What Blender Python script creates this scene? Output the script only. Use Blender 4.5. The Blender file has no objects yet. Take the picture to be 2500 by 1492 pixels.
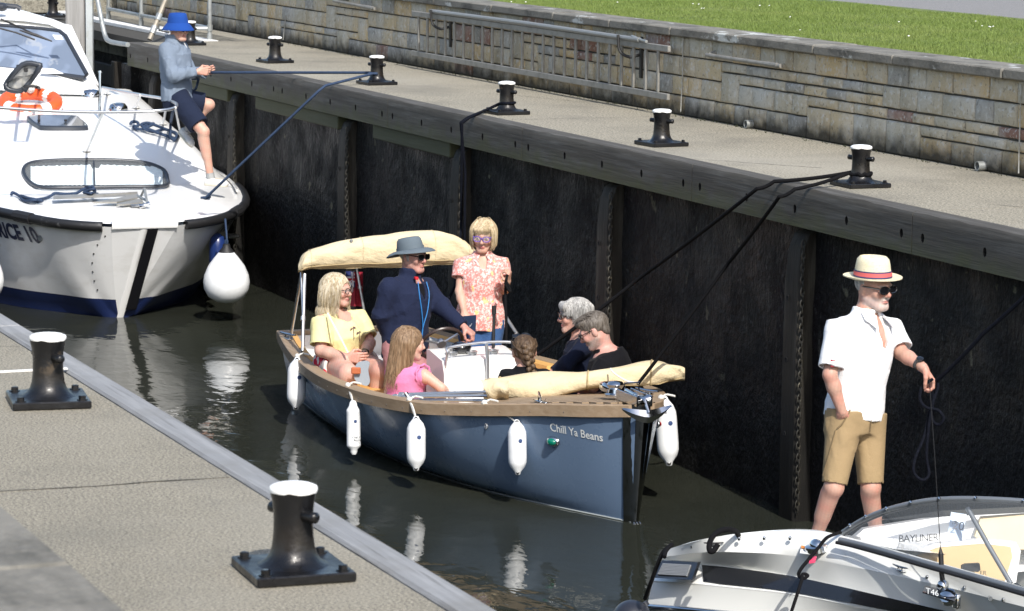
import bpy, bmesh, math, random
import numpy as np
from mathutils import Vector, Matrix
random.seed(7); RNG = np.random.default_rng(7)
SC = bpy.context.scene; COL = SC.collection
R = math.radians

# ------------------------------------------------------------------ camera
FPX, CXP, CYP, CAMZ = 7600.0, 1250.0, 746.0, 2.0     # focal length in photo pixels
def _axes():
    ax = np.array([-1894-CXP, -372-CYP, FPX]); ax /= np.linalg.norm(ax)
    r = .0115; k = -FPX*ax[2]/(-r*ax[0]+ax[1])
    d = np.array([-r*k, k, FPX]); d /= np.linalg.norm(d)
    if d[1] < 0: d = -d
    X = -ax; Z = -d; Y = np.cross(Z, X)
    return np.array([X, Y, Z])
RW = _axes()                                          # camera (right, down, forward) -> world
CAM = np.array([0, 0, CAMZ])
cam_d = bpy.data.cameras.new('camera'); cam = bpy.data.objects.new('camera', cam_d); COL.objects.link(cam)
mw = Matrix.Identity(4)
for i in range(3):
    mw[i][0] = RW[i, 0]; mw[i][1] = -RW[i, 1]; mw[i][2] = -RW[i, 2]
mw[2][3] = CAMZ; cam.matrix_world = mw
cam_d.sensor_fit = 'HORIZONTAL'; cam_d.sensor_width = 36; cam_d.lens = FPX*36/2500
cam_d.clip_start = .1; cam_d.clip_end = 2000
cam_d.dof.use_dof = True; cam_d.dof.focus_distance = 20.5; cam_d.dof.aperture_fstop = 13
SC.camera = cam

# ------------------------------------------------------------------ light
SUN = Vector((1.0, -.07, .95)).normalized()           # towards the sun: behind the camera, to its right
w = bpy.data.worlds.new('World'); SC.world = w; w.use_nodes = True
nt = w.node_tree; bg = nt.nodes['Background']
sky = nt.nodes.new('ShaderNodeTexSky'); sky.sky_type = 'NISHITA'; sky.sun_disc = False
sky.sun_elevation = math.asin(SUN.z); sky.sun_rotation = math.atan2(SUN.x, SUN.y)
sky.air_density = 1.1; sky.dust_density = 2.0; sky.ozone_density = 1.0
nt.links.new(sky.outputs[0], bg.inputs[0]); bg.inputs[1].default_value = .15
sl = bpy.data.lights.new('sun', 'SUN'); sl.energy = 3.7; sl.angle = R(.6); sl.color = (1, .955, .89)
sun = bpy.data.objects.new('sun', sl); COL.objects.link(sun); sun.location = (0, 0, 30)
sun.rotation_euler = SUN.to_track_quat('Z', 'Y').to_euler()
vs = SC.view_settings; vs.view_transform = 'Standard'; vs.look = 'None'; vs.gamma = 1; vs.exposure = .5
vs.use_curve_mapping = False
SC.render.engine = 'CYCLES'; SC.cycles.max_bounces = 6; SC.cycles.glossy_bounces = 4
SC.cycles.transparent_max_bounces = 8; SC.cycles.caustics_reflective = False; SC.cycles.caustics_refractive = False

# ------------------------------------------------------------------ placing helpers: photo pixel -> point at a known plane / distance
def ray(px, py): return RW @ np.array([px-CXP, py-CYP, FPX])
def on_z(px, py, z): d = ray(px, py); return CAM + d*(z-CAMZ)/d[2]
def on_y(px, py, y): d = ray(px, py); return CAM + d*y/d[1]
def on_x(px, py, x): d = ray(px, py); return CAM + d*x/d[0]
def at(px, py, dep): return CAM + ray(px, py)*dep/FPX
def depth(p): return float((RW.T @ (np.asarray(p, float)-CAM))[2])
WZ = -2.15                                            # water level; the quays are z = 0

# ------------------------------------------------------------------ mesh builder
def V(*a): return np.array(a, float)
def nrm(v): v = np.asarray(v, float); return v/(np.linalg.norm(v)+1e-12)
def frame(d):
    d = nrm(d); u = V(0, 0, 1) if abs(d[2]) < .9 else V(1, 0, 0)
    a = nrm(np.cross(u, d)); return a, np.cross(d, a)
class MB:
    def __init__(s): s.v = []; s.f = []; s.m = []
    def add(s, vs, fs, mi=0):
        o = len(s.v); s.v += [tuple(map(float, p)) for p in vs]
        for f in fs: s.f.append(tuple(o+i for i in f)); s.m.append(mi)
        return s
    def box(s, c, h, rot=None, ch=0, mi=0):
        """box with centre c, half sizes h, optional 3x3 rot, chamfer ch"""
        c = np.asarray(c, float); h = np.asarray(h, float)
        if ch <= 0:
            vs = [(x, y, z) for x in (-1, 1) for y in (-1, 1) for z in (-1, 1)]
            vs = [np.array(p)*h for p in vs]
            fs = [(0,1,3,2),(4,6,7,5),(0,4,5,1),(2,3,7,6),(0,2,6,4),(1,5,7,3)]
        else:
            ch = min(ch, h.min()*.9); vs = []; idx = {}
            for x in (-1, 1):
                for y in (-1, 1):
                    for z in (-1, 1):
                        for a in range(3):
                            p = np.array([x, y, z])*(h-ch); p[a] = (x, y, z)[a]*h[a]
                            idx[(x, y, z, a)] = len(vs); vs.append(p)
            fs = []
            q = [(-1, -1), (1, -1), (1, 1), (-1, 1)]
            for a in range(3):
                b, c2 = (a+1) % 3, (a+2) % 3
                for sg in (-1, 1):
                    l = []
                    for (i, j) in q:
                        t = [0, 0, 0]; t[a] = sg; t[b] = i; t[c2] = j; l.append(idx[(*t, a)])
                    fs.append(tuple(l if sg > 0 else l[::-1]))
            for a in range(3):
                b, c2 = (a+1) % 3, (a+2) % 3
                for i in (-1, 1):
                    for j in (-1, 1):
                        t0 = [0]*3; t0[a] = -1; t0[b] = i; t0[c2] = j
                        t1 = list(t0); t1[a] = 1
                        l = [idx[(*t0, b)], idx[(*t1, b)], idx[(*t1, c2)], idx[(*t0, c2)]]
                        fs.append(tuple(l if i*j < 0 else l[::-1]))
            for x in (-1, 1):
                for y in (-1, 1):
                    for z in (-1, 1):
                        l = [idx[(x, y, z, a)] for a in range(3)]
                        fs.append(tuple(l if x*y*z > 0 else l[::-1]))
        if rot is not None: vs = [rot @ p for p in vs]
        return s.add([p+c for p in vs], fs, mi)
    def rings(s, rs, closed=True, caps=(True, True), mi=0):
        """loft rings (lists of points, same length)"""
        n = len(rs[0]); vs = [p for r in rs for p in r]; fs = []
        m = n if closed else n-1
        for i in range(len(rs)-1):
            for j in range(m):
                k = (j+1) % n
                fs.append((i*n+j, i*n+k, (i+1)*n+k, (i+1)*n+j))
        if caps[0]: fs.append(tuple(range(n))[::-1])
        if caps[1]: fs.append(tuple((len(rs)-1)*n+j for j in range(n)))
        return s.add(vs, fs, mi)
    def tube(s, pts, r, n=8, caps=(True, True), mi=0, closed=False):
        pts = [np.asarray(p, float) for p in pts]; N = len(pts)
        rr = r if hasattr(r, '__len__') else [r]*N
        a = None; rs = []
        for i in range(N):
            d = pts[(i+1) % N if closed else min(i+1, N-1)]-pts[(i-1) % N if closed else max(i-1, 0)]
            d = nrm(d)
            if a is None: a, b = frame(d)
            else:
                a = nrm(a-d*np.dot(a, d)); b = np.cross(d, a)
            rs.append([pts[i]+rr[i]*(a*math.cos(t)+b*math.sin(t)) for t in np.arange(n)*2*math.pi/n])
        if closed:
            rs.append(rs[0]); caps = (False, False)
        return s.rings(rs, True, caps, mi)
    def lathe(s, prof, c=(0, 0, 0), axis=(0, 0, 1), n=20, caps=(True, True), mi=0):
        """prof = [(radius, height)] about axis through c"""
        a, b = frame(axis); ax = nrm(axis); c = np.asarray(c, float)
        rs = [[c+ax*h+r*(a*math.cos(t)+b*math.sin(t)) for t in np.arange(n)*2*math.pi/n] for r, h in prof]
        return s.rings(rs, True, caps, mi)
    def prism(s, poly, d, mi=0):
        """closed polygon (3D points) extruded by vector d"""
        poly = [np.asarray(p, float) for p in poly]; d = np.asarray(d, float); n = len(poly)
        vs = poly+[p+d for p in poly]
        fs = [tuple(range(n))[::-1], tuple(range(n, 2*n))]+[(i, (i+1) % n, n+(i+1) % n, n+i) for i in range(n)]
        return s.add(vs, fs, mi)
    def ell(s, c, r, rot=None, n=14, m=9, mi=0):
        c = np.asarray(c, float); r = np.asarray(r, float); rs = []
        for i in range(m+1):
            ph = math.pi*(i/m); ph = min(max(ph, .02), math.pi-.02)
            ring = [np.array([math.sin(ph)*math.cos(t), math.sin(ph)*math.sin(t), -math.cos(ph)])*r for t in np.arange(n)*2*math.pi/n]
            rs.append([c+(rot @ p if rot is not None else p) for p in ring])
        return s.rings(rs, True, (True, True), mi)
    def sheet(s, fn, nu, nv, mi=0):
        """grid surface fn(u,v) u,v in 0..1"""
        vs = [fn(i/nu, j/nv) for i in range(nu+1) for j in range(nv+1)]
        fs = [(i*(nv+1)+j, (i+1)*(nv+1)+j, (i+1)*(nv+1)+j+1, i*(nv+1)+j+1) for i in range(nu) for j in range(nv)]
        return s.add(vs, fs, mi)

def recalc(me):
    bm = bmesh.new(); bm.from_mesh(me); bmesh.ops.recalc_face_normals(bm, faces=bm.faces); bm.to_mesh(me); bm.free()
def obj(name, mb, mats, parent=None, smooth=30, fix=True):
    """one mesh object out of an MB (or mesh data), child of parent"""
    if isinstance(mb, MB):
        me = bpy.data.meshes.new(name); me.from_pydata(mb.v, [], mb.f)
        if any(mb.m): me.polygons.foreach_set('material_index', mb.m)
        if fix: recalc(me)
        me.update()
        if smooth:
            me.polygons.foreach_set('use_smooth', [True]*len(me.polygons))
            me.set_sharp_from_angle(angle=R(smooth))
    else: me = mb
    if mats is not None and not me.materials:
        for m in (mats if isinstance(mats, (list, tuple)) else [mats]): me.materials.append(m)
    o = bpy.data.objects.new(name, me); COL.objects.link(o)
    if parent is not None: o.parent = parent
    return o
def tag(o, label=None, cat=None, group=None, kind=None):
    if label: o['label'] = label
    if cat: o['category'] = cat
    if group: o['group'] = group
    if kind: o['kind'] = kind
    return o
def thing(name, label, cat, loc=(0, 0, 0), group=None):
    """empty at the thing's base; parts are modelled in world space, so the base offset is undone on each part"""
    o = bpy.data.objects.new(name, None); COL.objects.link(o); o.location = tuple(map(float, loc)); o.empty_display_size = .1
    return tag(o, label, cat, group)
def settle():
    """parts built in world coordinates under an Empty keep their place"""
    bpy.context.view_layer.update()
def part(name, mb, mats, root, smooth=30, fix=True):
    """world-space part under a thing's Empty (or under another part)"""
    o = obj(name, mb, mats, None, smooth, fix); o.parent = root
    off = Vector((0, 0, 0)); p = root
    while p is not None: off += p.location; p = p.parent
    o.location = -off
    return o
def copy_tree(o, parent=None):
    c = o.copy(); COL.objects.link(c); c.parent = parent
    for ch in o.children: copy_tree(ch, c)
    return c
def ropepath(pts, sag=0, n=14):
    out = []
    for i in range(len(pts)-1):
        a, b = np.asarray(pts[i], float), np.asarray(pts[i+1], float)
        for k in range(n):
            t = k/n; p = a+(b-a)*t; p = p-V(0, 0, 1)*sag*4*t*(1-t); out.append(p)
    out.append(np.asarray(pts[-1], float)); return out
def smoothpath(pts, n=6):
    """Catmull-Rom through pts"""
    P = [np.asarray(p, float) for p in pts]; P = [2*P[0]-P[1]]+P+[2*P[-1]-P[-2]]; out = []
    for i in range(1, len(P)-2):
        for k in range(n):
            t = k/n
            out.append(.5*((2*P[i])+(-P[i-1]+P[i+1])*t+(2*P[i-1]-5*P[i]+4*P[i+1]-P[i+2])*t*t+(-P[i-1]+3*P[i]-3*P[i+1]+P[i+2])*t**3))
    out.append(P[-2]); return out

# ------------------------------------------------------------------ materials
MATS = {}
def mat(name, col, rough=.6, metal=0., layers=(), bump=None, spec=.5, coat=0., trans=0., alpha=1., attr=None, ior=1.5, coords='pos', sss=0., sheen=0., rvar=None, em=None):
    """Principled material. layers: (colour, scale or (sx,sy,sz), lo, hi, amount[, detail]) mixed over the base by noise;
    bump: (scale or vec, strength, distance[, detail]); attr: colour attribute multiplied in"""
    if name in MATS: return MATS[name]
    m = bpy.data.materials.new(name); m.use_nodes = True; n = m.node_tree; N = n.nodes; L = n.links
    b = N['Principled BSDF']; MATS[name] = m
    b.inputs['Roughness'].default_value = rough; b.inputs['Metallic'].default_value = metal
    b.inputs['Specular IOR Level'].default_value = spec; b.inputs['IOR'].default_value = ior
    b.inputs['Coat Weight'].default_value = coat; b.inputs['Coat Roughness'].default_value = .04
    b.inputs['Transmission Weight'].default_value = trans; b.inputs['Alpha'].default_value = alpha
    if sss: b.inputs['Subsurface Weight'].default_value = sss; b.inputs['Subsurface Radius'].default_value = (.02, .008, .004); b.inputs['Subsurface Scale'].default_value = .3
    if sheen: b.inputs['Sheen Weight'].default_value = sheen
    if coords == 'pos': g = N.new('ShaderNodeNewGeometry'); src = g.outputs['Position']
    else: g = N.new('ShaderNodeTexCoord'); src = g.outputs['Object']
    def vec(sc):
        if hasattr(sc, '__len__'):
            mp = N.new('ShaderNodeMapping'); mp.inputs['Scale'].default_value = sc; L.new(src, mp.inputs[0]); return mp.outputs[0], 1.
        return src, sc
    def noise(sc, det=4.):
        v, s = vec(sc); t = N.new('ShaderNodeTexNoise'); t.inputs['Scale'].default_value = s; t.inputs['Detail'].default_value = det
        t.inputs['Roughness'].default_value = .6; L.new(v, t.inputs['Vector']); return t.outputs['Fac']
    cur = None
    if attr:
        a = N.new('ShaderNodeAttribute'); a.attribute_name = attr; cur = a.outputs['Color']
    else:
        rgb = N.new('ShaderNodeRGB'); rgb.outputs[0].default_value = (*col[:3], 1); cur = rgb.outputs[0]
    for ly in layers:
        c2, sc, lo, hi, amt = ly[:5]; det = ly[5] if len(ly) > 5 else 4.
        mr = N.new('ShaderNodeMapRange'); mr.inputs[1].default_value = lo; mr.inputs[2].default_value = hi; mr.inputs[4].default_value = amt; mr.clamp = True
        L.new(noise(sc, det), mr.inputs[0])
        fac = mr.outputs[0]
        mx = N.new('ShaderNodeMix'); mx.data_type = 'RGBA'; L.new(fac, mx.inputs[0]); L.new(cur, mx.inputs[6])
        if c2 is None: mx.blend_type = 'MULTIPLY'; mx.inputs[7].default_value = (.5, .5, .5, 1)
        else: mx.inputs[7].default_value = (*c2, 1)
        cur = mx.outputs[2]
    L.new(cur, b.inputs['Base Color'])
    if rvar:
        mr = N.new('ShaderNodeMapRange'); mr.inputs[1].default_value = .35; mr.inputs[2].default_value = .65
        mr.inputs[3].default_value = rvar[1]; mr.inputs[4].default_value = rvar[2]; L.new(noise(rvar[0]), mr.inputs[0]); L.new(mr.outputs[0], b.inputs['Roughness'])
    if bump:
        bp = N.new('ShaderNodeBump'); bp.inputs['Strength'].default_value = bump[1]; bp.inputs['Distance'].default_value = bump[2]
        L.new(noise(bump[0], bump[3] if len(bump) > 3 else 5.), bp.inputs['Height']); L.new(bp.outputs[0], b.inputs['Normal'])
        if coat: L.new(bp.outputs[0], b.inputs['Coat Normal'])
    if em: b.inputs['Emission Color'].default_value = (*em[0], 1); b.inputs['Emission Strength'].default_value = em[1]
    return m
def world_z_stain(m, col, z0, z1, amt, scale=9., jit=.12):
    """dirt band that has grown up from the foot of a wall (ragged edge), between heights z0 (full) and z1 (none)"""
    n = m.node_tree; N = n.nodes; L = n.links; b = N['Principled BSDF']
    lk = b.inputs['Base Color'].links[0]; cur = lk.from_socket
    g = N.new('ShaderNodeNewGeometry'); sp = N.new('ShaderNodeSeparateXYZ'); L.new(g.outputs['Position'], sp.inputs[0])
    t = N.new('ShaderNodeTexNoise'); t.inputs['Scale'].default_value = scale; t.inputs['Detail'].default_value = 6; L.new(g.outputs['Position'], t.inputs['Vector'])
    ma = N.new('ShaderNodeMath'); ma.operation = 'MULTIPLY_ADD'; L.new(t.outputs['Fac'], ma.inputs[0]); ma.inputs[1].default_value = jit*4; L.new(sp.outputs['Z'], ma.inputs[2])
    mr = N.new('ShaderNodeMapRange'); mr.inputs[1].default_value = z1+jit*2; mr.inputs[2].default_value = z0+jit*2; mr.inputs[3].default_value = 0; mr.inputs[4].default_value = amt; L.new(ma.outputs[0], mr.inputs[0])
    mx = N.new('ShaderNodeMix'); mx.data_type = 'RGBA'; L.new(mr.outputs[0], mx.inputs[0]); L.new(cur, mx.inputs[6]); mx.inputs[7].default_value = (*col, 1)
    L.new(mx.outputs[2], b.inputs['Base Color']); return m
# ================================================================== the setting
m_deck = mat('exposed_aggregate', (.265, .24, .182), .9, layers=[((.42, .39, .31), 70, .52, .60, .9, 2), ((.075, .068, .058), 62, .54, .62, .85, 2), ((.12, .112, .092), 1.1, .48, .70, .55, 6), ((.08, .074, .062), .5, .58, .72, .5, 7), ((.36, .335, .275), .45, .5, .7, .45, 4)], bump=(130, .5, .004, 3))
m_deckn = mat('exposed_aggregate_near', (.222, .20, .152), .9, layers=[((.38, .35, .275), 115, .51, .59, .85, 2), ((.07, .064, .054), 105, .53, .61, .8, 2), ((.10, .095, .085), 3.5, .62, .72, .35, 6), ((.13, .122, .10), 1.0, .48, .70, .5, 7), ((.09, .084, .07), .45, .58, .72, .45, 7), ((.30, .28, .23), .6, .5, .7, .4, 4)], bump=(120, .7, .005, 3))
m_sub = mat('joint_dirt', (.05, .046, .038), .95, bump=(60, .3, .004))
m_tim = mat('weathered_timber', (.066, .060, .050), .82, layers=[((.14, .138, .13), (1.5, 22, 22), .45, .75, .7, 6), ((.03, .028, .024), (2.2, 45, 45), .55, .72, .8, 6), ((.05, .045, .04), 1.3, .5, .7, .6)], bump=((3, 60, 60), .6, .006, 6))
world_z_stain(m_tim, (.065, .07, .028), -.26, -.12, .75, 7, .07)
m_timn = mat('weathered_timber_grey', (.22, .225, .23), .85, layers=[((.34, .345, .35), (1.2, 25, 25), .45, .7, .7, 6), ((.08, .078, .075), (1.4, 40, 40), .56, .72, .8, 6), ((.16, .155, .14), 2, .5, .7, .6)], bump=((3, 60, 60), .7, .006, 6))
m_hole = mat('bolt_hole', (.006, .006, .006), .9)
m_lock = mat('wet_lock_wall', (.004, .004, .0042), .6, spec=.2, layers=[((.036, .0355, .032), (3.4, 3.4, 1.8), .46, .70, .85, 8), ((.015, .008, .010), .8, .52, .68, .6, 5), ((.028, .021, .012), (8, 8, .5), .6, .72, .6, 5), ((.004, .004, .004), (14, 14, 5), .56, .68, .75, 6), ((.10, .098, .084), (20, 20, 1.6), .61, .70, .65, 6), ((.15, .15, .14), (55, 55, 24), .64, .69, .5, 2), ((.24, .225, .15), (6, 6, 4.5), .66, .70, .7, 5), ((.03, .031, .031), .55, .5, .66, .45, 4), ((.004, .004, .004), (5, 5, 1), .5, .7, .6, 6)], bump=((26, 26, 17), 1., .09, 9), rvar=(3, .32, .75))  # broad grey layer paints a sheen, fine pale specks paint wet glints
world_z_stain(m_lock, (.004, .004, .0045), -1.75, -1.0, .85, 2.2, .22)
m_pile = mat('wet_pile', (.024, .021, .017), .65, spec=.25, layers=[((.085, .08, .066), (14, 14, 1.5), .5, .72, .7, 6), ((.005, .005, .005), (9, 9, 2), .5, .7, .7)], bump=((40, 40, 4), .6, .01, 6))
n = m_pile
world_z_stain(m_pile, (.003, .003, .003), -1.6, -.9, .8, 3, .2)
m_conc = mat('old_concrete', (.16, .15, .12), .9, layers=[((.03, .03, .025), 6, .48, .62, .9, 8), ((.28, .26, .2), 14, .58, .72, .6)], bump=(30, .8, .02))
m_white = mat('white_line_paint', (.80, .79, .76), .7, layers=[((.34, .32, .27), 26, .60, .70, .9, 6), (None, 3, .5, .7, .25)], bump=(60, .2, .003))
m_iron = mat('rusty_chain', (.05, .047, .04), .55, .6, layers=[((.20, .18, .13), 30, .55, .7, .7)])
m_galv = mat('galvanised_pipe', (.34, .36, .36), .5, .55, layers=[((.22, .22, .20), 9, .5, .7, .7), ((.45, .46, .45), 24, .55, .7, .4)])
m_alu = mat('dull_aluminium', (.27, .262, .24), .6, .25, layers=[((.16, .155, .14), 10, .45, .7, .7)])

XJ = [-5.3-5.31*k for k in range(6)]      # expansion joints across the far quay
XL = -33.2
YF = 9.06                                 # timber face of the far quay

# ---- ground and water
far_quay = tag(obj('far_quay', MB().box((-26, 14.4, -.09), (24, 4.9, .055)), m_sub), kind='structure')
edges = [-4.]+[x for x in XJ if x < -4.5]+[XL]
k = 0
for a, b in zip(edges[:-1], edges[1:]):
    mb = MB().box(((a+b)/2, (9.215+10.80)/2, -.04), (abs(a-b)/2-.004, (10.80-9.215)/2, .04))
    o = obj('paving_bay', mb, m_deck, far_quay)
mb = MB().box((-36.6, (9.95+11.6)/2, -.043), (3.39, (11.6-9.95)/2-.004, .04), ch=.004); obj('paving_bay', mb, m_deck, far_quay)
# raised step with a white painted nosing beyond the gate recess
step = tag(obj('landing_step', MB().box((-43, 10, .07), (2.9, 3.4, .09), ch=.01), mat('gravel_concrete', (.25, .235, .19), .95, layers=[((.10, .09, .07), 22, .5, .66, .9, 6), ((.40, .38, .31), 45, .55, .7, .8)], bump=(50, .9, .02))), kind='structure')
obj('painted_nosing', MB().box((-40.65, 10, .163), (.5, 3.4, .005)), m_white, step)

near_quay = tag(obj('near_quay', MB().box((-20, -1.5, -1.9), (24, 4.5, 1.86)), m_sub), kind='structure')
ne = [3.5, -4.3, -9.59, -14.9, -20.2, -25.5, -44]
for a, b in zip(ne[:-1], ne[1:]):
    obj('paving_bay', MB().box(((a+b)/2, -1.02, -.02), (abs(a-b)/2-.004, 3.98, .02)), m_deckn, near_quay)
xs = [3.4, -1.4, -5.3, -9.25, -13.1, -17.2, -21., -25, -29, -33, -38, -43.9]
for a, b in zip(xs[:-1], xs[1:]):
    mb = MB().box(((a+b)/2, 3.043, -.107), (abs(a-b)/2-.004, .058, .105), ch=.010); obj('edge_timber', mb, m_timn, near_quay)
# white line across the near quay
obj('painted_line', MB().box((-11.88, 2.40, .0035), (.012, .59, .0025)), m_white, near_quay)

m_water = mat('lock_water', (.023, .0255, .0195), .045, spec=.5, ior=1.333, layers=[((.032, .0345, .026), .5, .45, .7, .8)], bump=None)
n = m_water.node_tree; N = n.nodes; L = n.links
g = N.new('ShaderNodeNewGeometry'); hs = []
for sc, wt, det in (((2.2, 3.2, 1), 1.0, 2), ((7, 11, 1), .22, 2), ((.7, 1.1, 1), 1.6, 1)):
    mp = N.new('ShaderNodeMapping'); mp.inputs['Scale'].default_value = sc; L.new(g.outputs['Position'], mp.inputs[0])
    t = N.new('ShaderNodeTexNoise'); t.inputs['Scale'].default_value = 1; t.inputs['Detail'].default_value = det; t.inputs['Distortion'].default_value = .6; L.new(mp.outputs[0], t.inputs['Vector'])
    q = N.new('ShaderNodeMath'); q.operation = 'MULTIPLY'; q.inputs[1].default_value = wt; L.new(t.outputs['Fac'], q.inputs[0]); hs.append(q.outputs[0])
ad = N.new('ShaderNodeMath'); L.new(hs[0], ad.inputs[0]); L.new(hs[1], ad.inputs[1])
ad2 = N.new('ShaderNodeMath'); L.new(ad.outputs[0], ad2.inputs[0]); L.new(hs[2], ad2.inputs[1])
bp = N.new('ShaderNodeBump'); bp.inputs['Strength'].default_value = .12; bp.inputs['Distance'].default_value = .06
L.new(ad2.outputs[0], bp.inputs['Height']); L.new(bp.outputs[0], N['Principled BSDF'].inputs['Normal'])
water = tag(obj('water', MB().add([(-90, 2.9, WZ), (6, 2.9, WZ), (6, 10.2, WZ), (-90, 10.2, WZ)], [(0, 1, 2, 3)]), m_water), kind='structure')

# ---- the far lock wall with its timber kerb and rubbing piles
lw = thing('lock_wall', 'black weed-stained lock chamber wall under the weathered timber kerb', 'lock wall', (-20, 9.2, WZ))
def wall_sheet(u, v):
    x = XL+u*(XL*-1-3.); z = -.25-v*2.6
    return V(x, 9.2+.012*math.sin(7*x+3*z)*math.sin(5*z+2*x)+.004*(random.random()-.5), z)
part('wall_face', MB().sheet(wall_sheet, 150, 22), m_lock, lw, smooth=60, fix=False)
part('wall_core', MB().box((-18.2, 9.9, -1.75), (15, .62, 1.55)), m_sub, lw)
JT = [-33.2+.0]+[-30.87, -27.87, -24.87, -21.87, -18.87, -15.88, -12.88, -9.88, -6.9, -4]
def kerb_timber(x0, x1):
    mb = MB(); yf, yb, zt, zb, r = YF, 9.208, .004, -.25, .035
    x0 += .004; x1 -= .004
    holes = [h for h in (x0+.12, x0+.82, x0+1.5, x0+2.18, x0+2.86) if h < x1-.07]
    prof = [(yf, zb), (yb, zb), (yb, zt), (yf+.022, zt), (yf+.007, zt-.006), (yf+.001, zt-.022), (yf, -.06)]
    mb.add([(x0, y, z) for y, z in prof], [tuple(range(len(prof)))]); mb.add([(x1, y, z) for y, z in prof], [tuple(range(len(prof)))[::-1]])
    nseg = max(2, int((x1-x0)/.15))
    rs = []
    for i in range(nseg+1):
        x = x0+(x1-x0)*i/nseg; j = max(0, random.gauss(0, .006))
        rs.append([V(x, yf, zb), V(x, yb, zb), V(x, yb, zt), V(x, yf+.022+j, zt), V(x, yf+.007+j, zt-.006+j*.5), V(x, yf+.001+j*.3, zt-.022), V(x, yf, -.06)])
    mb.rings(rs, False, (False, False))
    zs = (zb, -.14, -.06); xprev = x0
    def cell(a, b):
        mb.add([(a, yf, zb), (b, yf, zb), (b, yf, -.14), (a, yf, -.14), (b, yf, -.06), (a, yf, -.06)], [(0, 1, 2, 3), (3, 2, 4, 5)])
    for h in holes:
        a, b = h-.05, h+.05; cell(xprev, a)
        out = [(a, -.14), (a, zb), (h, zb), (b, zb), (b, -.14), (b, -.06), (h, -.06), (a, -.06)]
        inn = [(h+.021*math.cos(t), -.14+.029*math.sin(t)) for t in (math.pi, math.pi*1.25, math.pi*1.5, math.pi*1.75, 0, .25*math.pi, .5*math.pi, .75*math.pi)]
        vs = [(x, yf, z) for x, z in out]+[(x, yf, z) for x, z in inn]+[(x, yf+.06, z) for x, z in inn]
        mb.add(vs, [(i, (i+1) % 8, 8+(i+1) % 8, 8+i) for i in range(8)]); o = len(mb.v)-24
        for i in range(8): mb.f.append((o+8+i, o+8+(i+1) % 8, o+16+(i+1) % 8, o+16+i)); mb.m.append(1)
        mb.f.append(tuple(o+16+i for i in range(8))); mb.m.append(1); xprev = b
    cell(xprev, x1)
    return mb
for a, b in zip(JT[:-1], JT[1:]):
    part('kerb_timber', kerb_timber(a, b), [m_tim, m_hole], lw, smooth=40)
PX = [-32.4, -29.5, -26.15, -23.38, -20.42, -17.45, -14.5, -11.5]
for i, x in enumerate(PX):
    mb = MB(); w2 = .115; rs = []
    for z, yy, dx in ((-3., 9.085, .0), (-1.2, 9.085, 0), (-.62, 9.09, .0), (-.40, 9.10, .025), (-.31, 9.13, .04), (-.285, 9.17, .045)):
        rs.append([V(x-w2+dx, 9.21, z), V(x-w2+dx, yy+.03, z), V(x-w2+.03+dx, yy, z), V(x+w2-.02, yy, z), V(x+w2, yy+.02, z), V(x+w2, 9.21, z)])
    mb.rings(rs)
    o = part('rubbing_pile', mb, m_pile, lw, smooth=40)
    for z in (-.72, -1.12, -1.6):
        part('dark_bolt_disc', MB().lathe([(.018, 0), (.02, .004), (.011, .005), (.009, -.004)], (x-.03, 9.0855, z), (0, -1, 0), 10), m_hole, o)  # near-black discs, the shade inside bolt holes put into their colour
for a, b in zip(PX[:-1], PX[1:]):
    if int(abs(a)) % 3 == 2 and a > -24: continue
    part('waling', MB().box(((a+b)/2+.35*(a < -25), 9.145, -.318), ((b-a)/2-.16-.3*(a < -25), .05, .062), ch=.008), m_tim, lw)
# recess for the gate, white painted edge
rc = thing('recess_wall', 'mossy concrete gate recess wall with flaking white painted edge', 'wall', (-37, 9.95, WZ))
part('recess_face', MB().box((-37.1, 10.2, -.19), (3.88, .26, .19), ch=.01), m_conc, rc)
part('recess_footing', MB().box((-37.1, 10.25, -1.6), (3.88, .22, 1.22)), m_lock, rc)
part('painted_nosing', MB().box((-37.1, 10.02, .0045), (3.88, .085, .0035)), m_white, rc)
part('painted_edge', MB().box((-37.1, 9.937, -.014), (3.88, .003, .016)), m_white, rc)
part('end_block', MB().box((-33.4, 9.6, -1.3), (.19, .5, 1.05)), m_lock, rc)

# chains beside the piles
cmb = MB(); L0 = .052
for i in range(46):
    z = -.36-i*.038; t0 = i % 2
    ring = []
    for t in np.arange(10)*2*math.pi/10:
        a, b = .013*math.cos(t), .026*math.sin(t)
        ring.append(V(a, 0, b) if t0 else V(0, a, b))
    cmb.tube([p+V(.004*math.sin(i*.9), 0, z) for p in ring], .0045, 5, closed=True)
chain_me = obj('wall_chain', cmb, m_iron); pos = ['beside the pile behind the cruiser bow', 'between the canopy and the timber kerb', 'just left of the standing woman in coral', 'behind the two grey haired passengers', 'behind the man in the straw hat']
chain_me.location = (-29.5+.135, 9.1, 0)
tag(chain_me, 'rusty hanging chain '+pos[0], 'chain', 'chains hanging down the lock wall')
for i, x in enumerate(PX[2:6]):
    c = chain_me.copy(); COL.objects.link(c); c.location = (x+.135, 9.1, 0); c['label'] = 'rusty hanging chain '+pos[i+1]

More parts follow.
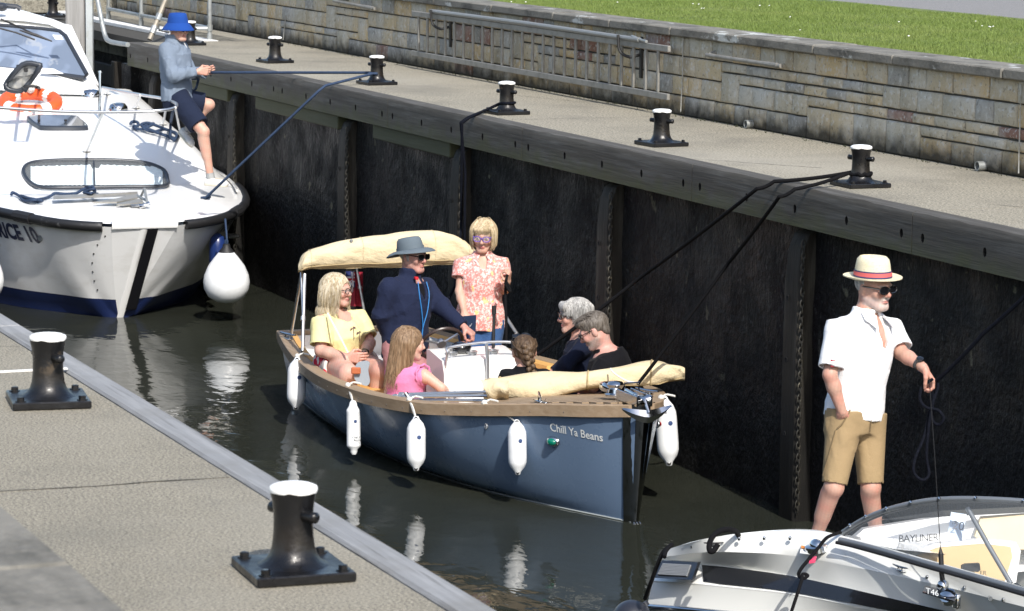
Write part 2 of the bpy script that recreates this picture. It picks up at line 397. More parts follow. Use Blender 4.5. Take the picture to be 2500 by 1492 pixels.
# ---- stone wall behind the far quay
sw = thing('stone_wall', 'squared rubble stone retaining wall with concrete coping', 'stone wall', (-26, 10.75, 0))
st_mats = []
for i, (c, rgh) in enumerate([((.52, .425, .27), 1), ((.47, .40, .28), 1), ((.44, .40, .31), 1), ((.32, .31, .28), 1), ((.25, .14, .105), 1), ((.54, .41, .23), 1)]):
    m = mat('wall_stone_%d' % i, c, .92, layers=[((.54, .535, .50), (2.6, 2.6, 1.5), .46, .68, .70, 9), ((.05, .048, .04), (3.0, 3.0, .7), .55, .74, .6, 9), ((.60, .605, .58), 30, .55, .63, .6, 7), ((.07, .066, .055), 24, .57, .66, .5, 7), (None, 60, .5, .7, .35)], bump=(30, .55, .02, 7))
    world_z_stain(m, (.022, .021, .017), .03, .17, .93, 9, .05); st_mats.append(m)
m_mortar = mat('mortar', (.075, .069, .056), .95, layers=[((.03, .03, .026), 6, .45, .6, .8, 6)], bump=(50, .6, .008)); world_z_stain(m_mortar, (.02, .02, .016), .03, .17, .9, 9, .05)
part('mortar_bed', MB().box((-24.5, 10.90, .318), (15.5, .129, .318)), m_mortar, sw)
CW, CH, ROWS = .06, .0795, 8
xa, xb = -39.9, -9.2; NC = int((xb-xa)/CW); occ = np.zeros((ROWS, NC), bool); meshes = {}; nst = 0; rest = MB()
def stone_mesh(w_, h_, var):
    rr = random.Random(w_*100+h_*10+var); mb = MB(); W, Hh, g = w_*CW/2, h_*CH/2, .0055
    n = 4; fr = []
    rs = []
    for (ins, y) in ((g, .05), (g, .006), (g+.004, -.004), (g+.012, -.009)):
        a, b = W-ins, Hh-ins; pts = []
        for (sx, sz) in ((-1, -1), (0, -1), (1, -1), (1, 0), (1, 1), (0, 1), (-1, 1), (-1, 0)):
            pts.append(V(sx*a+(rr.random()-.5)*.006, y+(rr.random()-.5)*.007*(y < 0), sz*b+(rr.random()-.5)*.006))
        rs.append(pts)
    mb.rings(rs, True, (False, False)); c = len(mb.v); mb.v.append((0., -.010-.003*rr.random(), 0.))
    for i in range(8): mb.f.append((c-8+i, c-8+(i+1) % 8, c)); mb.m.append(0)
    return mb
stones = []
for cx in range(NC):
    for r in range(ROWS):
        if occ[r, cx]: continue
        ww = random.choice([4, 5, 5, 6, 6, 7, 8]); hh = random.choice([2, 2, 3, 2, 4, 2, 3])
        hh = min(hh, ROWS-r); ww = min(ww, NC-cx)
        while hh > 1 and occ[r:r+hh, cx].any(): hh -= 1
        while ww > 1 and occ[r:r+hh, cx:cx+ww].any(): ww -= 1
        occ[r:r+hh, cx:cx+ww] = True; stones.append((cx, r, ww, hh))
vis = sorted([s for s in stones if -34.6 < xa+CW*s[0] < -17.0], key=lambda s: -(s[2]*s[3])/abs(xa+CW*s[0])**2)
keep = set(vis[:300])
for s in stones:
    cx, r, ww, hh = s; var = random.randrange(3); mi = random.choices(range(6), [5, 5, 5, 3, 1.2, 2])[0]
    c = V(xa+CW*(cx+ww/2), 10.757+random.random()*.006, CH*(r+hh/2))
    if s in keep:
        key = (ww, hh, var, mi)
        if key not in meshes:
            o = part('stone', stone_mesh(ww, hh, var), st_mats[mi], sw, smooth=60); meshes[key] = o.data
        else:
            o = bpy.data.objects.new('stone', meshes[key]); COL.objects.link(o); o.parent = sw; o.location = -sw.location
        o.location = o.location+Vector(c)
    else:
        t = stone_mesh(ww, hh, var); rest.add([np.array(p)+c for p in t.v], t.f, min(mi, 5))
tag(part('far_stones', rest, st_mats, sw, smooth=60), kind='stuff')
m_cop = mat('coping_concrete', (.19, .18, .155), .93, layers=[((.06, .058, .05), (3, 6, 6), .45, .65, .8, 8), ((.50, .52, .50), (2.6, 5, 5), .615, .66, .85, 7), ((.24, .23, .2), 30, .55, .7, .5)], bump=(36, .8, .012, 7))
x = xa
while x < -9:
    ln = random.uniform(1.15, 1.5)
    part('coping_slab', MB().box((x+ln/2, 10.885+random.uniform(-.004, .004), .669+random.uniform(-.003, .003)), (ln/2-.005, .19, .034), ch=.009), m_cop, sw); x += ln
m_wht = mat('white_sealant', (.38, .38, .36), .8, layers=[((.25, .24, .2), 12, .5, .65, .8)])
for px, p0, p1 in ((1667, 92, 281), (2492, 205, 424), (697, 42, 93)):
    a, b = on_y(px, p0, 10.735), on_y(px-6, p1, 10.735)
    part('sealant_strip', MB().tube([V(a[0], 10.737, a[2]), V(a[0]+.004, 10.737, .3), V(b[0], 10.737, .03)], .005, 6), m_wht, sw)
for px, py in ((1827, 303), (2393, 405)):
    a = on_y(px, py, 10.72)
    part('drain_pipe', MB().lathe([(.032, .05), (.032, -.035), (.026, -.035), (.026, .03), (.0, .03)], (a[0], 10.73, a[2]), (0, 1, 0), 14), [m_galv], sw)
for (p, q) in (((1725, 134), (1907, 161)), ((815, 2), (915, 21))):
    a, b = on_y(*p, 10.70), on_y(*q, 10.70); d = nrm(b-a)
    part('wall_rail', MB().tube([a, b], .016, 10).tube([b-d*.25, b-d*.05], .02, 10).tube([a+d*.05, a+d*.05+V(0, .06, .02)], .02, 8), m_alu, sw)

# ladder hung on the wall
lad = thing('ladder', 'long aluminium ladder hung sideways on the stone wall', 'ladder', (-25.5, 10.63, .14))
x0, x1, zt, zb, yl = -28.49, -22.61, .535, .150, 10.635
part('rail', MB().box(((x0+x1)/2, yl, zt), ((x1-x0)/2, .014, .026), ch=.005), m_alu, lad)
part('rail', MB().box(((x0+x1)/2, yl, zb), ((x1-x0)/2, .014, .026), ch=.005), m_alu, lad)
rung = None
for i in range(24):
    x = x0+.17+i*(x1-x0-.38)/23
    if rung is None: rung = part('rung', MB().box((0, yl, (zt+zb)/2), (.0165, .010, (zt-zb)/2-.026), ch=.004), m_alu, lad); o = rung
    else: o = rung.copy(); COL.objects.link(o)
    o.location.x = x-lad.location.x
m_blk = mat('black_iron', (.012, .012, .012), .5, layers=[((.05, .04, .03), 30, .6, .75, .6)])
for x, lb in ((-27.86, 'left'), (-23.5, 'right')):
    br = thing('wall_bracket', 'black iron ladder bracket on the stone wall, the %s of two' % lb, 'bracket', (x, 10.7, .3), 'ladder brackets')
    part('strap', MB().box((x+.13*(1 if lb == 'left' else 1), 10.735, .42), (.022, .008, .17), ch=.003), m_blk, br)
    part('hook', MB().tube(smoothpath([V(x+.1, 10.735, .44), V(x+.06, 10.66, .42), V(x, 10.60, .47), V(x-.02, 10.59, .60)]), .013, 8), m_blk, br)
pl = thing('boat_pole', 'long grey pole lying along the top of the hung ladder', 'pole', (-25.5, 10.62, .56))
part('shaft', MB().tube([V(-27.95, 10.618, .582), V(-25.6, 10.618, .588), V(-23.15, 10.618, .578)], .0205, 10), mat('grey_pole', (.24, .25, .25), .5, .2, layers=[((.22, .22, .21), 8, .5, .7, .6)]), pl)
part('hook_tip', MB().tube([V(-23.3, 10.618, .60), V(-23.12, 10.618, .579), V(-23.0, 10.61, .575)], .012, 8), m_galv, pl)

# lawn and path behind the wall
m_soil = mat('lawn_soil', (.11, .145, .035), .95, layers=[((.2, .24, .06), 3, .45, .7, .7), ((.05, .085, .015), 14, .5, .7, .6)], bump=(60, .8, .02))
tag(obj('lawn_ground', MB().box((-30, 13.0, .33), (34, 1.93, .33)), m_soil), kind='structure')
tag(obj('path', MB().box((-30, 45, .30), (60, 30.0, .35)), mat('tarmac_path', (.20, .195, .19), .9, layers=[((.30, .29, .28), 90, .55, .68, .8, 2), ((.12, .12, .12), 70, .56, .7, .7, 2)], bump=(90, .6, .01))), kind='structure')
ng = 300000; gx = RNG.uniform(-35, -15.5, ng); gy = RNG.uniform(11.07, 14.9, ng); gy = np.where(gy > 14.72+.08*np.sin(gx*3), gy-3.2, gy)
hh = RNG.uniform(.010, .026, ng)*(1+.35*np.sin(gx*2.1)*np.cos(gy*2.7)); an = RNG.uniform(0, 2*np.pi, ng); wd = RNG.uniform(.0022, .0045, ng)
ln_ = RNG.normal(0, .4, (ng, 2))*hh[:, None]
vs_ = np.zeros((ng, 3, 3)); vs_[:, 0] = np.stack([gx-wd*np.cos(an), gy-wd*np.sin(an), np.full(ng, .655)], 1); vs_[:, 1] = np.stack([gx+wd*np.cos(an), gy+wd*np.sin(an), np.full(ng, .655)], 1)
vs_[:, 2] = np.stack([gx+ln_[:, 0], gy+ln_[:, 1], .66+hh], 1)
def tri_mesh(name, vs_):
    n_ = len(vs_); me = bpy.data.meshes.new(name); me.vertices.add(n_*3); me.vertices.foreach_set('co', vs_.reshape(-1).astype(np.float32))
    me.loops.add(n_*3); me.loops.foreach_set('vertex_index', np.arange(n_*3, dtype=np.int32)); me.polygons.add(n_)
    me.polygons.foreach_set('loop_start', np.arange(0, n_*3, 3, dtype=np.int32)); me.update(calc_edges=True); me.validate(); return me
m_grass = mat('grass_blades', (.14, .195, .045), .6, spec=.25, layers=[((.20, .24, .07), 1.2, .45, .7, .6, 5), ((.11, .16, .035), 5, .5, .68, .5), ((.30, .30, .10), 40, .6, .75, .4)])
tag(obj('lawn_grass', tri_mesh('lawn_grass', vs_), m_grass), 'short mown green grass behind the stone wall', 'grass', kind='stuff')
mb = MB()
for i in range(26):
    x, y = random.uniform(-33, -17), random.uniform(11.2, 14.6)
    if random.random() < .6 and x > -22: continue
    for q in range(random.choice([1, 1, 2, 4])):
        c = V(x+random.gauss(0, .05), y+random.gauss(0, .05), .70); mb.lathe([(.007, 0), (.009, .003), (.004, .006)], c, (random.gauss(0, .3), random.gauss(0, .3)-.2, 1), 6)
tag(obj('daisies', mb, mat('daisy_petals', (.75, .75, .7), .7)), 'small white daisies scattered over the lawn', 'daisies', kind='stuff')

# parapet of the near bank, out of focus in the corner
np_ = thing('parapet_wall', 'out of focus weathered stone parapet in the nearest corner', 'wall', (-5, 1.2, 0))
part('parapet_body', MB().box((-4.7, 1.14, .31), (2.6, .17, .31)), m_mortar, np_)
for a, b in ((-7.3, -5.55), (-5.54, -3.9), (-3.89, -2.1)):
    part('coping_slab', MB().box(((a+b)/2, 1.2, .665), ((b-a)/2, .205, .036), ch=.012), m_cop, np_)

eg = thing('end_gate', 'dark timber lock gate closing the chamber beyond the cruiser', 'lock gate', (-47, 6.5, WZ))
for i in range(9): part('gate_board', MB().box((-47, 6.6, -2.3+.3*i), (.12, 3.6, .145), ch=.012), m_pile, eg)
m_crack = mat('crack_dirt', (.035, .032, .026), .95)
def crack(root, p0, p1, z, w_=.004, jag=.02, n_=26):
    mb = MB(); p0, p1 = np.array(p0), np.array(p1); d = nrm(p1-p0); nn = np.array([-d[1], d[0]]); off = 0; L_, R_ = [], []
    for i in range(n_+1):
        off = off*.8+random.gauss(0, jag*.5); c = p0+(p1-p0)*i/n_+nn*off; ww = w_*random.uniform(.3, 1.2); L_.append((*(c+nn*ww), z)); R_.append((*(c-nn*ww), z))
    mb.add(L_+R_, [(i, i+1, n_+1+i+1, n_+1+i) for i in range(n_)]); obj('crack', mb, m_crack, root, smooth=0)
crack(near_quay, (-9.62, .6), (-9.58, 2.95), .0015, .006, .012); crack(near_quay, (-13.4, 1.6), (-12.5, 2.95), .0015, .003); crack(near_quay, (-8.0, 1.5), (-7.1, 2.9), .0015, .003); crack(near_quay, (-16.5, 2.0), (-15.2, 2.95), .0015, .003)
for a, b in (((-22.56, 9.25), (-22.55, 10.7)), ((-27.9, 9.25), (-27.85, 10.7)), ((-16.1, 9.7), (-14.8, 10.5)), ((-19.2, 9.25), (-18.4, 9.8)), ((-25.2, 10.1), (-24.1, 10.6)), ((-30.6, 9.4), (-29.9, 10.5))): crack(far_quay, a, b, .0015, .005, .015)
mb = MB()
for i in range(420):
    x = random.uniform(-33, -13); y = 10.72-abs(random.gauss(0, .035)); s_ = random.uniform(.006, .02); c = V(x, y, .002)
    for k_ in range(3): a_ = random.uniform(0, 6.28); mb.add([c+V(s_*.2*math.cos(a_), s_*.2*math.sin(a_), 0), c-V(s_*.2*math.cos(a_), s_*.2*math.sin(a_), 0), c+V(s_*math.cos(a_+1), s_*math.sin(a_+1)-.01, s_)], [(0, 1, 2)])
tag(obj('moss', mb, mat('moss', (.045, .05, .02), .9), smooth=0), 'ragged moss along the foot of the stone wall', 'moss', kind='stuff')
# ---- bollards
m_bol = mat('black_bollard_paint', (.006, .006, .007), .3, spec=.4, coat=.15, layers=[((.075, .055, .035), 9, .60, .66, .8, 6), ((.012, .011, .010), 25, .5, .7, .5)], bump=(22, .35, .01), rvar=(9, .24, .5))
world_z_stain(m_bol, (.020, .016, .0125), .10, .165, .7, 14, .03); world_z_stain(m_bol, (.006, .006, .007), .055, .085, 1., 14, .02)
m_cap = mat('white_bollard_cap', (.82, .82, .80), .55, layers=[((.45, .43, .38), 18, .58, .68, .6, 6)], bump=(30, .15, .004))
bol = thing('bollard', 'x', 'bollard', (0, 0, 0), 'mooring bollards with white caps')
obj('base_plate', MB().box((0, 0, .014), (.15, .143, .014), ch=.004), m_bol, bol)
prof = [(.115, .024), (.094, .031), (.078, .043), (.068, .058), (.061, .080), (.0575, .11), (.056, .14), (.056, .165), (.0575, .19), (.0605, .212), (.0648, .229), (.0668, .240)]
obj('post', MB().lathe(prof, n=28), m_bol, bol, smooth=60)
capmb = MB(); rs = []
for rr, z in ((.0676, .238), (.0692, .244), (.067, .252), (.052, .258), (.028, .261), (.004, .262)):
    rs.append([V((rr)*math.cos(t), rr*math.sin(t), z-(.002*math.sin(3*t)+.0015*math.sin(7*t+1)+.001*math.sin(17*t))*(z < .24)) for t in np.arange(28)*2*math.pi/28])
obj('cap', capmb.rings(rs), m_cap, bol, smooth=60)
for s in (-1, 1):
    obj('horn', MB().tube([s*V(.04, .016, .0)+V(0, 0, .176), s*V(.08, .032, 0)+V(0, 0, .176), s*V(.094, .0376, 0)+V(0, 0, .177), s*V(.1, .04, 0)+V(0, 0, .177)], [.018, .0155, .0165, .008], 12), m_bol, bol, smooth=60)
for sx in (-1, 1):
    for sy in (-1, 1):
        obj('bolt', MB().lathe([(.02, .026), (.02, .031), (.0135, .031), (.0135, .043), (.009, .045)], (.118*sx, .112*sy, 0), n=6), m_bol, bol, smooth=0)
BOL = {}
spots = [('n2', on_z(716, 1402, 0), -3, 'black bollard nearest the camera at the bottom edge'), ('n1', on_z(118, 985, 0), -8, 'black bollard beside the white line on the near quay'),
         ('f0', (-17.27, 9.47, 0), -2, 'black bollard with two black ropes round it, opposite the straw hat'), ('f1', (-20.22, 9.46, 0), 4, 'black bollard without any rope, right of the ladder end'),
         ('f2', (-23.12, 9.44, 0), 2, 'black bollard with dark ropes dropping over the kerb below the ladder'), ('f3', (-26.5, 9.55, 0), 3, 'black bollard with the blue cruiser rope round it'),
         ('f4', (-29.6, 9.59, 0), 6, 'black bollard without rope, second from the man in the blue hat'), ('f5', (-32.62, 9.60, 0), 0, 'black bollard just behind the blue bucket hat'),
         ('f6', (-38.67, 9.59, 0), 0, 'black bollard above the cruiser cabin roof, far left')]
for i, (k, p, rz, lb) in enumerate(spots):
    o = bol if i == 0 else copy_tree(bol); o.location = (float(p[0]), float(p[1]), .002); o.rotation_euler = (0, 0, R(rz)); o['label'] = lb; BOL[k] = V(p[0], p[1], 0)

# ---- railing, pipes and gate post at the far left
rl = thing('railing', 'galvanised pipe railing behind the blue bucket hat', 'railing', (-36, 10.1, 0))
pst = [on_z(265, 48, 0), on_z(345, 65, 0), on_z(512, 98, 0)]
for p in pst:
    part('post', MB().tube([p, p+V(0, 0, 1.1)], .024, 12).tube([p, p+V(0, 0, .07)], .031, 12).tube([p+V(0, 0, .10), p+V(0, 0, .17)], .033, 12), m_galv, rl)
for z in (.135, 1.08):
    part('rail', MB().tube([p+V(0, 0, z) for p in pst], .022, 12), m_galv, rl)
e = on_z(388, 69, .13); part('rail', MB().tube([pst[2]+V(0, 0, .13), e], .022, 12).tube([e+nrm(pst[2]-e)*.12, e], .03, 12), m_galv, rl)
dp = thing('stay_pipe', 'slanting pipe stay with clamp behind the man in blue hat', 'pipe', on_z(365, 97, 0))
a = on_z(365, 97, .02); b = at(408, -10, depth(a)+.2); d = nrm(b-a)
part('pipe', MB().tube([a, a+(b-a)*3], .027, 12), mat('brown_galv', (.30, .27, .22), .6, .4, layers=[((.2, .18, .14), 10, .5, .7, .7)]), dp)
part('clamp', MB().tube([a+d*.08, a+d*.17], .036, 12).tube([a+d*.25, a+d*.33], .036, 12), m_galv, dp)
bpz = thing('bent_pipe', 'bent galvanised pipe fixed to the end of the timber kerb', 'pipe', (-33.3, 9.05, -.1))
pp = [at(236, -12, 33.8), at(247, 45, 33.75), at(257, 88, 33.7), at(266, 100, 33.6), at(285, 105, 33.4), at(312, 109, 33.1)]
part('pipe', MB().tube(smoothpath(pp, 6), .026, 12), m_galv, bpz)
gp = thing('gate_post', 'tall weathered timber post with a galvanised channel above the cruiser roof', 'post', at(190, 100, 36))
pc = at(186, 60, 36.2); ang = math.radians(-22)
rot = np.array([[math.cos(ang), -math.sin(ang), 0], [math.sin(ang), math.cos(ang), 0], [0, 0, 1]])
m_post = mat('grey_post', (.24, .235, .225), .85, layers=[((.36, .355, .345), (22, 22, 1.2), .45, .7, .7, 6), ((.08, .075, .07), (35, 35, 1.2), .56, .7, .8, 6)], bump=((50, 50, 3), .7, .01)); world_z_stain(m_post, (.03, .028, .02), -.75, -.35, .9, 5, .1)
part('timber', MB().box((pc[0], pc[1], -.5), (.11, .11, 2.), rot, ch=.012), m_post, gp)
q = at(219, 60, 36.1); part('channel', MB().box((q[0], q[1], -.5), (.054, .04, 2.), rot, ch=.004), mat('bright_galv', (.50, .53, .53), .45, .5, layers=[((.36, .36, .28), 6, .5, .7, .7)]), gp)
gt = thing('lock_gate', 'dark timber lock gate folded behind the gate post', 'lock gate', (-35.5, 9.5, WZ))
for i in range(6):
    part('gate_board', MB().box((-35.4, 9.62, -.55-.27*i), (1.7, .05, .13), ch=.012), m_pile, gt)
for x in (-36.9, -35.4, -33.85): part('gate_frame', MB().box((x, 9.53, -1.3), (.08, .045, .95), ch=.01), m_pile, gt)
# ================================================================== helpers for lettering and smooth tables
def text2d(s, size=1., bold=0., shear=0., space=1.):
    cu = bpy.data.curves.new('t', 'FONT'); cu.body = s; cu.size = size; cu.offset = bold; cu.shear = shear; cu.space_character = space; cu.resolution_u = 3
    o = bpy.data.objects.new('t', cu); COL.objects.link(o); dg = bpy.context.evaluated_depsgraph_get(); dg.update()
    me = bpy.data.meshes.new_from_object(o.evaluated_get(dg))
    v = np.array([tuple(p.co) for p in me.vertices]); f = [tuple(p.vertices) for p in me.polygons]
    bpy.data.objects.remove(o); bpy.data.curves.remove(cu); bpy.data.meshes.remove(me)
    return v, f
def lettering(name, s, fn, mat_, root, size=1., **kw):
    """flat lettering; fn maps (u, v) in text units to a world point"""
    v, f = text2d(s, size, **kw); mb = MB(); mb.add([fn(p[0], p[1]) for p in v], f)
    return part(name, mb, mat_, root, smooth=0, fix=False)
def cr(xs, ys, x):
    """smooth interpolation through a table"""
    xs = list(xs); x = min(max(x, xs[0]), xs[-1]); i = max(0, min(len(xs)-2, int(np.searchsorted(xs, x, 'right'))-1))
    def tang(k):
        if k == 0: return (ys[1]-ys[0])/(xs[1]-xs[0])
        if k == len(xs)-1: return (ys[-1]-ys[-2])/(xs[-1]-xs[-2])
        return (ys[k+1]-ys[k-1])/(xs[k+1]-xs[k-1])
    h = xs[i+1]-xs[i]; t = (x-xs[i])/h; a, b = tang(i)*h, tang(i+1)*h
    return ys[i]*(2*t**3-3*t*t+1)+a*(t**3-2*t*t+t)+ys[i+1]*(-2*t**3+3*t*t)+b*(t**3-t*t)
m_chrome = mat('polished_steel', (.62, .63, .64), .12, 1.)
m_steel = mat('stainless_tube', (.62, .63, .64), .28, .85)
m_rope_w = mat('white_rope', (.68, .67, .62), .9, bump=(160, .6, .004))
m_rope_b = mat('black_rope', (.006, .006, .007), .85, spec=.12, bump=((70, 70, 70), .8, .006))
m_rope_n = mat('navy_rope', (.022, .045, .095), .8, layers=[((.012, .022, .05), 90, .5, .62, .7, 2)], bump=(120, .7, .004))
m_rope_d = mat('dark_navy_rope', (.004, .005, .009), .85, spec=.1, layers=[((.012, .014, .024), 90, .55, .65, .6, 2)], bump=(110, .8, .004))
m_teak = mat('silvered_teak', (.30, .215, .135), .6, layers=[((.38, .29, .20), (1.5, 30, 30), .45, .7, .6, 5), ((.21, .145, .085), (2.5, 40, 40), .5, .7, .5, 5)], bump=((5, 80, 80), .25, .003))
m_canvas = mat('cream_canvas', (.64, .535, .345), .85, layers=[((.56, .46, .29), 5, .45, .7, .5), ((.44, .37, .24), 3, .62, .75, .3, 6)], bump=((16, 5, 9), .55, .04, 4))
m_gel = mat('white_gelcoat', (.80, .80, .78), .22, coat=.4, layers=[((.72, .72, .68), 4, .5, .7, .5)])
m_tan = mat('tan_vinyl', (.70, .40, .13), .5, bump=(9, .15, .01))
m_blackrub = mat('black_rubber', (.012, .012, .013), .6)

# ================================================================== the blue day boat
bb = thing('day_boat', 'blue open day boat with teak gunwale, white fenders and seven people aboard', 'boat', (-20.2, 8.05, WZ))
BS = [0, .2, .42, .7, 1.0, 1.42, 2.0, 2.5, 3.2, 4.0, 4.6, 5.08]
BH = [.05, .235, .37, .53, .68, .85, .945, .965, .93, .81, .68, .56]
BZ = [.775, .745, .715, .675, .635, .585, .545, .522, .502, .50, .512, .53]
BW = [.018, .10, .19, .29, .385, .485, .58, .61, .60, .53, .46, .40]
def bc(s): x = -17.66-s; return x, 8.04+(x+20.4)*.03
def gun(s, sd, out=0., dz=0.):
    """point on the gunwale, s metres aft of the stem, sd -1 starboard / +1 port"""
    x, yc = bc(s); return V(x+.10*max(0, 1-s/.5), yc+sd*(cr(BS, BH, s)+out), WZ+cr(BS, BZ, s)+dz)
def hullp(s, sd, z, out=0.):
    """point on the hull skin at height z above the water"""
    zt = cr(BS, BZ, s)-.03; h = cr(BS, BH, s); wl = cr(BS, BW, s); x, yc = bc(s)
    if z >= 0: b = wl+(h-wl)*(z/zt)**(.5+.42*max(0, 1-s/.9)); xf = .10*max(0, 1-s/.5)*(z/zt)
    else: b = wl*(1-(z/-.35)**2*.5); xf = 0
    return V(x+xf, yc+sd*(b+out), WZ+z)
m_hull = mat('blue_grey_hull', (.125, .185, .28), .35, coat=.15, spec=.35, layers=[((.138, .20, .295), 2, .45, .7, .6), ((.105, .16, .245), (6, 6, 30), .55, .75, .5, 6)], rvar=(6, .22, .38))
m_boot = mat('hull_underside', (.02, .03, .05), .5)
NS = 44
mb = MB()
for sd in (-1, 1):
    zs = [1.0, .8, .6, .42, .25, .12, .03, 0]
    rs = []
    for i in range(NS+1):
        s = BS[-1]*(i/NS)**1.15; zt = cr(BS, BZ, s)-.03
        rs.append([hullp(s, sd, f*zt) for f in zs]+[hullp(s, sd, -.12), hullp(s, sd, -.3)])
    mb.rings(rs, False, (False, False))
rt = [hullp(BS[-1], -1, f*.5) for f in zs]+[hullp(BS[-1], -1, -.3)]; rq = [hullp(BS[-1], 1, f*.5) for f in zs]+[hullp(BS[-1], 1, -.3)]
mb.rings([rt, rq], False, (False, False))
hull = part('hull', mb, m_hull, bb, smooth=50)
mb = MB()
for sd in (-1, 1):
    mb.tube([hullp(BS[-1]*i/NS, sd, .004, .004) for i in range(NS+1)], .006, 6)
part('waterline_strip', mb, mat('wl_strip', (.30, .33, .33), .5), hull)
# gunwale band
for sd in (-1, 1):
    rs = []
    for i in range(NS+1):
        s = .02+(BS[-1]-.02)*(i/NS)
        a = gun(s, sd, .022, 0); b = gun(s, sd, .022, -.074); c = gun(s, sd, -.02, -.074); d_ = gun(s, sd, -.075, 0); e_ = gun(s, sd, -.075, -.03)
        a2 = gun(s, sd, .014, .006); rs.append([b, a, a2, gun(s, sd, -.068, .006), d_, e_, c])
    g_ = part('gunwale', MB().rings(rs), m_teak, bb, smooth=35)
    mb = MB()
    for k in range(22):
        s = .35+k*.215; p = gun(s, sd, .0225, -.045); mb.lathe([(.005, 0), (.0045, .002), (.002, .003)], p, (0, sd, 0), 6)
    tag(part('screw', mb, mat('dull_screw', (.12, .11, .10), .5, .5), g_), kind='stuff')
a, b = gun(BS[-1], -1, .02), gun(BS[-1], 1, .02)
part('transom_cap', MB().box((a+b)/2-V(.0, 0, .03), (.035, (b-a)[1]/2, .036), ch=.006), m_teak, bb)
# stem band of polished steel
st = []
for z in np.linspace(-.25, .78, 14):
    p = hullp(0, 1, max(z, 0))*.5+hullp(0, -1, max(z, 0))*.5; p = V(p[0], p[1], WZ+z)
    w_ = .036; zc_ = min(max(z, 0), .74); qa, qb = hullp(.05, -1, zc_, .014), hullp(.05, 1, zc_, .014); qa[2] = qb[2] = WZ+z; st.append([qa, p+V(.012, -w_*.55, 0), p+V(.022, 0, 0), p+V(.012, w_*.55, 0), qb])
part('stem_band', MB().rings(st, False, (False, False)), mat('dark_stem_band', (.22, .22, .21), .22, 1., layers=[((.03, .035, .015), (30, 30, 8), .56, .68, .8)]), bb, smooth=50)
mb = MB(); p = hullp(0, -1, .03)
for k in range(3): mb.tube([V(p[0]+.03, p[1]+.02*k, WZ-.03+.06*math.cos(t)*.6)+V(.02*math.sin(t), 0, 0) for t in np.arange(9)*2*math.pi/9], .006, 5, closed=True)
part('bow_eye', mb, m_chrome, bb)
# interior
def inn(s, sd, z, ins=.075):
    h = cr(BS, BH, s)-ins; x, yc = bc(s); zt = cr(BS, BZ, s); wl = cr(BS, BW, s); b = wl*.95+(h-wl*.95)*min(1, max(0, z/zt))
    return V(x, yc+sd*max(.02, b), WZ+z)
for sd in (-1, 1):
    part('inner_liner', MB().rings([[inn(s, sd, cr(BS, BZ, s)-.012), inn(s, sd, .3), inn(s, sd, .06)] for s in np.linspace(.8, 5.02, 24)], False, (False, False)), mat('grey_white_liner', (.66, .66, .66), .35), bb, smooth=50)
part('inner_liner', MB().rings([[inn(5.03, -1, z), inn(5.03, 1, z)] for z in (.06, .3, .5)], False, (False, False)), mat('grey_white_liner', (.66, .66, .66), .35), bb)
part('floor', MB().rings([[inn(s, -1, .07, 0.1), inn(s, 1, .07, .1)] for s in np.linspace(.8, 5.02, 16)], False, (False, False)), m_teak, bb)
def bench(s0, s1, sd, wd, name):
    o = part(name, MB().rings([[inn(s, sd, .32), inn(s, sd, .32)-V(0, sd*wd, 0), inn(s, sd, .32)-V(0, sd*wd, .25), inn(s, sd, .07)] for s in np.linspace(s0, s1, 10)]), m_gel, bb, smooth=30)
    part('cushion', MB().rings([[inn(s, sd, .325)+V(0, -sd*.01, 0), inn(s, sd, .325)-V(0, sd*(wd-.01), 0), inn(s, sd, .375)-V(0, sd*(wd+.005), 0), inn(s, sd, .385)-V(0, sd*(wd-.03), 0), inn(s, sd, .385)-V(0, sd*.02, 0)] for s in np.linspace(s0, s1, 10)]), m_tan, o, smooth=40)
    return o
bench(1.35, 4.7, -1, .36, 'side_bench'); bench(1.35, 4.7, 1, .36, 'side_bench')
x, yc = bc(4.72)
part('stern_bench', MB().box((x-.08, yc, WZ+.2), (.2, .5, .125), ch=.01), m_gel, bb)
part('backrest', MB().rings([[gun(s, 1, -.08, .0), gun(s, 1, -.15, -.01), gun(s, 1, -.17, -.14), gun(s, 1, -.09, -.14)] for s in np.linspace(3.1, 5.0, 10)]), m_tan, bb, smooth=40)
part('backrest', MB().rings([[gun(s, -1, -.08, .0), gun(s, -1, -.13, -.01), gun(s, -1, -.15, -.12), gun(s, -1, -.09, -.12)] for s in np.linspace(3.9, 5.0, 8)]), m_tan, bb, smooth=40)
part('locker_top', MB().rings([[gun(s, 1, -.20, .0), gun(s, 1, -.36, .0), gun(s, 1, -.36, -.3), gun(s, 1, -.2, -.3)] for s in np.linspace(3.55, 4.6, 5)]), m_gel, bb, smooth=30)
rc_ = part('red_cushion', MB().box((-21.15, 7.72, WZ+.45), (.18, .14, .045), ch=.03), mat('red_cushion', (.55, .018, .04), .7), bb)
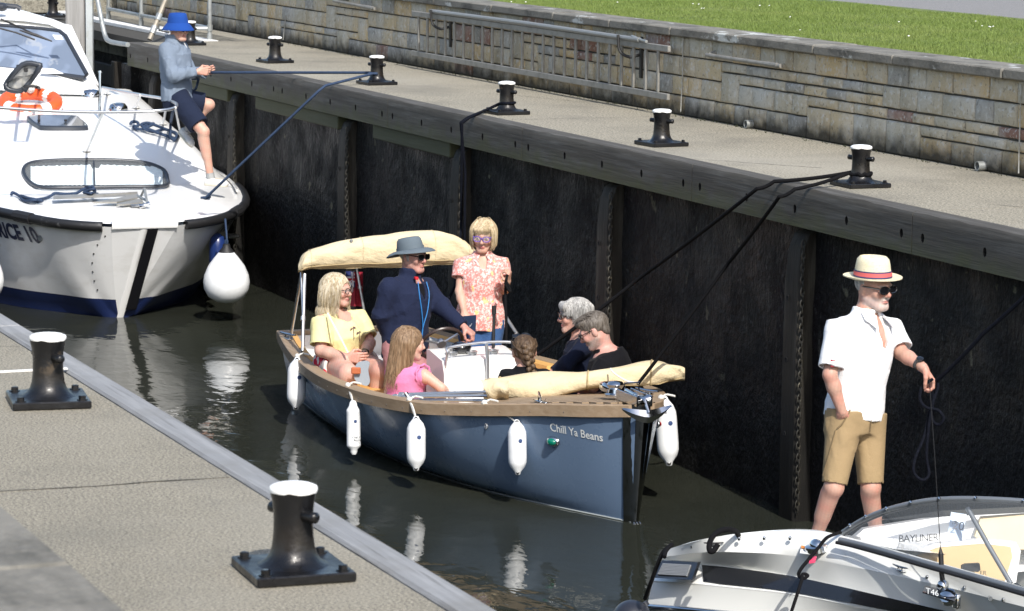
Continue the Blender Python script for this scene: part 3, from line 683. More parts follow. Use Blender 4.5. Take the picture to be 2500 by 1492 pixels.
# foredeck of narrow planks
for k in range(-13, 14):
    t0, t1 = (k-.5)*.054+.003, (k+.5)*.054-.003; s0 = None
    for s in np.linspace(.1, 1.3, 60):
        if cr(BS, BH, s)-.07 > max(abs(t0), abs(t1)): s0 = s; break
    if s0 is None: continue
    s0 = max(s0, .16); s1 = 1.28
    def dp_(s, t, dz): x, yc = bc(s); return V(x+.1*max(0, 1-s/.5), yc+t, WZ+cr(BS, BZ, s)-.004+dz+.02*(1-(t/.6)**2))
    part('deck_plank', MB().rings([[dp_(s, t0, -.02), dp_(s, t0, 0), dp_(s, t1, 0), dp_(s, t1, -.02)] for s in np.linspace(s0, s1, 7)]), m_teak, bb, smooth=30)
part('deck_caulking', MB().rings([[gun(s, -1, -.06, -.016), V(*bc(s), WZ+cr(BS, BZ, s)+.006), gun(s, 1, -.06, -.016)] for s in np.linspace(.06, 1.29, 16)], False, (False, False)), mat('caulking', (.02, .018, .016), .7), bb)
# bow fittings
x, yc = bc(.13); zt = WZ+.79
br_ = part('bow_roller', MB().box((x+.10, yc-.05, zt+.012), (.16, .005, .035), ch=.003).box((x+.10, yc+.05, zt+.012), (.16, .005, .035), ch=.003).box((x+.06, yc, zt-.018), (.14, .05, .006)).lathe([(.012, -.05), (.038, -.045), (.026, 0), (.038, .045), (.012, .05)], (x+.215, yc, zt+.01), (0, 1, 0), 16).tube([V(x+.06, yc-.05, zt+.05), V(x+.06, yc-.05, zt+.1), V(x+.06, yc+.05, zt+.1), V(x+.06, yc+.05, zt+.05)], .006, 6), m_chrome, bb)
an = MB().tube([V(x-.02, yc, zt+.04), V(x+.27, yc, zt+.02), V(x+.33, yc, zt-.05)], .012, 8)
anc = thing('bow_anchor', 'polished plough anchor hung in the bow roller of the blue boat', 'anchor', (x+.3, yc, zt-.06))
part('shank', an, m_chrome, anc)
fl = []
for t in np.linspace(-1, 1, 13):
    c = V(x+.325-.03*abs(t), yc+t*.17, zt-.075+.055*abs(t)**1.6); wd = .035*(1-abs(t)**2)+.006
    fl.append([c+V(-.008, 0, wd), c+V(.012, 0, 0), c+V(-.008, 0, -wd)])
part('fluke', MB().rings(fl), m_chrome, anc, smooth=50)
def cleat(root, c, dirv, L_=.1, m=None):
    d = nrm(dirv); up = V(0, 0, 1); mb = MB(); c = np.asarray(c, float)
    for s in (-1, 1): mb.tube([c+d*s*L_*.28, c+d*s*L_*.25+up*L_*.32], [L_*.11, L_*.08], 8)
    mb.tube([c-d*L_+up*L_*.42, c-d*L_*.5+up*L_*.37, c+up*L_*.35, c+d*L_*.5+up*L_*.37, c+d*L_+up*L_*.42], [L_*.06, L_*.1, L_*.11, L_*.1, L_*.06], 8)
    mb.box(c+up*.004, (L_*.55, L_*.22, .004), ch=.002)
    return part('cleat', mb, m or m_chrome, root, smooth=50)
cleat(bb, gun(.62, -1, -.10, .015), (1, -.35, 0), .105); cleat(bb, gun(.5, 1, -.10, .015), (1, .4, 0), .1); cleat(bb, gun(.52, -1, -.035, .006), (1, -.6, 0), .05); cleat(bb, gun(4.75, -1, -.03, .006), (1, .3, 0), .1)
wx, wy = bc(.33)
part('windlass', MB().lathe([(.07, 0), (.07, .012), (.045, .02), (.04, .045), (.052, .06), (.056, .075), (.045, .09), (.01, .096)], (wx, wy+.01, WZ+.765), n=20).box((wx-.12, wy+.01, WZ+.80), (.07, .035, .03), ch=.015), m_chrome, bb, smooth=45)
# name and lights
s_n, z_n = .475, .535
TW = text2d('Chill Ya Beans', 1.)[0][:, 0].max()
def namefn(u, v): return hullp(s_n-u/TW*.315, -1, z_n+v*.075-.02*u/TW, .0025)
m_let = mat('white_lettering', (.72, .74, .72), .5)
lettering('boat_name', 'Chill Ya Beans', namefn, m_let, hull, size=1., shear=.05, bold=.012)
NLR = np.array([[math.cos(.55), -math.sin(.55), 0], [math.sin(.55), math.cos(.55), 0], [0, 0, 1]])
p = hullp(.47, -1, .465, .0); nl = part('navigation_light', MB().ell(p, (.055, .03, .036), rot=NLR, n=16, m=8), m_chrome, bb, smooth=60)
part('lens', MB().ell(p+V(.012, -.020, -.002), (.036, .020, .024), rot=NLR, n=14, m=8), mat('green_lens', (.0, .16, .10), .1, coat=1.), nl, smooth=60)
p = hullp(.42, 1, .55, .0); nl = part('navigation_light', MB().ell(p, (.05, .022, .032), n=16, m=8), m_chrome, bb, smooth=60)
part('lens', MB().ell(p+V(.014, .01, 0), (.03, .017, .021), n=14, m=8), mat('red_lens', (.35, .008, .01), .1, coat=1.), nl, smooth=60)
p = hullp(.93, -1, .50, 0.001); part('bilge_outlet', MB().lathe([(.021, 0), (.021, .006), (.013, .007), (.012, -.01)], p, (0, -1, 0), 14), m_steel, bb)
# console
cx, cy = -20.22, 8.02
cz = WZ+.13
prof = [(.19, 0), (.19, .47), (.15, .56), (-.10, .60), (-.16, .60), (-.16, 0)]
con = part('console', MB().prism([V(cx+a, cy-.29, cz+b) for a, b in prof], (0, .58, 0)), m_gel, bb, smooth=25)
part('console_seat', MB().box((cx+.32, cy, cz+.17), (.13, .27, .17), ch=.025), m_gel, con)
for yy in (-.17, -.02, .14): part('cup_holder', MB().lathe([(.045, 0), (.045, .008), (.036, .009), (.034, -.02), (.0, -.02)], (cx+.02, cy+yy, cz+.592), n=16), m_steel, con)
part('compass', MB().ell((cx-.03, cy-.08, cz+.62), (.075, .075, .045), n=16, m=8), mat('gloss_black', (.008, .008, .009), .1, coat=1.), con, smooth=60)
hr = [V(cx+.16, cy-.27, cz+.50), V(cx+.20, cy-.27, cz+.62), V(cx+.17, cy-.24, cz+.66), V(cx+.16, cy+.05, cz+.68), V(cx+.17, cy+.24, cz+.67), V(cx+.20, cy+.30, cz+.63), V(cx+.19, cy+.30, cz+.52)]
part('grab_rail', MB().tube(smoothpath(hr, 6), .0095, 10), m_steel, con)
part('rail_post', MB().tube([V(cx+.18, cy+.03, cz+.67), V(cx+.205, cy+.03, cz+.55), V(cx+.215, cy+.03, cz+.33)], .0125, 10), m_steel, con)
part('throttle_lever', MB().tube([V(cx-.06, cy+.18, cz+.6), V(cx-.08, cy+.19, cz+.86)], .012, 8).tube([V(cx-.078, cy+.19, cz+.84), V(cx-.082, cy+.19, cz+.90)], .017, 10), m_blackrub, con)
wc = V(cx-.36, cy-.10, cz+.60); wx_ = nrm(V(-.8, 0, .6)); ua, ub = frame(wx_)
swh = part('steering_wheel', MB().tube([wc+.155*(ua*math.cos(t)+ub*math.sin(t)) for t in np.arange(28)*2*math.pi/28], .013, 8, closed=True), mat('dark_wood_rim', (.04, .025, .02), .35), con)
for t in (.3, 2.4, 4.5): part('spoke', MB().tube([wc, wc+.15*(ua*math.cos(t)+ub*math.sin(t))], .009, 6), m_steel, swh)
part('hub', MB().lathe([(.035, -.01), (.035, .02), (.01, .03)], wc, wx_, 14), m_steel, swh)
# raised canopy: folded fabric on a hooped frame
can = thing('bimini_canopy', 'cream canvas sun canopy folded on its hoop over the stern', 'canopy', (-22.0, 8.0, WZ+.5))
D0 = 23.35
keys = [(728, 655, 10), (748, 636, 21), (800, 626, 29), (880, 617, 37), (960, 611, 42), (1040, 606, 43), (1100, 608, 38), (1140, 621, 27), (1172, 642, 14)]
rs = []; K = 80
for i in range(K+1):
    u = i/K; idx = np.arange(len(keys))/(len(keys)-1)
    px, py, hh_ = [cr(idx, [k[j] for k in keys], u) for j in range(3)]
    c = at(px, py, D0+.15*u); h = hh_/325.; ring = []
    dp2 = .085*min(1, .5+8*u*(1-u))
    for t in np.arange(30)*2*math.pi/30:
        wr = 1+.09*math.sin(9*u*2+3*t)*math.sin(5*t+14*u)+.05*math.sin(31*u+2*t)+.04*math.sin(47*u-4*t)
        zz = math.sin(t); zz = (abs(zz)**.8)*np.sign(zz)
        ring.append(c+V(math.cos(t)*dp2*wr, .03*math.cos(t)*(u-.5), zz*h*(1+.03*math.sin(23*u+4*t)+.015*math.sin(52*u+3*t))))
    rs.append(ring)
part('canvas', MB().rings(rs), m_canvas, can, smooth=60)
part('hem_seam', MB().tube([r_[24]+V(.006, -.004, .0) for r_ in rs[3:-3]], .0055, 6), mat('canvas_seam', (.40, .31, .17), .8), can)
part('hem_seam', MB().tube([r_[27]+V(.006, -.004, .0) for r_ in rs[3:-3]], .004, 6), mat('canvas_seam', (.40, .31, .17), .8), can)
for k_ in (12, 30, 52, 68): part('canvas_seam', MB().tube([q+nrm(q-np.mean(rs[k_], 0))*.002 for q in rs[k_]], .003, 5, closed=True), m_canvas, can)
sb = gun(4.05, -1, -.05, .01); sb2 = gun(4.75, -1, -.05, .01)
tp = at(742, 668, D0)
pole = part('pole', MB().tube([sb, tp+V(.02, 0, 0)], .0125, 10).tube([sb+(tp-sb)*.42, sb+(tp-sb)*.47], .019, 10), m_steel, can)
part('pole', MB().tube([tp+V(-.06, .0, .0), sb+(tp-sb)*.42+V(.01, 0, 0)], .0125, 10), m_steel, can)
part('pole', MB().tube([sb2, tp+V(-.12, .02, -.02)], .0115, 10), m_steel, can)
pb = gun(3.5, 1, -.05, .01); tp2 = at(1165, 665, D0+.3)
part('pole', MB().tube([pb, tp2], .0125, 10).tube([pb+(tp2-pb)*.05, pb+(tp2-pb)*.1], .019, 10), m_steel, can)
for q in (sb, sb2, pb): part('deck_fitting', MB().lathe([(.022, -.005), (.022, .006), (.012, .012), (.01, .035)], q, n=12), m_chrome, can)
part('arch_end_knob', MB().tube([at(858, 617, D0), at(858, 588, D0)], .006, 8).lathe([(.012, -.01), (.014, .01), (.005, .018)], at(858, 590, D0), n=8), m_galv, can)
# folded canopy on the foredeck
fc = thing('folded_cover', 'cream canvas cover rolled on the foredeck of the blue boat', 'boat cover', gun(1.0, -1, -.1))
kf = [(1183, 952, 29, 21.0), (1215, 950, 31, 20.95), (1290, 945, 28, 20.9), (1370, 938, 26, 20.9), (1450, 928, 23, 20.9), (1520, 917, 21, 20.9), (1590, 908, 24, 20.95), (1640, 910, 21, 21.0), (1672, 913, 14, 21.0)]
rs = []; K = 44
for i in range(K+1):
    u = i/K; idx = np.arange(len(kf))/(len(kf)-1)
    px, py, hh_, dd = [cr(idx, [k[j] for k in kf], u) for j in range(4)]
    c = at(px, py, dd); h = hh_/362.; ring = []
    for t in np.arange(20)*2*math.pi/20:
        zz = math.sin(t); zz = (abs(zz)**.7)*np.sign(zz); yy = math.cos(t); yy = (abs(yy)**.7)*np.sign(yy)
        w2 = 1+.07*math.sin(3*t+6*u)+.06*math.sin(17*u+2*t)+.08*math.sin(40*u+5*t)*(abs(u-.9) < .12)
        ring.append(c+V(.5, -.25, 0)*yy*.17*w2+V(0, 0, 1)*zz*h*w2+V(0, 0, .03*math.sin(5*u*3)*yy))
    rs.append(ring)
part('canvas_roll', MB().rings(rs), m_canvas, fc, smooth=60)
for k_ in (6, 21, 33): part('tie_strap', MB().tube([q+nrm(q-np.mean(rs[k_], 0))*.003 for q in rs[k_]], .006, 5, closed=True), mat('canvas_seam', (.40, .31, .17), .8), fc)
part('roll_seam', MB().tube([r_[17]+V(.002, -.004, .002) for r_ in rs[1:-1]], .0045, 5), mat('canvas_seam', (.40, .31, .17), .8), fc)
a, b = at(1170, 925, 20.75), at(1250, 990, 20.65)
part('canvas_flap', MB().sheet(lambda u, v: at(1172+70*u+26*v*(1-u), 925+60*v+4*math.sin(9*u)-10*u*v, 20.72-.10*math.sin(math.pi*v)*(.5+u)), 10, 8), m_canvas, fc, smooth=60, fix=False)
for (p0, p1) in (((975, 963), (1190, 957)), ((960, 968), (1190, 966)), ((995, 976), (1190, 978))):
    q0, q1 = at(*p0, 21.15), at(*p1, 20.85); part('frame_tube', MB().tube([q0, q1], .0115, 10).tube([q0, q0+(q1-q0)*.05], .016, 10), m_steel, fc)
part('frame_bracket', MB().tube([at(990, 958, 21.1), at(1000, 975, 21.1)], .014, 8).tube([at(1108, 955, 21), at(1112, 972, 21)], .014, 8).tube([at(963, 962, 21.16), at(966, 975, 21.16)], .014, 8), m_chrome, fc)
cap_ = part('cover_strap', MB().tube(smoothpath([at(1490, 900, 20.75), at(1500, 912, 20.7), at(1530, 930, 20.68), at(1560, 935, 20.7)]), .006, 6), m_rope_w, fc)
# ensign on its staff behind the passengers
fg = thing('ensign_flag', 'red ensign hanging from a staff under the canopy', 'flag', at(893, 780, 23.8))
q0, q1 = at(893, 782, 23.75), at(866, 628, 23.75)
part('staff', MB().tube([q0, q1], .011, 8).tube([q0+(q1-q0)*.5, q0+(q1-q0)*.54], .018, 8), m_steel, fg)
def flagpt(u, v): return at(846+38*u+9*v*(1-u)+3*math.sin(7*u), 664+84*v, 23.78+.03*math.sin(9*u+2*v))
part('red_field', MB().sheet(flagpt, 14, 10), mat('flag_red', (.30, .012, .03), .8), fg, smooth=60, fix=False)
part('canton', MB().sheet(lambda u, v: flagpt(-.03+.62*u, -.02+.47*v)-RW[:, 2]*.008, 8, 6), mat('flag_blue', (.015, .025, .12), .8), fg, smooth=60, fix=False)
def fstrip(a, b, w0, m, off):
    a, b = np.array(a), np.array(b); d = nrm(b-a); n_ = np.array([-d[1], d[0]])*w0
    part('union_stripe', MB().sheet(lambda u, v: flagpt(*(a+(b-a)*u+n_*(v-.5)))-RW[:, 2]*off, 6, 1), m, fg, smooth=60, fix=False)
m_fw = mat('flag_white', (.7, .7, .7), .8); m_fr = mat('flag_red2', (.42, .012, .02), .8)
fstrip((0, .43), (.58, 0), .13, m_fw, .012); fstrip((0, .22), (.58, .22), .16, m_fw, .013); fstrip((.3, 0), (.3, .45), .2, m_fw, .0125); fstrip((0, .43), (.58, 0), .05, m_fr, .015); fstrip((0, .22), (.58, .22), .07, m_fr, .016)
# fenders
m_fend = mat('white_fender', (.78, .80, .81), .35, coat=.2, layers=[((.66, .68, .68), 9, .5, .7, .5)])
m_fblue = mat('fender_badge', (.03, .06, .16), .5)
def fender(px, pyt, pyb, wpx, dep, tie, label, tilt=0, style=0):
    a, b = at(px, pyt, dep), at(px+tilt, pyb, dep); Lh = np.linalg.norm(b-a); r = wpx/2*dep/FPX; ax = nrm(a-b)
    o = thing('fender', label, 'fender', b, 'white fenders of the blue boat')
    pr = [(r*.22, 0), (r*.30, .02*Lh), (r*.36, .06*Lh), (r*.8, .15*Lh), (r*.97, .23*Lh), (r, .32*Lh), (r, .7*Lh), (r*.96, .78*Lh), (r*.75, .87*Lh), (r*.36, .95*Lh), (r*.28, .985*Lh), (r*.2, Lh)]
    if style: pr = [(r*.3, 0), (r*.5, .05*Lh), (r*.55, .1*Lh), (r*.9, .14*Lh), (r, .17*Lh), (r*.97, .2*Lh), (r*.97, .78*Lh), (r, .8*Lh), (r*.95, .83*Lh), (r*.6, .9*Lh), (r*.5, .96*Lh), (r*.3, Lh)]
    bd = part('body', MB().lathe(pr, b, ax, 22), m_fend, o, smooth=60)
    cdir = -RW[:, 2]
    part('eye', MB().lathe([(r*.16, -.02), (r*.19, 0.001), (r*.12, .002)], b+ax*.045*Lh+cdir*r*.3, cdir, 10), m_hole, bd)
    part('eye', MB().lathe([(r*.16, -.02), (r*.19, 0.001), (r*.12, .002)], b+ax*.955*Lh+cdir*r*.3, cdir, 10), m_hole, bd)
    bdg = b+ax*.62*Lh+nrm(cdir+RW[:, 0]*.35)*r*1.002
    part('badge', MB().lathe([(r*.22, -.004), (r*.22, .002), (r*.05, .003)], bdg, nrm(cdir+RW[:, 0]*.35), 12), m_fblue, bd)
    t = np.asarray(tie, float)
    part('lanyard', MB().tube(smoothpath([a-ax*.02, a+(t-a)*.5+V(.008, 0, 0), t]), .006, 6).tube(smoothpath([a-ax*.02, a+(t-a)*.5-V(.012, 0, 0), t]), .006, 6).ell(t, (.022, .02, .02), n=8, m=6).tube(smoothpath([t, t+V(0, .03, .015), t+V(-.03, .06, .012), t+V(.02, .09, .008)]), .007, 6), m_rope_w, o)
    return o
def gdep(px, py, z): return depth(on_z(px, py, WZ+z))
fender(726, 872, 1001, 46, gdep(745, 868, .5)-.22, gun(4.0, -1, .0, .012), 'white fender nearest the stern of the blue boat, below the canopy pole', -4)
fender(862, 978, 1110, 35, gdep(862, 950, .515)-.14, gun(2.55, -1, .0, .012), 'slim ribbed white fender below the woman in yellow', 2, 1)
fender(1016, 1016, 1150, 47, gdep(1016, 985, .57)-.12, gun(1.60, -1, .0, .012), 'white fender hanging amidships below the girl in pink', 0)
fender(1262, 1024, 1160, 46, gdep(1262, 987, .66)-.10, gun(.92, -1, .0, .012), 'white fender just left of the green light, below the rolled cover', 2)
fender(1622, 968, 1138, 54, 20.35, gun(.34, 1, .0, .012), 'white fender leaning out from the bow, right of the anchor', 12)
lettering('print', 'Chill Ya', lambda u, v: at(860+u*360, 1070-v*360, gdep(862, 950, .515)-.14-.052), m_hole, bb, size=.02); lettering('print', 'Beans', lambda u, v: at(864+u*360, 1077-v*360, gdep(862, 950, .515)-.14-.052), m_hole, bb, size=.02)
# ================================================================== the white cruiser
cz_ = thing('cabin_cruiser', 'white hire cruiser with a cabin, seen over its bow at the left', 'boat', (-29, 7.5, WZ))
HA = math.radians(4.0); AFT = V(-math.cos(HA), math.sin(HA), 0); PRT = V(math.sin(HA), math.cos(HA), 0); CS = V(-26.93, 7.50, 0)
def cp(s, t, z): return CS+AFT*s+PRT*t+V(0, 0, WZ+z)
def cloc(p): r_ = np.asarray(p)-CS; return float(r_ @ AFT), float(r_ @ PRT)
HS = [0, .06, .14, .3, .63, 1.2, 2.0, 3.0, 5.0, 7.0, 9.5]
HB = [.30, .47, .60, .77, .98, 1.19, 1.36, 1.47, 1.53, 1.5, 1.4]
HWL = [0, 0.0, .0, .03, .26, .72, 1.06, 1.26, 1.38, 1.4, 1.35]
HZ = [.88, .885, .89, .90, .92, .93, .94, .95, .95, .95, .95]
ZS = [0, .5, 1.7, 1.95, 2.45, 3.0, 4.0, 5.2, 6.1, 6.3]
ZC = [.93, .99, 1.05, 1.075, 1.255, 1.36, 1.46, 1.56, 1.64, 1.66]
m_cru = mat('cruiser_white', (.80, .80, .785), .3, coat=.2, layers=[((.74, .74, .72), 2.5, .5, .7, .5)])
m_chull = mat('cruiser_hull', (.75, .755, .75), .38, coat=.15, layers=[((.58, .57, .54), (3, 3, 6), .5, .68, .5, 8), ((.12, .12, .12), (1.2, 1.2, 9), .70, .74, .6, 8), ((.50, .42, .28), (2, 2, 4), .66, .74, .5, 6)], bump=(2.2, .2, .02))
m_cblue = mat('cruiser_boot_blue', (.008, .018, .075), .45, layers=[((.02, .03, .09), 6, .5, .7, .6)])
zl = [1, .85, .68, .5, .34, .24]
def chull(s, sd, f):
    zt = cr(HS, HZ, s); hb = cr(HS, HB, s); wl = cr(HS, HWL, s); z = f*zt
    b = wl+(hb-wl)*max(f, 0)**(.8); b = max(b, .012)
    fs = max(0, (.42-s))  # raked stem
    return cp(s+fs*(1-f)*.98, sd*b-.15*(1-f), z)
mb = MB()
for sd in (-1, 1):
    rs = []
    for i in range(41):
        s = 9.0*(i/40)**2.0; ring = []
        for f in (1, .9, .78, .64, .5, .38, .27, .2): ring.append(chull(s, sd, f))
        rs.append(ring)
    mb.rings(rs, False, (False, False), 0)
    rs = []
    for i in range(41):
        s = 9.0*(i/40)**2.0; rs.append([chull(s, sd, .2), chull(s, sd, .1), chull(s, sd, 0), chull(s, sd, 0)-V(0, 0, .3)])
    mb.rings(rs, False, (False, False), 1)
ch_ = part('hull', mb, [m_chull, m_cblue], cz_, smooth=40)
mbp = MB().rings([[chull(0, -1, f), chull(0, -1, f)*.5+chull(0, 1, f)*.5-AFT*.01, chull(0, 1, f)] for f in (1, .9, .78, .64, .5, .38, .27, .2, .1, 0)], False, (False, False)); part('bow_plate', mbp, m_chull, cz_, smooth=40)
# deck and coachroof in one moulding
def deckz(s, t):
    hb = cr(HS, HB, min(s, 9)); ze = cr(HS, HZ, min(s, 9))+.03; zc = cr(ZS, ZC, s); a = min(1, abs(t)/hb)
    tw = np.interp(s, [0, 1.5, 2.2, 4, 6.4], [.9, .78, .72, .70, .74]); k = np.clip((a-tw)/(1.0-tw), 0, 1); k = k*k*(3-2*k)
    return ze+(zc-.035*a*a-ze)*(1-k)
def deckpt(u, v):
    s = 6.35*u**1.25; hb = cr(HS, HB, s)+.012; t = (v*2-1); t = np.sign(t)*abs(t)**.8*hb
    return cp(s, t, deckz(s, t))
part('deck', MB().sheet(deckpt, 46, 46), m_cru, cz_, smooth=60, fix=False)
part('bow_face', MB().rings([[cp(-.012+.0, t, .86), cp(-.03, t, .90), cp(0, t, .965)] for t in np.linspace(-.30, .30, 8)], False, (False, False)), m_cru, cz_, smooth=50)
# rub rail
for sd in (-1, 1):
    pts = [chull(s, sd, 1.0)+PRT*sd*.02+V(0, 0, .0) for s in [.02, .05, .09, .15, .24, .36, .52, .75, 1.1, 1.5, 2, 2.6, 3.3, 4.2, 5.2, 7, 9]]
    if sd > 0: pts = [p for i, p in enumerate(pts) if i >= 0]
    rr_ = part('rub_rail', MB().tube(pts, .045, 10), mat('scuffed_black_rub', (.012, .012, .013), .5, layers=[((.10, .10, .10), 14, .62, .72, .6, 6)]), cz_, smooth=60)
    j = chull(.16, sd, 1.)+PRT*sd*.02
    part('rail_sleeve', MB().tube([chull(.5, sd, 1.)+PRT*sd*.02, chull(.72, sd, 1.)+PRT*sd*.02], .053, 10), m_blackrub, rr_)
# stem bar and its black guard
st1 = []; st2 = []
for f in np.linspace(0, .97, 12):
    s = .0+.42*(1-f)*.98; z = f*.88; p = cp(s, -.15*(1-f), z)
    st1.append([p+AFT*.10-PRT*.09*(f+.15), p-AFT*.012-PRT*.03, p-AFT*.02, p-AFT*.012+PRT*.03, p+AFT*.10+PRT*.09*(f+.15)])
    if f > .08: st2.append([p+AFT*.03+PRT*.035, p-AFT*.03+PRT*.03, p-AFT*.03+PRT*.125-AFT*.0, p+AFT*.05+PRT*.14])
part('stem_bar', MB().rings(st1, False, (False, False)), m_cru, cz_, smooth=50)
part('stem_guard', MB().rings(st2), mat('black_stem_guard', (.006, .006, .008), .5, spec=.2), cz_, smooth=50)
# lettering on both bows
m_nav = mat('navy_lettering', (.012, .018, .055), .5)
def bowfn(s0, z0, sd, k):
    def f(u, v):
        s = s0-u*k if sd < 0 else s0+u*k; zt = cr(HS, HZ, max(s, 0)); q = chull(max(s, .02), sd, (z0+v)/zt); return q+PRT*sd*.006-AFT*.004
    return f
lettering('boat_name', 'CAPRICE 10', bowfn(1.50, .685, -1, .90), m_nav, ch_, size=.20, bold=.008)
lettering('boat_name', 'CAPRICE 10', bowfn(.50, .72, 1, .80), m_nav, ch_, size=.14, bold=.004)
part('bow_badge', MB().lathe([(.03, -.01), (.03, .008), (.015, .01)], chull(.55, -1, .80), -PRT-AFT*.5, 12), m_galv, ch_)
for k_ in range(7):
    part('rivet', MB().lathe([(.008, -.004), (.007, .004), (.002, .006)], chull(.02+.03*k_, -1, .9-.1*k_)-PRT*.002, -PRT-AFT*.8, 6), m_blackrub, ch_)
# foredeck window with curtains
m_frame = mat('dark_window_frame', (.03, .035, .045), .35)
m_glass = mat('tinted_glass', (.75, .80, .82), .03, alpha=.12, spec=.6)
def on_deck(px, py, off=0.):
    """march along the view line to the deck moulding"""
    d = ray(px, py); lo = 22.
    def hit(dep):
        p = CAM+d*dep/FPX; s, t = cloc(p); return 0 < s < 6.35 and abs(t) < cr(HS, HB, s) and p[2]-WZ <= deckz(s, t)+off
    for dep in np.arange(25.5, 35, .25):
        if hit(dep):
            a, b = dep-.25, dep
            for _ in range(6):
                m_ = (a+b)/2; a, b = (a, m_) if hit(m_) else (m_, b)
            return CAM+d*b/FPX
    return CAM+d*30/FPX
def roundpath(pts, n=8):
    P = [np.array(p, float) for p in pts]+[np.array(pts[0], float)]; out = []; m_ = len(pts)
    for i in range(m_):
        p0, p1, p2, p3 = P[(i-1) % m_], P[i], P[(i+1) % m_], P[(i+2) % m_]
        for k in range(n):
            t = k/n; out.append(.5*((2*p1)+(-p0+p2)*t+(2*p0-5*p1+4*p2-p3)*t*t+(-p0+3*p1-3*p2+p3)*t**3))
    return out
wo = roundpath([(58, 423), (70, 400), (125, 392), (230, 390), (340, 395), (395, 412), (408, 435), (400, 454), (300, 456), (180, 458), (92, 455)], 5)
wp = [on_deck(*p, .03) for p in wo]; wc2 = np.mean(wo, 0)
def disc(off, k0=1.): return MB().rings([[on_deck(*(wc2+(np.array(q)-wc2)*f*k0), off) for q in wo] for f in (1, .8, .6, .4, .2, .03)], True, (False, True))
win = part('bow_window', MB().tube(wp, .019, 8, closed=True), m_frame, cz_, smooth=60)
cen = np.mean(wp, 0); upn = nrm(V(.55, -.1, 1))
part('pane', disc(.036), m_glass, win, smooth=60)
m_curt = mat('pale_curtain', (.62, .72, .74), .8, layers=[((.74, .80, .80), (9, 9, 2), .45, .6, .8)])
mbx = MB(); n_ = 60; cv = []
for i in range(n_+1):
    px = 75+i/n_*322; top = 402+1.2*math.sin(px*.4)+(8 if abs(px-232) < 10 else 0)+abs(px-232)*.03; bot = 452
    for j in range(5): cv.append(on_deck(px, top+(bot-top)*j/4, .024)+upn*.004*math.sin(px*.55+j*.5))
mbx.add(cv, [(i*5+j, (i+1)*5+j, (i+1)*5+j+1, i*5+j+1) for i in range(n_) for j in range(4)]); part('curtain', mbx, m_curt, win, smooth=60, fix=False)
part('mullion', MB().tube([on_deck(229, 393, .03), on_deck(231, 456, .03)], .008, 6), m_frame, win)
part('window_backing', disc(.012), mat('dark_interior', (.03, .035, .04), .8), win, smooth=60)
# deck hatch, open hatch, vents
def hatch(px, root, name):
    pts = [on_deck(*p, .0) for p in px]; mbh = MB(); up = V(0, 0, 1); c = np.mean(pts, 0)
    mbh.rings([[p for p in pts], [p+up*.035+(c-p)*.02 for p in pts], [p+up*.045+(c-p)*.08 for p in pts]], True, (False, False)); h = part(name, mbh, m_frame, root, smooth=40)
    mbg = MB(); mbg.add([p+up*.044+(c-p)*.08 for p in pts], [tuple(range(len(pts)))]); part('pane', mbg, mat('smoked_pane', (.10, .12, .15), .08, coat=1.), h)
    return h
h1 = hatch(roundpath([(68, 298), (76, 290), (180, 291), (196, 297), (214, 313), (205, 319), (110, 319), (90, 314)], 3), cz_, 'deck_hatch')
for px in (95, 160): part('catch', MB().box(on_deck(px, 294, .06), (.02, .012, .01), ch=.004), m_blackrub, h1)
h2 = part('hatch_coaming', MB().tube([on_deck(*p, .02) for p in roundpath([(38, 222), (60, 212), (90, 212), (112, 226), (70, 224)], 4)], .015, 6, closed=True), m_blackrub, cz_)
hq = [(14, 208), (55, 158), (92, 158), (96, 166), (60, 214), (36, 222)]
hc = [at(*p, 31.2-.15*(p[1] < 190)) for p in roundpath(hq, 4)]; hcen = np.mean(hc, 0)
hl = part('open_hatch_lid', MB().tube(hc, .028, 8, closed=True), m_frame, cz_, smooth=60)
mbg = MB(); mbg.add([p for p in hc]+[hcen], [(i, (i+1) % len(hc), len(hc)) for i in range(len(hc))]); part('pane', mbg, mat('grey_hatch_pane', (.30, .30, .29), .15, coat=.5, layers=[((.45, .43, .38), 7, .5, .6, .8), ((.16, .17, .19), 4, .5, .6, .8)]), hl, fix=False)
part('hatch_stay', MB().tube([at(77, 196, 31.2), at(62, 224, 31.4)], .014, 8), m_blackrub, hl)
for p in ((45, 163), (63, 171)): part('catch', MB().box(at(*p, 31.05), (.01, .02, .02), ch=.004), m_blackrub, hl)
for c, w_ in (((222, 230), 21), ((288, 264), 22)):
    p = on_deck(*c, .02); v_ = part('deck_vent', MB().lathe([(.105, -.02), (.10, .012), (.075, .045), (.03, .055)], p, (.05, -.05, 1), 20), m_chrome, cz_, smooth=60)
    for k in range(4): part('vent_slot', MB().ell(at(c[0]-13+k*8.5, c[1]-.5+.4*k, depth(p)-.09), (.011, .011, .011), n=8, m=6), m_hole, v_)
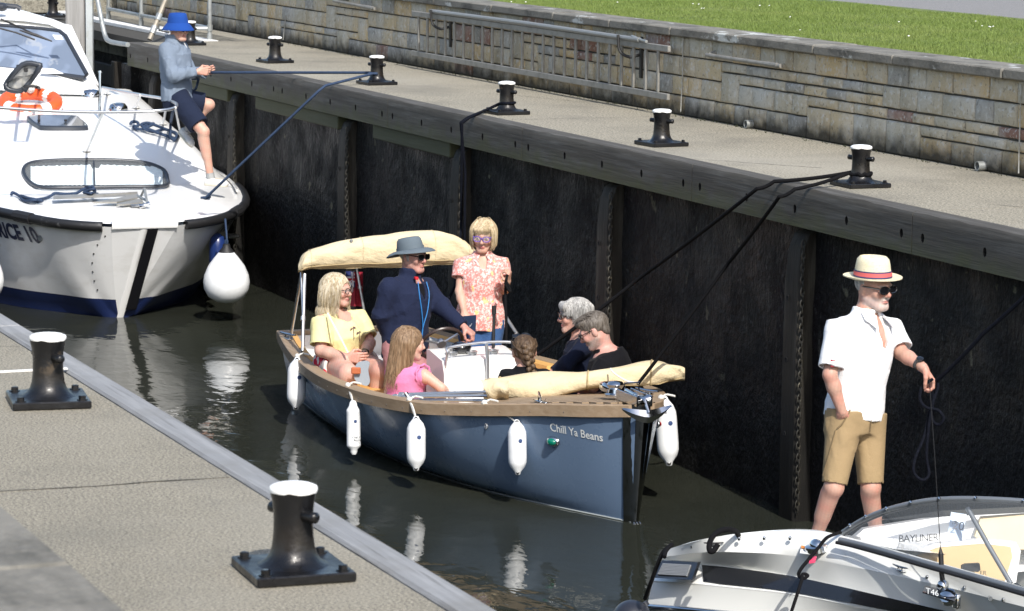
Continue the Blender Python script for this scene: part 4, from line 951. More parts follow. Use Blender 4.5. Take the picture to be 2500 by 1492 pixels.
# windscreen and roof
def roofpt(px, py, dep): return at(px, py, dep)
DW = 33.6
scr = [(-60, 158), (0, 168), (60, 173), (130, 180), (205, 190), (212, 182), (160, 88), (145, 76), (100, 70), (0, 62), (-60, 58)]
m_scr = mat('windscreen_glass', (.22, .27, .36), .04, coat=1., spec=.8, layers=[((.12, .15, .20), (2.2, 2.2, .3), .48, .56, .75, 2), ((.34, .36, .38), (5, 5, 3), .60, .66, .6, 3)])
sp = [at(x, y, DW+.55*(1-(y-60)/130.)) for x, y in scr]
ws = part('windscreen', MB().tube(sp, .024, 8, closed=True), m_frame, cz_, smooth=50)
mbg = MB(); c_ = np.mean(sp, 0); mbg.add(sp+[c_], [(i, (i+1) % len(sp), len(sp)) for i in range(len(sp))]); part('pane', mbg, m_scr, ws, fix=False)
part('cabin_front', MB().rings([[at(x-60*(k == 0)*0, y, d_) for x, y, d_ in ((-80, 196, 33.2), (0, 202, 33.2), (120, 206, 33.25), (240, 222, 33.35))], [at(x, y, d_) for x, y, d_ in ((-80, 158, 33.63), (0, 166, 33.63), (140, 180, 33.65), (218, 193, 33.66))]] if False else [[at(-80, 215, 33.3), at(0, 220, 33.3), at(140, 230, 33.35), at(252, 232, 33.45)], [at(-80, 155, DW+.06), at(0, 164, DW+.06), at(140, 178, DW+.06), at(226, 196, DW+.1)]], False, (False, False)), m_cru, cz_, smooth=60, fix=False)
part('screen_pillar', MB().prism([at(204, 196, DW+.03), at(236, 206, DW+.15), at(246, 216, DW+.3), at(175, 62, DW+.75), at(160, 60, DW+.68), at(142, 72, DW+.6)], AFT*.25), m_cru, cz_, smooth=30)
part('screen_pillar', MB().prism([at(140, 74, DW+.58), at(168, 62, DW+.68), at(100, 54, DW+.7), at(-60, 44, DW+.7), at(-60, 62, DW+.6), at(100, 72, DW+.6)], AFT*.2), m_cru, cz_, smooth=30)
part('roof', MB().rings([[at(-70, 30, DW+.9), at(0, 34, DW+.9), at(60, 38, DW+.9), at(130, 47, DW+.85), at(168, 63, DW+.72)], [at(-70, 44, DW+.62), at(0, 48, DW+.62), at(60, 52, DW+.62), at(120, 60, DW+.6), at(146, 72, DW+.6)]], False, (False, False)), m_cru, cz_, smooth=60, fix=False)
part('roof_slab', MB().prism([at(-70, 30, DW+.9), at(0, 34, DW+.9), at(60, 38, DW+.9), at(130, 47, DW+.85), at(168, 63, DW+.72), at(168, 63, DW+.72)-V(0, 0, .06), at(-70, 46, DW+.7)], AFT*3), m_cru, cz_, smooth=30)
part('cabin_side', MB().prism([at(168, 63, DW+.76), at(250, 232, DW+.3), at(250, 290, DW+.3), at(150, 250, DW+.5)], AFT*2.6), m_cru, cz_, smooth=20)
wi = part('wiper', MB().tube([at(2, 47, DW-.02), at(12, 51, DW-.02), at(48, 67, DW+.1)], .011, 6).tube([at(48, 74, DW-.02), at(88, 86, DW-.02), at(127, 101, DW-.02)], [.008, .02, .008], 6).tube([at(46, 66, DW+.1), at(85, 84, DW)], .009, 6), m_blackrub, ws)
part('wiper', MB().tube([at(-5, 68, DW-.02), at(40, 80, DW-.02), at(85, 97, DW-.02)], .010, 6), m_blackrub, ws)
part('licence_disc', MB().prism([at(128, 85, DW-.03), at(149, 86, DW-.03), at(155, 97, DW-.05), at(135, 96, DW-.05)], RW[:, 2]*.006), m_let, ws)
part('dash_top', MB().prism([at(98, 180, DW-.06), at(102, 166, DW-.06), at(132, 168, DW-.06), at(156, 180, DW-.06)], RW[:, 2]*.01), m_gel, ws)
part('searchlight', MB().tube([at(-5, 12, 34.6), at(40, 17, 34.6), at(50, 22, 34.6)], .03, 10).ell(at(4, 17, 34.3), (.07, .07, .05), n=10, m=7), m_frame, cz_)
part('roof_rail_post', MB().tube([at(40, 22, 34.5), at(38, 36, 34.5)], .01, 6), m_cru, cz_)
# pulpit rail
RP = [at(-40, 261, 28.1), at(0, 263, 28.1), at(120, 271, 28.1), at(230, 274, 28.1), at(340, 273, 28.1), at(400, 269, 28.15), at(425, 264, 28.3), at(432, 257, 28.6), at(425, 250, 29), at(395, 240, 30), at(340, 231, 31), at(250, 214, 32.3)]
rail = part('pulpit_rail', MB().tube(smoothpath(RP, 5), .0145, 10), m_steel, cz_, smooth=60)
m_wtub = mat('white_tube', (.72, .71, .68), .3, .3)
for a_, b_ in (((428, 263, 28.3), (441, 327)), ((408, 249, 29.6), (399, 303)), ((343, 232, 30.9), (333, 263)), ((266, 217, 32.2), (262, 229)), ((251, 275, 28.1), (212, 369))):
    q = on_deck(*b_, .01); part('stanchion', MB().tube([at(*a_), q], .0125, 8).lathe([(.045, 0), (.04, .008), (.015, .02)], q, (0, 0, 1), 12), m_wtub, rail)
q = on_deck(243, 290, .0); part('jack_staff', MB().tube([q, at(244, 176, depth(q)-.0)], .015, 10).tube([at(244, 178, depth(q)), at(244, 173, depth(q))], .022, 10), m_chrome, cz_)
part('toe_rail', MB().tube([chull(s, 1, 1.)+V(0, 0, .075)-PRT*.06 for s in (1.6, 2.2, 3, 4, 5.2, 6.3)], .014, 8), m_wtub, cz_)
# port step plates
for s_, z_ in ((1.55, .62), (2.0, .28)):
    part('step_plate', MB().ell(chull(s_, 1, z_)+PRT*.05, (.12, .09, .02), n=14, m=6), m_galv, cz_)
# things lying on the cruiser
lr = thing('life_ring', 'orange life ring with white bands lying on the cruiser deck', 'life ring', on_deck(75, 262))
lc = on_deck(74, 250, .05); lpts = []
ld = depth(lc)
rx, ry, ex = RW[:, 0]*.275, nrm(V(-1, .25, .28))*.275, None
part('ring', MB().tube([lc+rx*math.cos(t)+ry*math.sin(t) for t in np.arange(30)*2*math.pi/30], .068, 12, closed=True), mat('orange_ring', (.72, .10, .022), .4, layers=[((.62, .13, .05), 9, .5, .7, .6)]), lr, smooth=60)
for t0 in (.75, 2.2, 3.9, 5.3):
    c0 = lc+rx*math.cos(t0)+ry*math.sin(t0); tn = nrm(-rx*math.sin(t0)+ry*math.cos(t0))
    part('white_band', MB().tube([c0-tn*.05, c0+tn*.05], .0715, 12), m_let, lr)
gl = []
for t in np.linspace(0, 2*math.pi, 61)[:-1]:
    gl.append(lc+(rx*math.cos(t)+ry*math.sin(t))*(1.24+.10*abs(math.sin(2*t)))+V(0, 0, .03-.05*abs(math.sin(2*t))))
part('grab_line', MB().tube(gl, .009, 6, closed=True), m_rope_w, lr)
part('rope_bundle', MB().ell(lc+V(0, 0, .07)+ry*.8, (.08, .05, .05), n=10, m=7).tube(smoothpath([lc+ry*.8+V(-.1, -.1, .08), lc+ry*.8+V(0, 0, .13), lc+ry*.8+V(.08, .1, .08)]), .015, 6), m_rope_w, lr)
ak = thing('deck_anchor', 'grey folding anchor lying flat on the cruiser bow', 'anchor', on_deck(250, 490))
def dk(px, py, o=0.03): return on_deck(px, py, o)
m_anch = mat('grey_anchor', (.36, .35, .32), .5, .5, layers=[((.25, .24, .2), 12, .5, .7, .7)])
part('shank', MB().prism([dk(130, 487, .05), dk(130, 477, .06), dk(305, 470, .07), dk(335, 468, .07), dk(335, 474, .05), dk(300, 480, .05)], RW[:, 2]*.025), m_anch, ak)
part('fluke', MB().prism([dk(228, 497, .03), dk(285, 488, .035), dk(338, 476, .05), dk(336, 486, .03), dk(285, 497, .03)], V(0, 0, .015)), m_anch, ak)
part('fluke', MB().prism([dk(285, 502, .02), dk(320, 494, .02), dk(345, 488, .03), dk(350, 497, .02), dk(300, 503, .02)], V(0, 0, .015)), m_anch, ak)
part('stock', MB().tube([dk(343, 482, .04), at(353, 461, depth(dk(350, 490))), dk(360, 500, .04)], .012, 8).tube([dk(335, 478, .05), dk(358, 490, .05)], .012, 8), m_galv, ak)
part('bow_fairlead', MB().lathe([(.03, -.05), (.02, -.02), (.02, .02), (.03, .05)], dk(352, 502, .03), (0, 1, .2), 12).box(dk(335, 502, .02), (.03, .06, .012), ch=.004), m_chrome, ak)
def coil(name, label, pts, r, m, cat='rope', **kw):
    o = thing(name, label, cat, pts[0]); part('rope', MB().tube(smoothpath(pts, 6), r, 8), m, o, smooth=60); return o
coil('rope_coil', 'navy rope heaped on the cruiser bow left of the anchor', [dk(x, y, o) for x, y, o in ((28, 476, .02), (30, 470, .04), (40, 474, .03), (62, 487, .02), (90, 492, .02), (102, 490, .04), (70, 484, .05), (50, 478, .04), (60, 490, .02), (85, 488, .05), (110, 484, .02), (125, 478, .03), (135, 472, .05), (160, 474, .04), (185, 472, .05), (200, 464, .07), (215, 458, .08), (226, 456, .08), (232, 468, .05), (222, 472, .08), (205, 470, .06), (228, 462, .10), (230, 472, .04), (240, 474, .03), (225, 474, .03))], .014, m_rope_n)
coil('rope_coil', 'navy rope coil on the cruiser side deck beside the man in shorts', [dk(x, y, o) for x, y, o in ((318, 305, .02), (322, 298, .05), (334, 298, .05), (338, 306, .03), (326, 310, .02), (340, 316, .03), (365, 308, .06), (375, 302, .07), (362, 304, .06), (350, 312, .05), (372, 322, .03), (400, 316, .05), (420, 322, .05), (434, 332, .03), (425, 338, .02), (400, 330, .03), (370, 318, .05), (345, 306, .06), (360, 300, .08), (385, 308, .06), (410, 318, .06), (430, 326, .05), (428, 342, .02), (417, 336, .05), (416, 318, .12))]+[at(417, 300, depth(dk(418, 318))), at(421, 280, 29.0), at(424, 266, 28.6)], .015, m_rope_n)
# ball fenders
def ball(px, pyt, pyb, wpx, dep, label, tie):
    b = at(px, pyb, dep); Lh = (pyb-pyt)*dep/FPX; r = wpx/2*dep/FPX; o = thing('ball_fender', label, 'fender', b, 'ball fenders of the cruiser')
    up = V(0, 0, 1)
    part('ball', MB().lathe([(.01, 0), (r*.45, .03*Lh), (r*.78, .13*Lh), (r*.96, .28*Lh), (r, .42*Lh), (r*.95, .56*Lh), (r*.78, .74*Lh), (r*.55, .88*Lh), (r*.33, Lh)], b, up, 28), m_fend, o, smooth=60)
    part('neck', MB().lathe([(r*.34, .985*Lh), (r*.32, 1.02*Lh), (r*.17, 1.1*Lh), (r*.15, 1.16*Lh), (r*.08, 1.17*Lh)], b, up, 18), m_blackrub, o, smooth=50)
    part('lanyard', MB().tube(smoothpath([b+up*Lh*1.14, b+up*Lh*1.3+V(.01, 0, 0), np.asarray(tie, float)]), .009, 6).ell(b+up*Lh*1.2, (.02, .02, .03), n=8, m=6), m_rope_n, o)
ball(553, 615, 740, 114, 28.15, 'white ball fender hanging off the cruiser beside the dark wall', at(550, 535, 28.2))
ball(-25, 620, 728, 70, 28.6, 'white ball fender cut off by the left edge below the cruiser name', at(-25, 520, 28.6))
bf = thing('blue_fender', 'small blue fender half hidden behind the white ball fender', 'fender', at(530, 640, 28.6))
part('body', MB().lathe([(.02, 0), (.07, .05), (.078, .12), (.078, .3), (.06, .37), (.02, .4)], at(531, 675, 28.7), (0, 0, 1), 16), mat('blue_fender', (.012, .03, .13), .3, coat=.5), bf, smooth=60)

# ================================================================== the speedboat in the corner
sb_ = thing('speedboat', 'white speedboat with a black stripe and windscreen in the near corner', 'boat', on_z(1900, 1450, WZ))
L0 = [(1580, 1478, .37), (1660, 1484, .41), (1767, 1494, .43), (1900, 1510, .44), (2060, 1532, .44), (2250, 1560, .45), (2480, 1600, .45), (2680, 1640, .45)]
L1 = [(1594, 1420, .49), (1700, 1428, .535), (1820, 1440, .555), (1939, 1454, .565), (2136, 1492, .575), (2300, 1525, .58), (2500, 1568, .58), (2700, 1612, .58)]
L2 = [(1606, 1384, .54), (1690, 1378, .60), (1790, 1386, .62), (1964, 1412, .64), (2259, 1482, .66), (2400, 1515, .66), (2550, 1552, .67), (2720, 1595, .67)]
L3 = [(1618, 1362, .60), (1700, 1352, .68), (1788, 1350, .72), (1952, 1360, .745), (2157, 1401, .77), (2341, 1443, .78), (2500, 1484, .79), (2720, 1540, .79)]
L4 = [(1628, 1346, .63), (1690, 1324, .74), (1770, 1307, .80), (1870, 1296, .84), (1960, 1292, .86), (2042, 1304, .87), (2300, 1376, .88), (2560, 1450, .88)]
def up3(Ln): return [on_z(x, y, WZ+z) for x, y, z in Ln]
P0, P1, P2, P3, P4 = map(up3, (L0, L1, L2, L3, L4)); EV = V(-.259, .966, 0); DV = V(.966, .259, 0)
def resm(P, n=28): return [V(*[cr(np.arange(len(P)), [p[j] for p in P], u) for j in range(3)]) for u in np.linspace(0, len(P)-1, n)]
Q0, Q1, Q2, Q3, Q4 = map(resm, (P0, P1, P2, P3, P4))
m_bay = mat('speedboat_gelcoat', (.78, .79, .755), .2, coat=.5, layers=[((.73, .74, .71), 3, .5, .7, .4)])
m_bays = mat('black_stripe', (.012, .013, .016), .22, coat=.6)
def nbl(a, b, f): return a+(b-a)*f
rows = [[q-V(0, 0, .32) for q in Q0], [nbl(a, b, .0) for a, b in zip(Q0, Q1)], [nbl(a, b, .97) for a, b in zip(Q0, Q1)], [q+V(0, 0, .006)-EV*.004 for q in Q1], [nbl(a, b, .98) for a, b in zip(Q1, Q2)], Q2, [nbl(a, b, .93)+V(0, 0, .006) for a, b in zip(Q2, Q3)], [q+V(0, 0, .004) for q in Q3], [nbl(a, b, .5)+V(0, 0, .012) for a, b in zip(Q3, Q4)], [nbl(a, b, .86)+V(0, 0, .012) for a, b in zip(Q3, Q4)], Q4]
rows += [[q+EV*(.12+.04*0)+V(0, 0, -.035) for q in Q4], [q+EV*.45*min(1, .2+i/8)+V(0, 0, -.10) for i, q in enumerate(Q4)]]
rings_ = [[r_[i] for r_ in rows] for i in range(len(Q0))]
part('deck_shell', MB().rings(rings_[:22], False, (False, False)), m_bay, sb_, smooth=35)
rows2 = [r_[21:] for r_ in rows[:11]]
part('side_shell', MB().rings([[r_[i] for r_ in rows2] for i in range(len(rows2[0]))], False, (False, False)), m_bay, sb_, smooth=35)
part('far_side', MB().rings([[q+EV*(.45*min(1, .2+i/8))-V(0, 0, .10), q+EV*(1.05*min(1, .15+i/9))-V(0, 0, .18), q+EV*(1.1*min(1, .15+i/9))-V(0, 0, .8)] for i, q in enumerate(Q4[:22])], False, (False, False)), m_bay, sb_, smooth=40)
srow = [[nbl(Q1[i], Q2[i], .10)+nrm(np.cross(DV, Q2[i]-Q1[i]))*(-.004), nbl(Q1[i], Q2[i], .93)+nrm(np.cross(DV, Q2[i]-Q1[i]))*(-.004)] for i in range(5, 28)]
srow = [[a-EV*.014+V(0, 0, .012), b-EV*.014+V(0, 0, .012)] for a, b in srow]
srow[0][0] = srow[0][0]-DV*.035
part('stripe', MB().rings(srow, False, (False, False)), m_bays, sb_, smooth=60, fix=False)
part('bow_cap', MB().add(rings_[0]+[np.mean(rings_[0], 0)-DV*.05], [(i, i+1, len(rings_[0])) for i in range(len(rings_[0])-1)]), m_bay, sb_, smooth=40)
part('rub_strip', MB().tube([q+V(0, 0, -.005)-EV*.012 for q in Q0], .016, 8), m_chrome, sb_, smooth=60)
# bow vent
vq = [on_z(1623, 1376, WZ+.59), on_z(1711, 1381, WZ+.625), on_z(1696, 1424, WZ+.56), on_z(1602, 1419, WZ+.52)]
vq = [p-EV*.02+V(0, 0, .02) for p in vq]
vent = part('bow_vent', MB().prism(vq, EV*.02), m_bays, sb_)
for k in range(8):
    a_, b_ = nbl(vq[0], vq[3], .2+.08*k), nbl(vq[1], vq[2], .2+.08*k); part('slat', MB().tube([nbl(a_, b_, .1)-EV*.006, nbl(a_, b_, .86)-EV*.006], .005, 6), mat('grey_slat', (.22, .23, .24), .4), vent)
# fittings
def onq(A, B, i, f): return nbl(A[i], B[i], f)
for px, py, z in ((1690, 1335, .71), (1805, 1316, .80), (1866, 1315, .815), (1929, 1315, .83), (2023, 1334, .82), (2100, 1358, .81), (2264, 1410, .80), (2355, 1436, .80), (2450, 1465, .8)):
    part('snap_stud', MB().lathe([(.009, -.006), (.009, .006), (.006, .011)], on_z(px, py, WZ+z), (0, -.2, 1), 8), m_chrome, sb_)
cleat(sb_, on_z(2198, 1394, WZ+.80), (1, .2, 0), .055)
cleat(sb_, on_z(1742, 1335, WZ+.745), (.3, 1, 0), .05, m_blackrub)
nlx = on_z(1993, 1335, WZ+.815); nv = part('bow_light', MB().ell(nlx, (.05, .035, .04), n=14, m=8).lathe([(.06, -.02), (.058, .006), (.045, .01)], nlx, (0, -.15, 1), 16), m_chrome, sb_, smooth=50)
part('pink_tag', MB().prism([on_z(1978, 1361, WZ+.785), on_z(1994, 1360, WZ+.785), on_z(1990, 1374, WZ+.775), on_z(1975, 1376, WZ+.775)], V(0, 0, .004)), mat('pink_tag', (.62, .05, .12), .5), sb_)
wl_ = part('warning_label', MB().prism([on_z(1956, 1333, WZ+.80), on_z(1980, 1336, WZ+.80), on_z(1978, 1354, WZ+.785), on_z(1953, 1351, WZ+.785)], V(0, 0, .003)), m_let, sb_)
part('orange_band', MB().prism([on_z(1956, 1333, WZ+.804), on_z(1980, 1336, WZ+.804), on_z(1980, 1341, WZ+.80), on_z(1955.5, 1338.5, WZ+.80)], V(0, 0, .003)), mat('orange_label', (.60, .20, .03), .5), wl_)
# windscreen
TB = [(2036, 1316, .90), (2072, 1291, .97), (2110, 1268, 1.03), (2160, 1247, 1.09), (2220, 1231, 1.14), (2290, 1220, 1.17), (2380, 1218, 1.18), (2500, 1224, 1.18), (2640, 1240, 1.18)]
BBs = [(2050, 1318, .88), (2100, 1330, .88), (2180, 1352, .885), (2260, 1375, .89), (2340, 1397, .89), (2420, 1420, .89), (2500, 1443, .89), (2580, 1466, .89), (2680, 1494, .89)]
TBp = [at(x, y, gd) for (x, y, z), gd in zip(TB, np.linspace(15.5, 14.75, len(TB)))]; BBp = [on_z(x, y, WZ+z) for x, y, z in BBs]
m_wf = mat('grey_screen_frame', (.16, .175, .19), .35, .3, coat=.3)
tr = resm(TBp, 26); brr = resm(BBp, 26)
wsx = part('windscreen', MB().tube(tr, .014, 10), m_wf, sb_, smooth=60)
part('frame_trim', MB().tube([p-V(0, 0, .016) for p in tr], .007, 6), m_blackrub, wsx, smooth=60)
part('lower_frame', MB().tube(brr, .014, 10), m_wf, wsx, smooth=60)
part('lower_trim', MB().tube([p-EV*.022-V(0, 0, .010) for p in brr], .009, 8), m_blackrub, wsx, smooth=60)
m_scg = mat('clear_screen', (.55, .6, .63), .02, alpha=.10, spec=.4)
part('pane', MB().rings([[a_, b_] for a_, b_ in zip(tr, brr)], False, (False, False)), m_scg, wsx, smooth=60, fix=False)
for i in range(1, 24, 3): part('stud', MB().lathe([(.009, 0), (.008, .006), (.003, .009)], tr[i]-EV*.018+V(0, 0, .006), -EV+V(0, 0, .5), 8), m_chrome, wsx)
part('screen_strut', MB().tube([at(2362, 1240, 15.0), at(2412, 1330, 14.9), at(2468, 1425, 14.8)], .012, 8), m_wf, wsx, smooth=60)
# interior seen through the screen
m_crm = mat('cream_vinyl', (.66, .54, .33), .5, layers=[((.60, .48, .28), 5, .5, .7, .5)])
def panel(name, pts, m, root, th=.04): return part(name, MB().prism([at(x, y, d_) for x, y, d_ in pts], RW[:, 2]*th), m, root, smooth=30)
pn = panel('far_coaming', [(2060, 1335, 16.05), (2110, 1292, 16.05), (2300, 1262, 15.95), (2620, 1240, 15.9), (2620, 1380, 15.8), (2300, 1420, 15.85)], m_gel, sb_, .12)
panel('cream_side', [(2395, 1262, 15.85), (2620, 1246, 15.8), (2620, 1345, 15.7), (2440, 1340, 15.75), (2380, 1310, 15.8)], m_crm, sb_, .05)
panel('dark_gunwale_edge', [(2150, 1270, 15.82), (2300, 1247, 15.82), (2620, 1232, 15.8), (2620, 1246, 15.8), (2300, 1262, 15.82)], m_bays, sb_, .03)
panel('seat_shell', [(2225, 1352, 15.55), (2280, 1328, 15.55), (2400, 1316, 15.5), (2480, 1324, 15.5), (2492, 1345, 15.45), (2478, 1440, 15.4), (2300, 1430, 15.45)], m_gel, sb_, .1)
st_ = panel('seat_cushion', [(2236, 1358, 15.5), (2290, 1338, 15.5), (2400, 1328, 15.45), (2468, 1336, 15.45), (2472, 1360, 15.4), (2450, 1430, 15.35), (2330, 1420, 15.4), (2250, 1385, 15.45)], mat('tan_seat', (.50, .36, .17), .5, layers=[((.56, .42, .22), 6, .5, .7, .5)]), sb_, .04)
panel('throttle_box', [(2350, 1382, 15.3), (2358, 1378, 15.3), (2392, 1376, 15.3), (2394, 1392, 15.3), (2388, 1397, 15.3), (2350, 1392, 15.3)], m_blackrub, sb_, .06)
lettering('maker_name', 'BAYLINER', lambda u, v: at(2193+u, 1324-4*u/97-v, 15.72), m_bays, pn, size=25, space=.86)
lettering('seat_name', 'ER', lambda u, v: at(2392+u, 1404-v, 15.32), m_bays, st_, size=15)
# paper pass taped inside the screen
ps = thing('lock_pass', 'pale paper pass marked 20 taped inside the speedboat windscreen', 'paper pass', at(2338, 1300, 15.3))
part('sheet', MB().prism([at(2322, 1250, 15.15), at(2360, 1256, 15.15), at(2348, 1322, 15.1), at(2312, 1314, 15.1)], RW[:, 2]*.003), mat('pass_paper', (.50, .60, .72), .6), ps)
m_grey = mat('grey_print', (.18, .19, .22), .6)
def pfn(x0, y0): return lambda u, v: at(x0+u-.18*v*-1, y0+u*.16-v, 15.085)
lettering('print', '20', pfn(2323, 1291), m_grey, ps, size=30); lettering('print', 'LADY', pfn(2324, 1279), m_bays, ps, size=9)
# aerial, plate and hand rail
ar = thing('whip_aerial', 'thin black whip aerial on a chrome mount on the speedboat', 'aerial', on_z(2300, 1455, WZ+.78))
ab = on_z(2302, 1432, WZ+.80); adp = depth(ab)
part('mount', MB().ell(ab, (.03, .03, .035), n=12, m=8).lathe([(.042, 0), (.04, .03), (.02, .04)], at(2318, 1462, adp-.05), (.3, -.5, .6), 14).box(at(2332, 1466, adp-.06), (.035, .012, .035), ch=.004), m_chrome, ar, smooth=50)
part('whip', MB().tube([at(2302, 1425, adp), at(2299, 1400, adp), at(2297, 1352, adp)], .0125, 8).tube([at(2297, 1352, adp), at(2296, 1338, adp)], [.012, .004], 8).tube([at(2296, 1340, adp), at(2283, 1130, adp), at(2269, 928, adp)], .0022, 5), m_blackrub, ar)
npl = part('number_plate', MB().prism([on_z(2258, 1432, WZ+.775), on_z(2340, 1452, WZ+.775), on_z(2330, 1470, WZ+.765), on_z(2252, 1448, WZ+.765)], V(0, 0, .006)), m_bays, sb_)
lettering('print', 'T46', lambda u, v: on_z(2260+u, 1448+.25*u-v, WZ+.785), m_let, npl, size=20)
hrl = [on_z(2397, 1448, WZ+.79), at(2396, 1432, 14.75), at(2410, 1428, 14.72), at(2480, 1440, 14.6), at(2560, 1462, 14.5)]
part('hand_rail', MB().tube(smoothpath(hrl, 5), .011, 8).tube([at(2400, 1430, 14.74), on_z(2418, 1462, WZ+.79)], .011, 8), m_chrome, sb_)
# black fender and ropes of the speedboat
kf_ = thing('black_fender', 'round black fender at the bow of the speedboat', 'fender', at(1540, 1500, 15.9))
part('body', MB().ell(at(1543, 1512, 15.9), (.105, .105, .10), n=22, m=14).tube([at(1578, 1480, 15.9), at(1572, 1470, 15.9)], .02, 8), mat('black_vinyl', (.02, .022, .03), .35, coat=.2), kf_, smooth=60)
coil('bow_rope', 'black rope tying the round fender to the speedboat bow', [at(x, y, d_) for x, y, d_ in ((1575, 1462, 15.75), (1590, 1420, 15.65), (1605, 1380, 15.6), (1618, 1350, 15.6), (1630, 1338, 15.6), (1640, 1330, 15.62), (1626, 1345, 15.55), (1622, 1360, 15.5))], .011, m_rope_b)
coil('bow_rope', 'thick black rope loop on the speedboat foredeck cleat', [at(x, y, d_) for x, y, d_ in ((1752, 1330, 15.4), (1742, 1345, 15.38), (1733, 1345, 15.38), (1732, 1328, 15.4), (1742, 1308, 15.42), (1760, 1296, 15.46), (1780, 1293, 15.5), (1795, 1297, 15.6), (1805, 1310, 15.7))], .014, m_rope_b)
coil('hanging_rope', 'black rope knotted over the side of the speedboat', [at(x, y, d_) for x, y, d_ in ((2052, 1300, 15.4), (2020, 1312, 15.3), (2000, 1335, 15.28), (1975, 1365, 15.25), (1955, 1390, 15.2), (1950, 1405, 15.2), (1962, 1412, 15.18), (1972, 1405, 15.2), (1960, 1402, 15.2), (1956, 1420, 15.15), (1945, 1455, 15.1), (1930, 1500, 15.08))], .009, m_rope_b)
coil('hanging_rope', 'black rope hitched to the speedboat hand rail at the right edge', [at(x, y, d_) for x, y, d_ in ((2478, 1430, 14.55), (2492, 1440, 14.5), (2475, 1446, 14.5), (2490, 1452, 14.5), (2480, 1470, 14.5), (2478, 1500, 14.5))], .016, m_rope_b)

# ================================================================== mooring lines
def line(name, label, pts, r, m, sag=.0, n=10):
    o = thing(name, label, 'rope', pts[0]); part('rope', MB().tube(ropepath(pts, sag, n), r, 8), m, o, smooth=60); return o
def boll_wrap(b, ang0, ang1, z, r=.062, n=8): return [b+V(r*math.cos(t), r*math.sin(t), z) for t in np.linspace(ang0, ang1, n)]
b3 = BOL['f3']; edge = V(on_z(795, 213, .0)[0], YF-.01, .0)
W3 = boll_wrap(b3, R(-200), R(20), .10, .068)
line('mooring_rope', 'blue rope from the bucket hatted man round a bollard to the cruiser bow', [at(507, 177, 29.35), at(519, 177, 29.25), b3+V(-.068, .03, .10)]+W3[1:-1]+[b3+V(.045, -.055, .10), on_z(800, 209, .012)-V(0, .02, 0), on_z(792, 213, .0)-V(0, .05, .03), at(500, 485, 28.15)], .0125, m_rope_n)
line('rope_tail', 'blue rope tail hanging from the hands of the man in the bucket hat', smoothpath([at(486, 184, 29.4), at(483, 200, 29.45), at(478, 216, 29.5), at(470, 222, 29.55)], 4), .0125, m_rope_n, n=3)
part('deck_cleat', MB().box(at(503, 484, 28.2), (.05, .025, .01), ch=.004).tube([at(490, 483, 28.2), at(515, 480, 28.2)], .011, 8), m_rope_n, cz_)
b0 = BOL['f0']; W0 = boll_wrap(b0, R(200), R(-40), .085, .066)
k1, k2 = on_z(1890, 443, .012), on_z(1940, 462, .012)
line('mooring_rope', 'upper black rope from the right bollard down to the braided haired passenger', [b0+V(-.05, -.02, .088), k1-V(0, .0, 0), k1+V(-.06, -.09, -.05), at(1560, 680, 21.4), at(1312, 866, 21.7)], .0125, m_rope_b, .01)
line('mooring_rope', 'lower black rope from the right bollard to the foredeck of the blue boat', W0+[b0+V(-.03, -.066, .083), k2, k2+V(-.05, -.08, -.05), at(1780, 640, 20.4), at(1557, 938, 20.75)], .0125, m_rope_b, .01)
b2 = BOL['f2']; W2 = boll_wrap(b2, R(180), R(-60), .09, .068); e2 = on_z(1142, 287, .01)
line('mooring_rope', 'black rope from the middle bollard hanging down the wall to the woman in coral', W2+[on_z(1195, 265, .03), e2, e2+V(0, -.06, -.04), on_y(1136, 420, 8.95), on_y(1134, 600, 8.94)], .011, m_rope_d)
line('mooring_rope', 'second black rope hanging down the wall behind the coral blouse', [b2+V(-.06, .01, .10), on_z(1180, 272, .02), e2+V(.03, 0, 0), e2+V(.03, -.06, -.04), on_y(1126, 560, 8.96), at(1110, 700, 23.6), at(1095, 730, 23.5)], .011, m_rope_d)
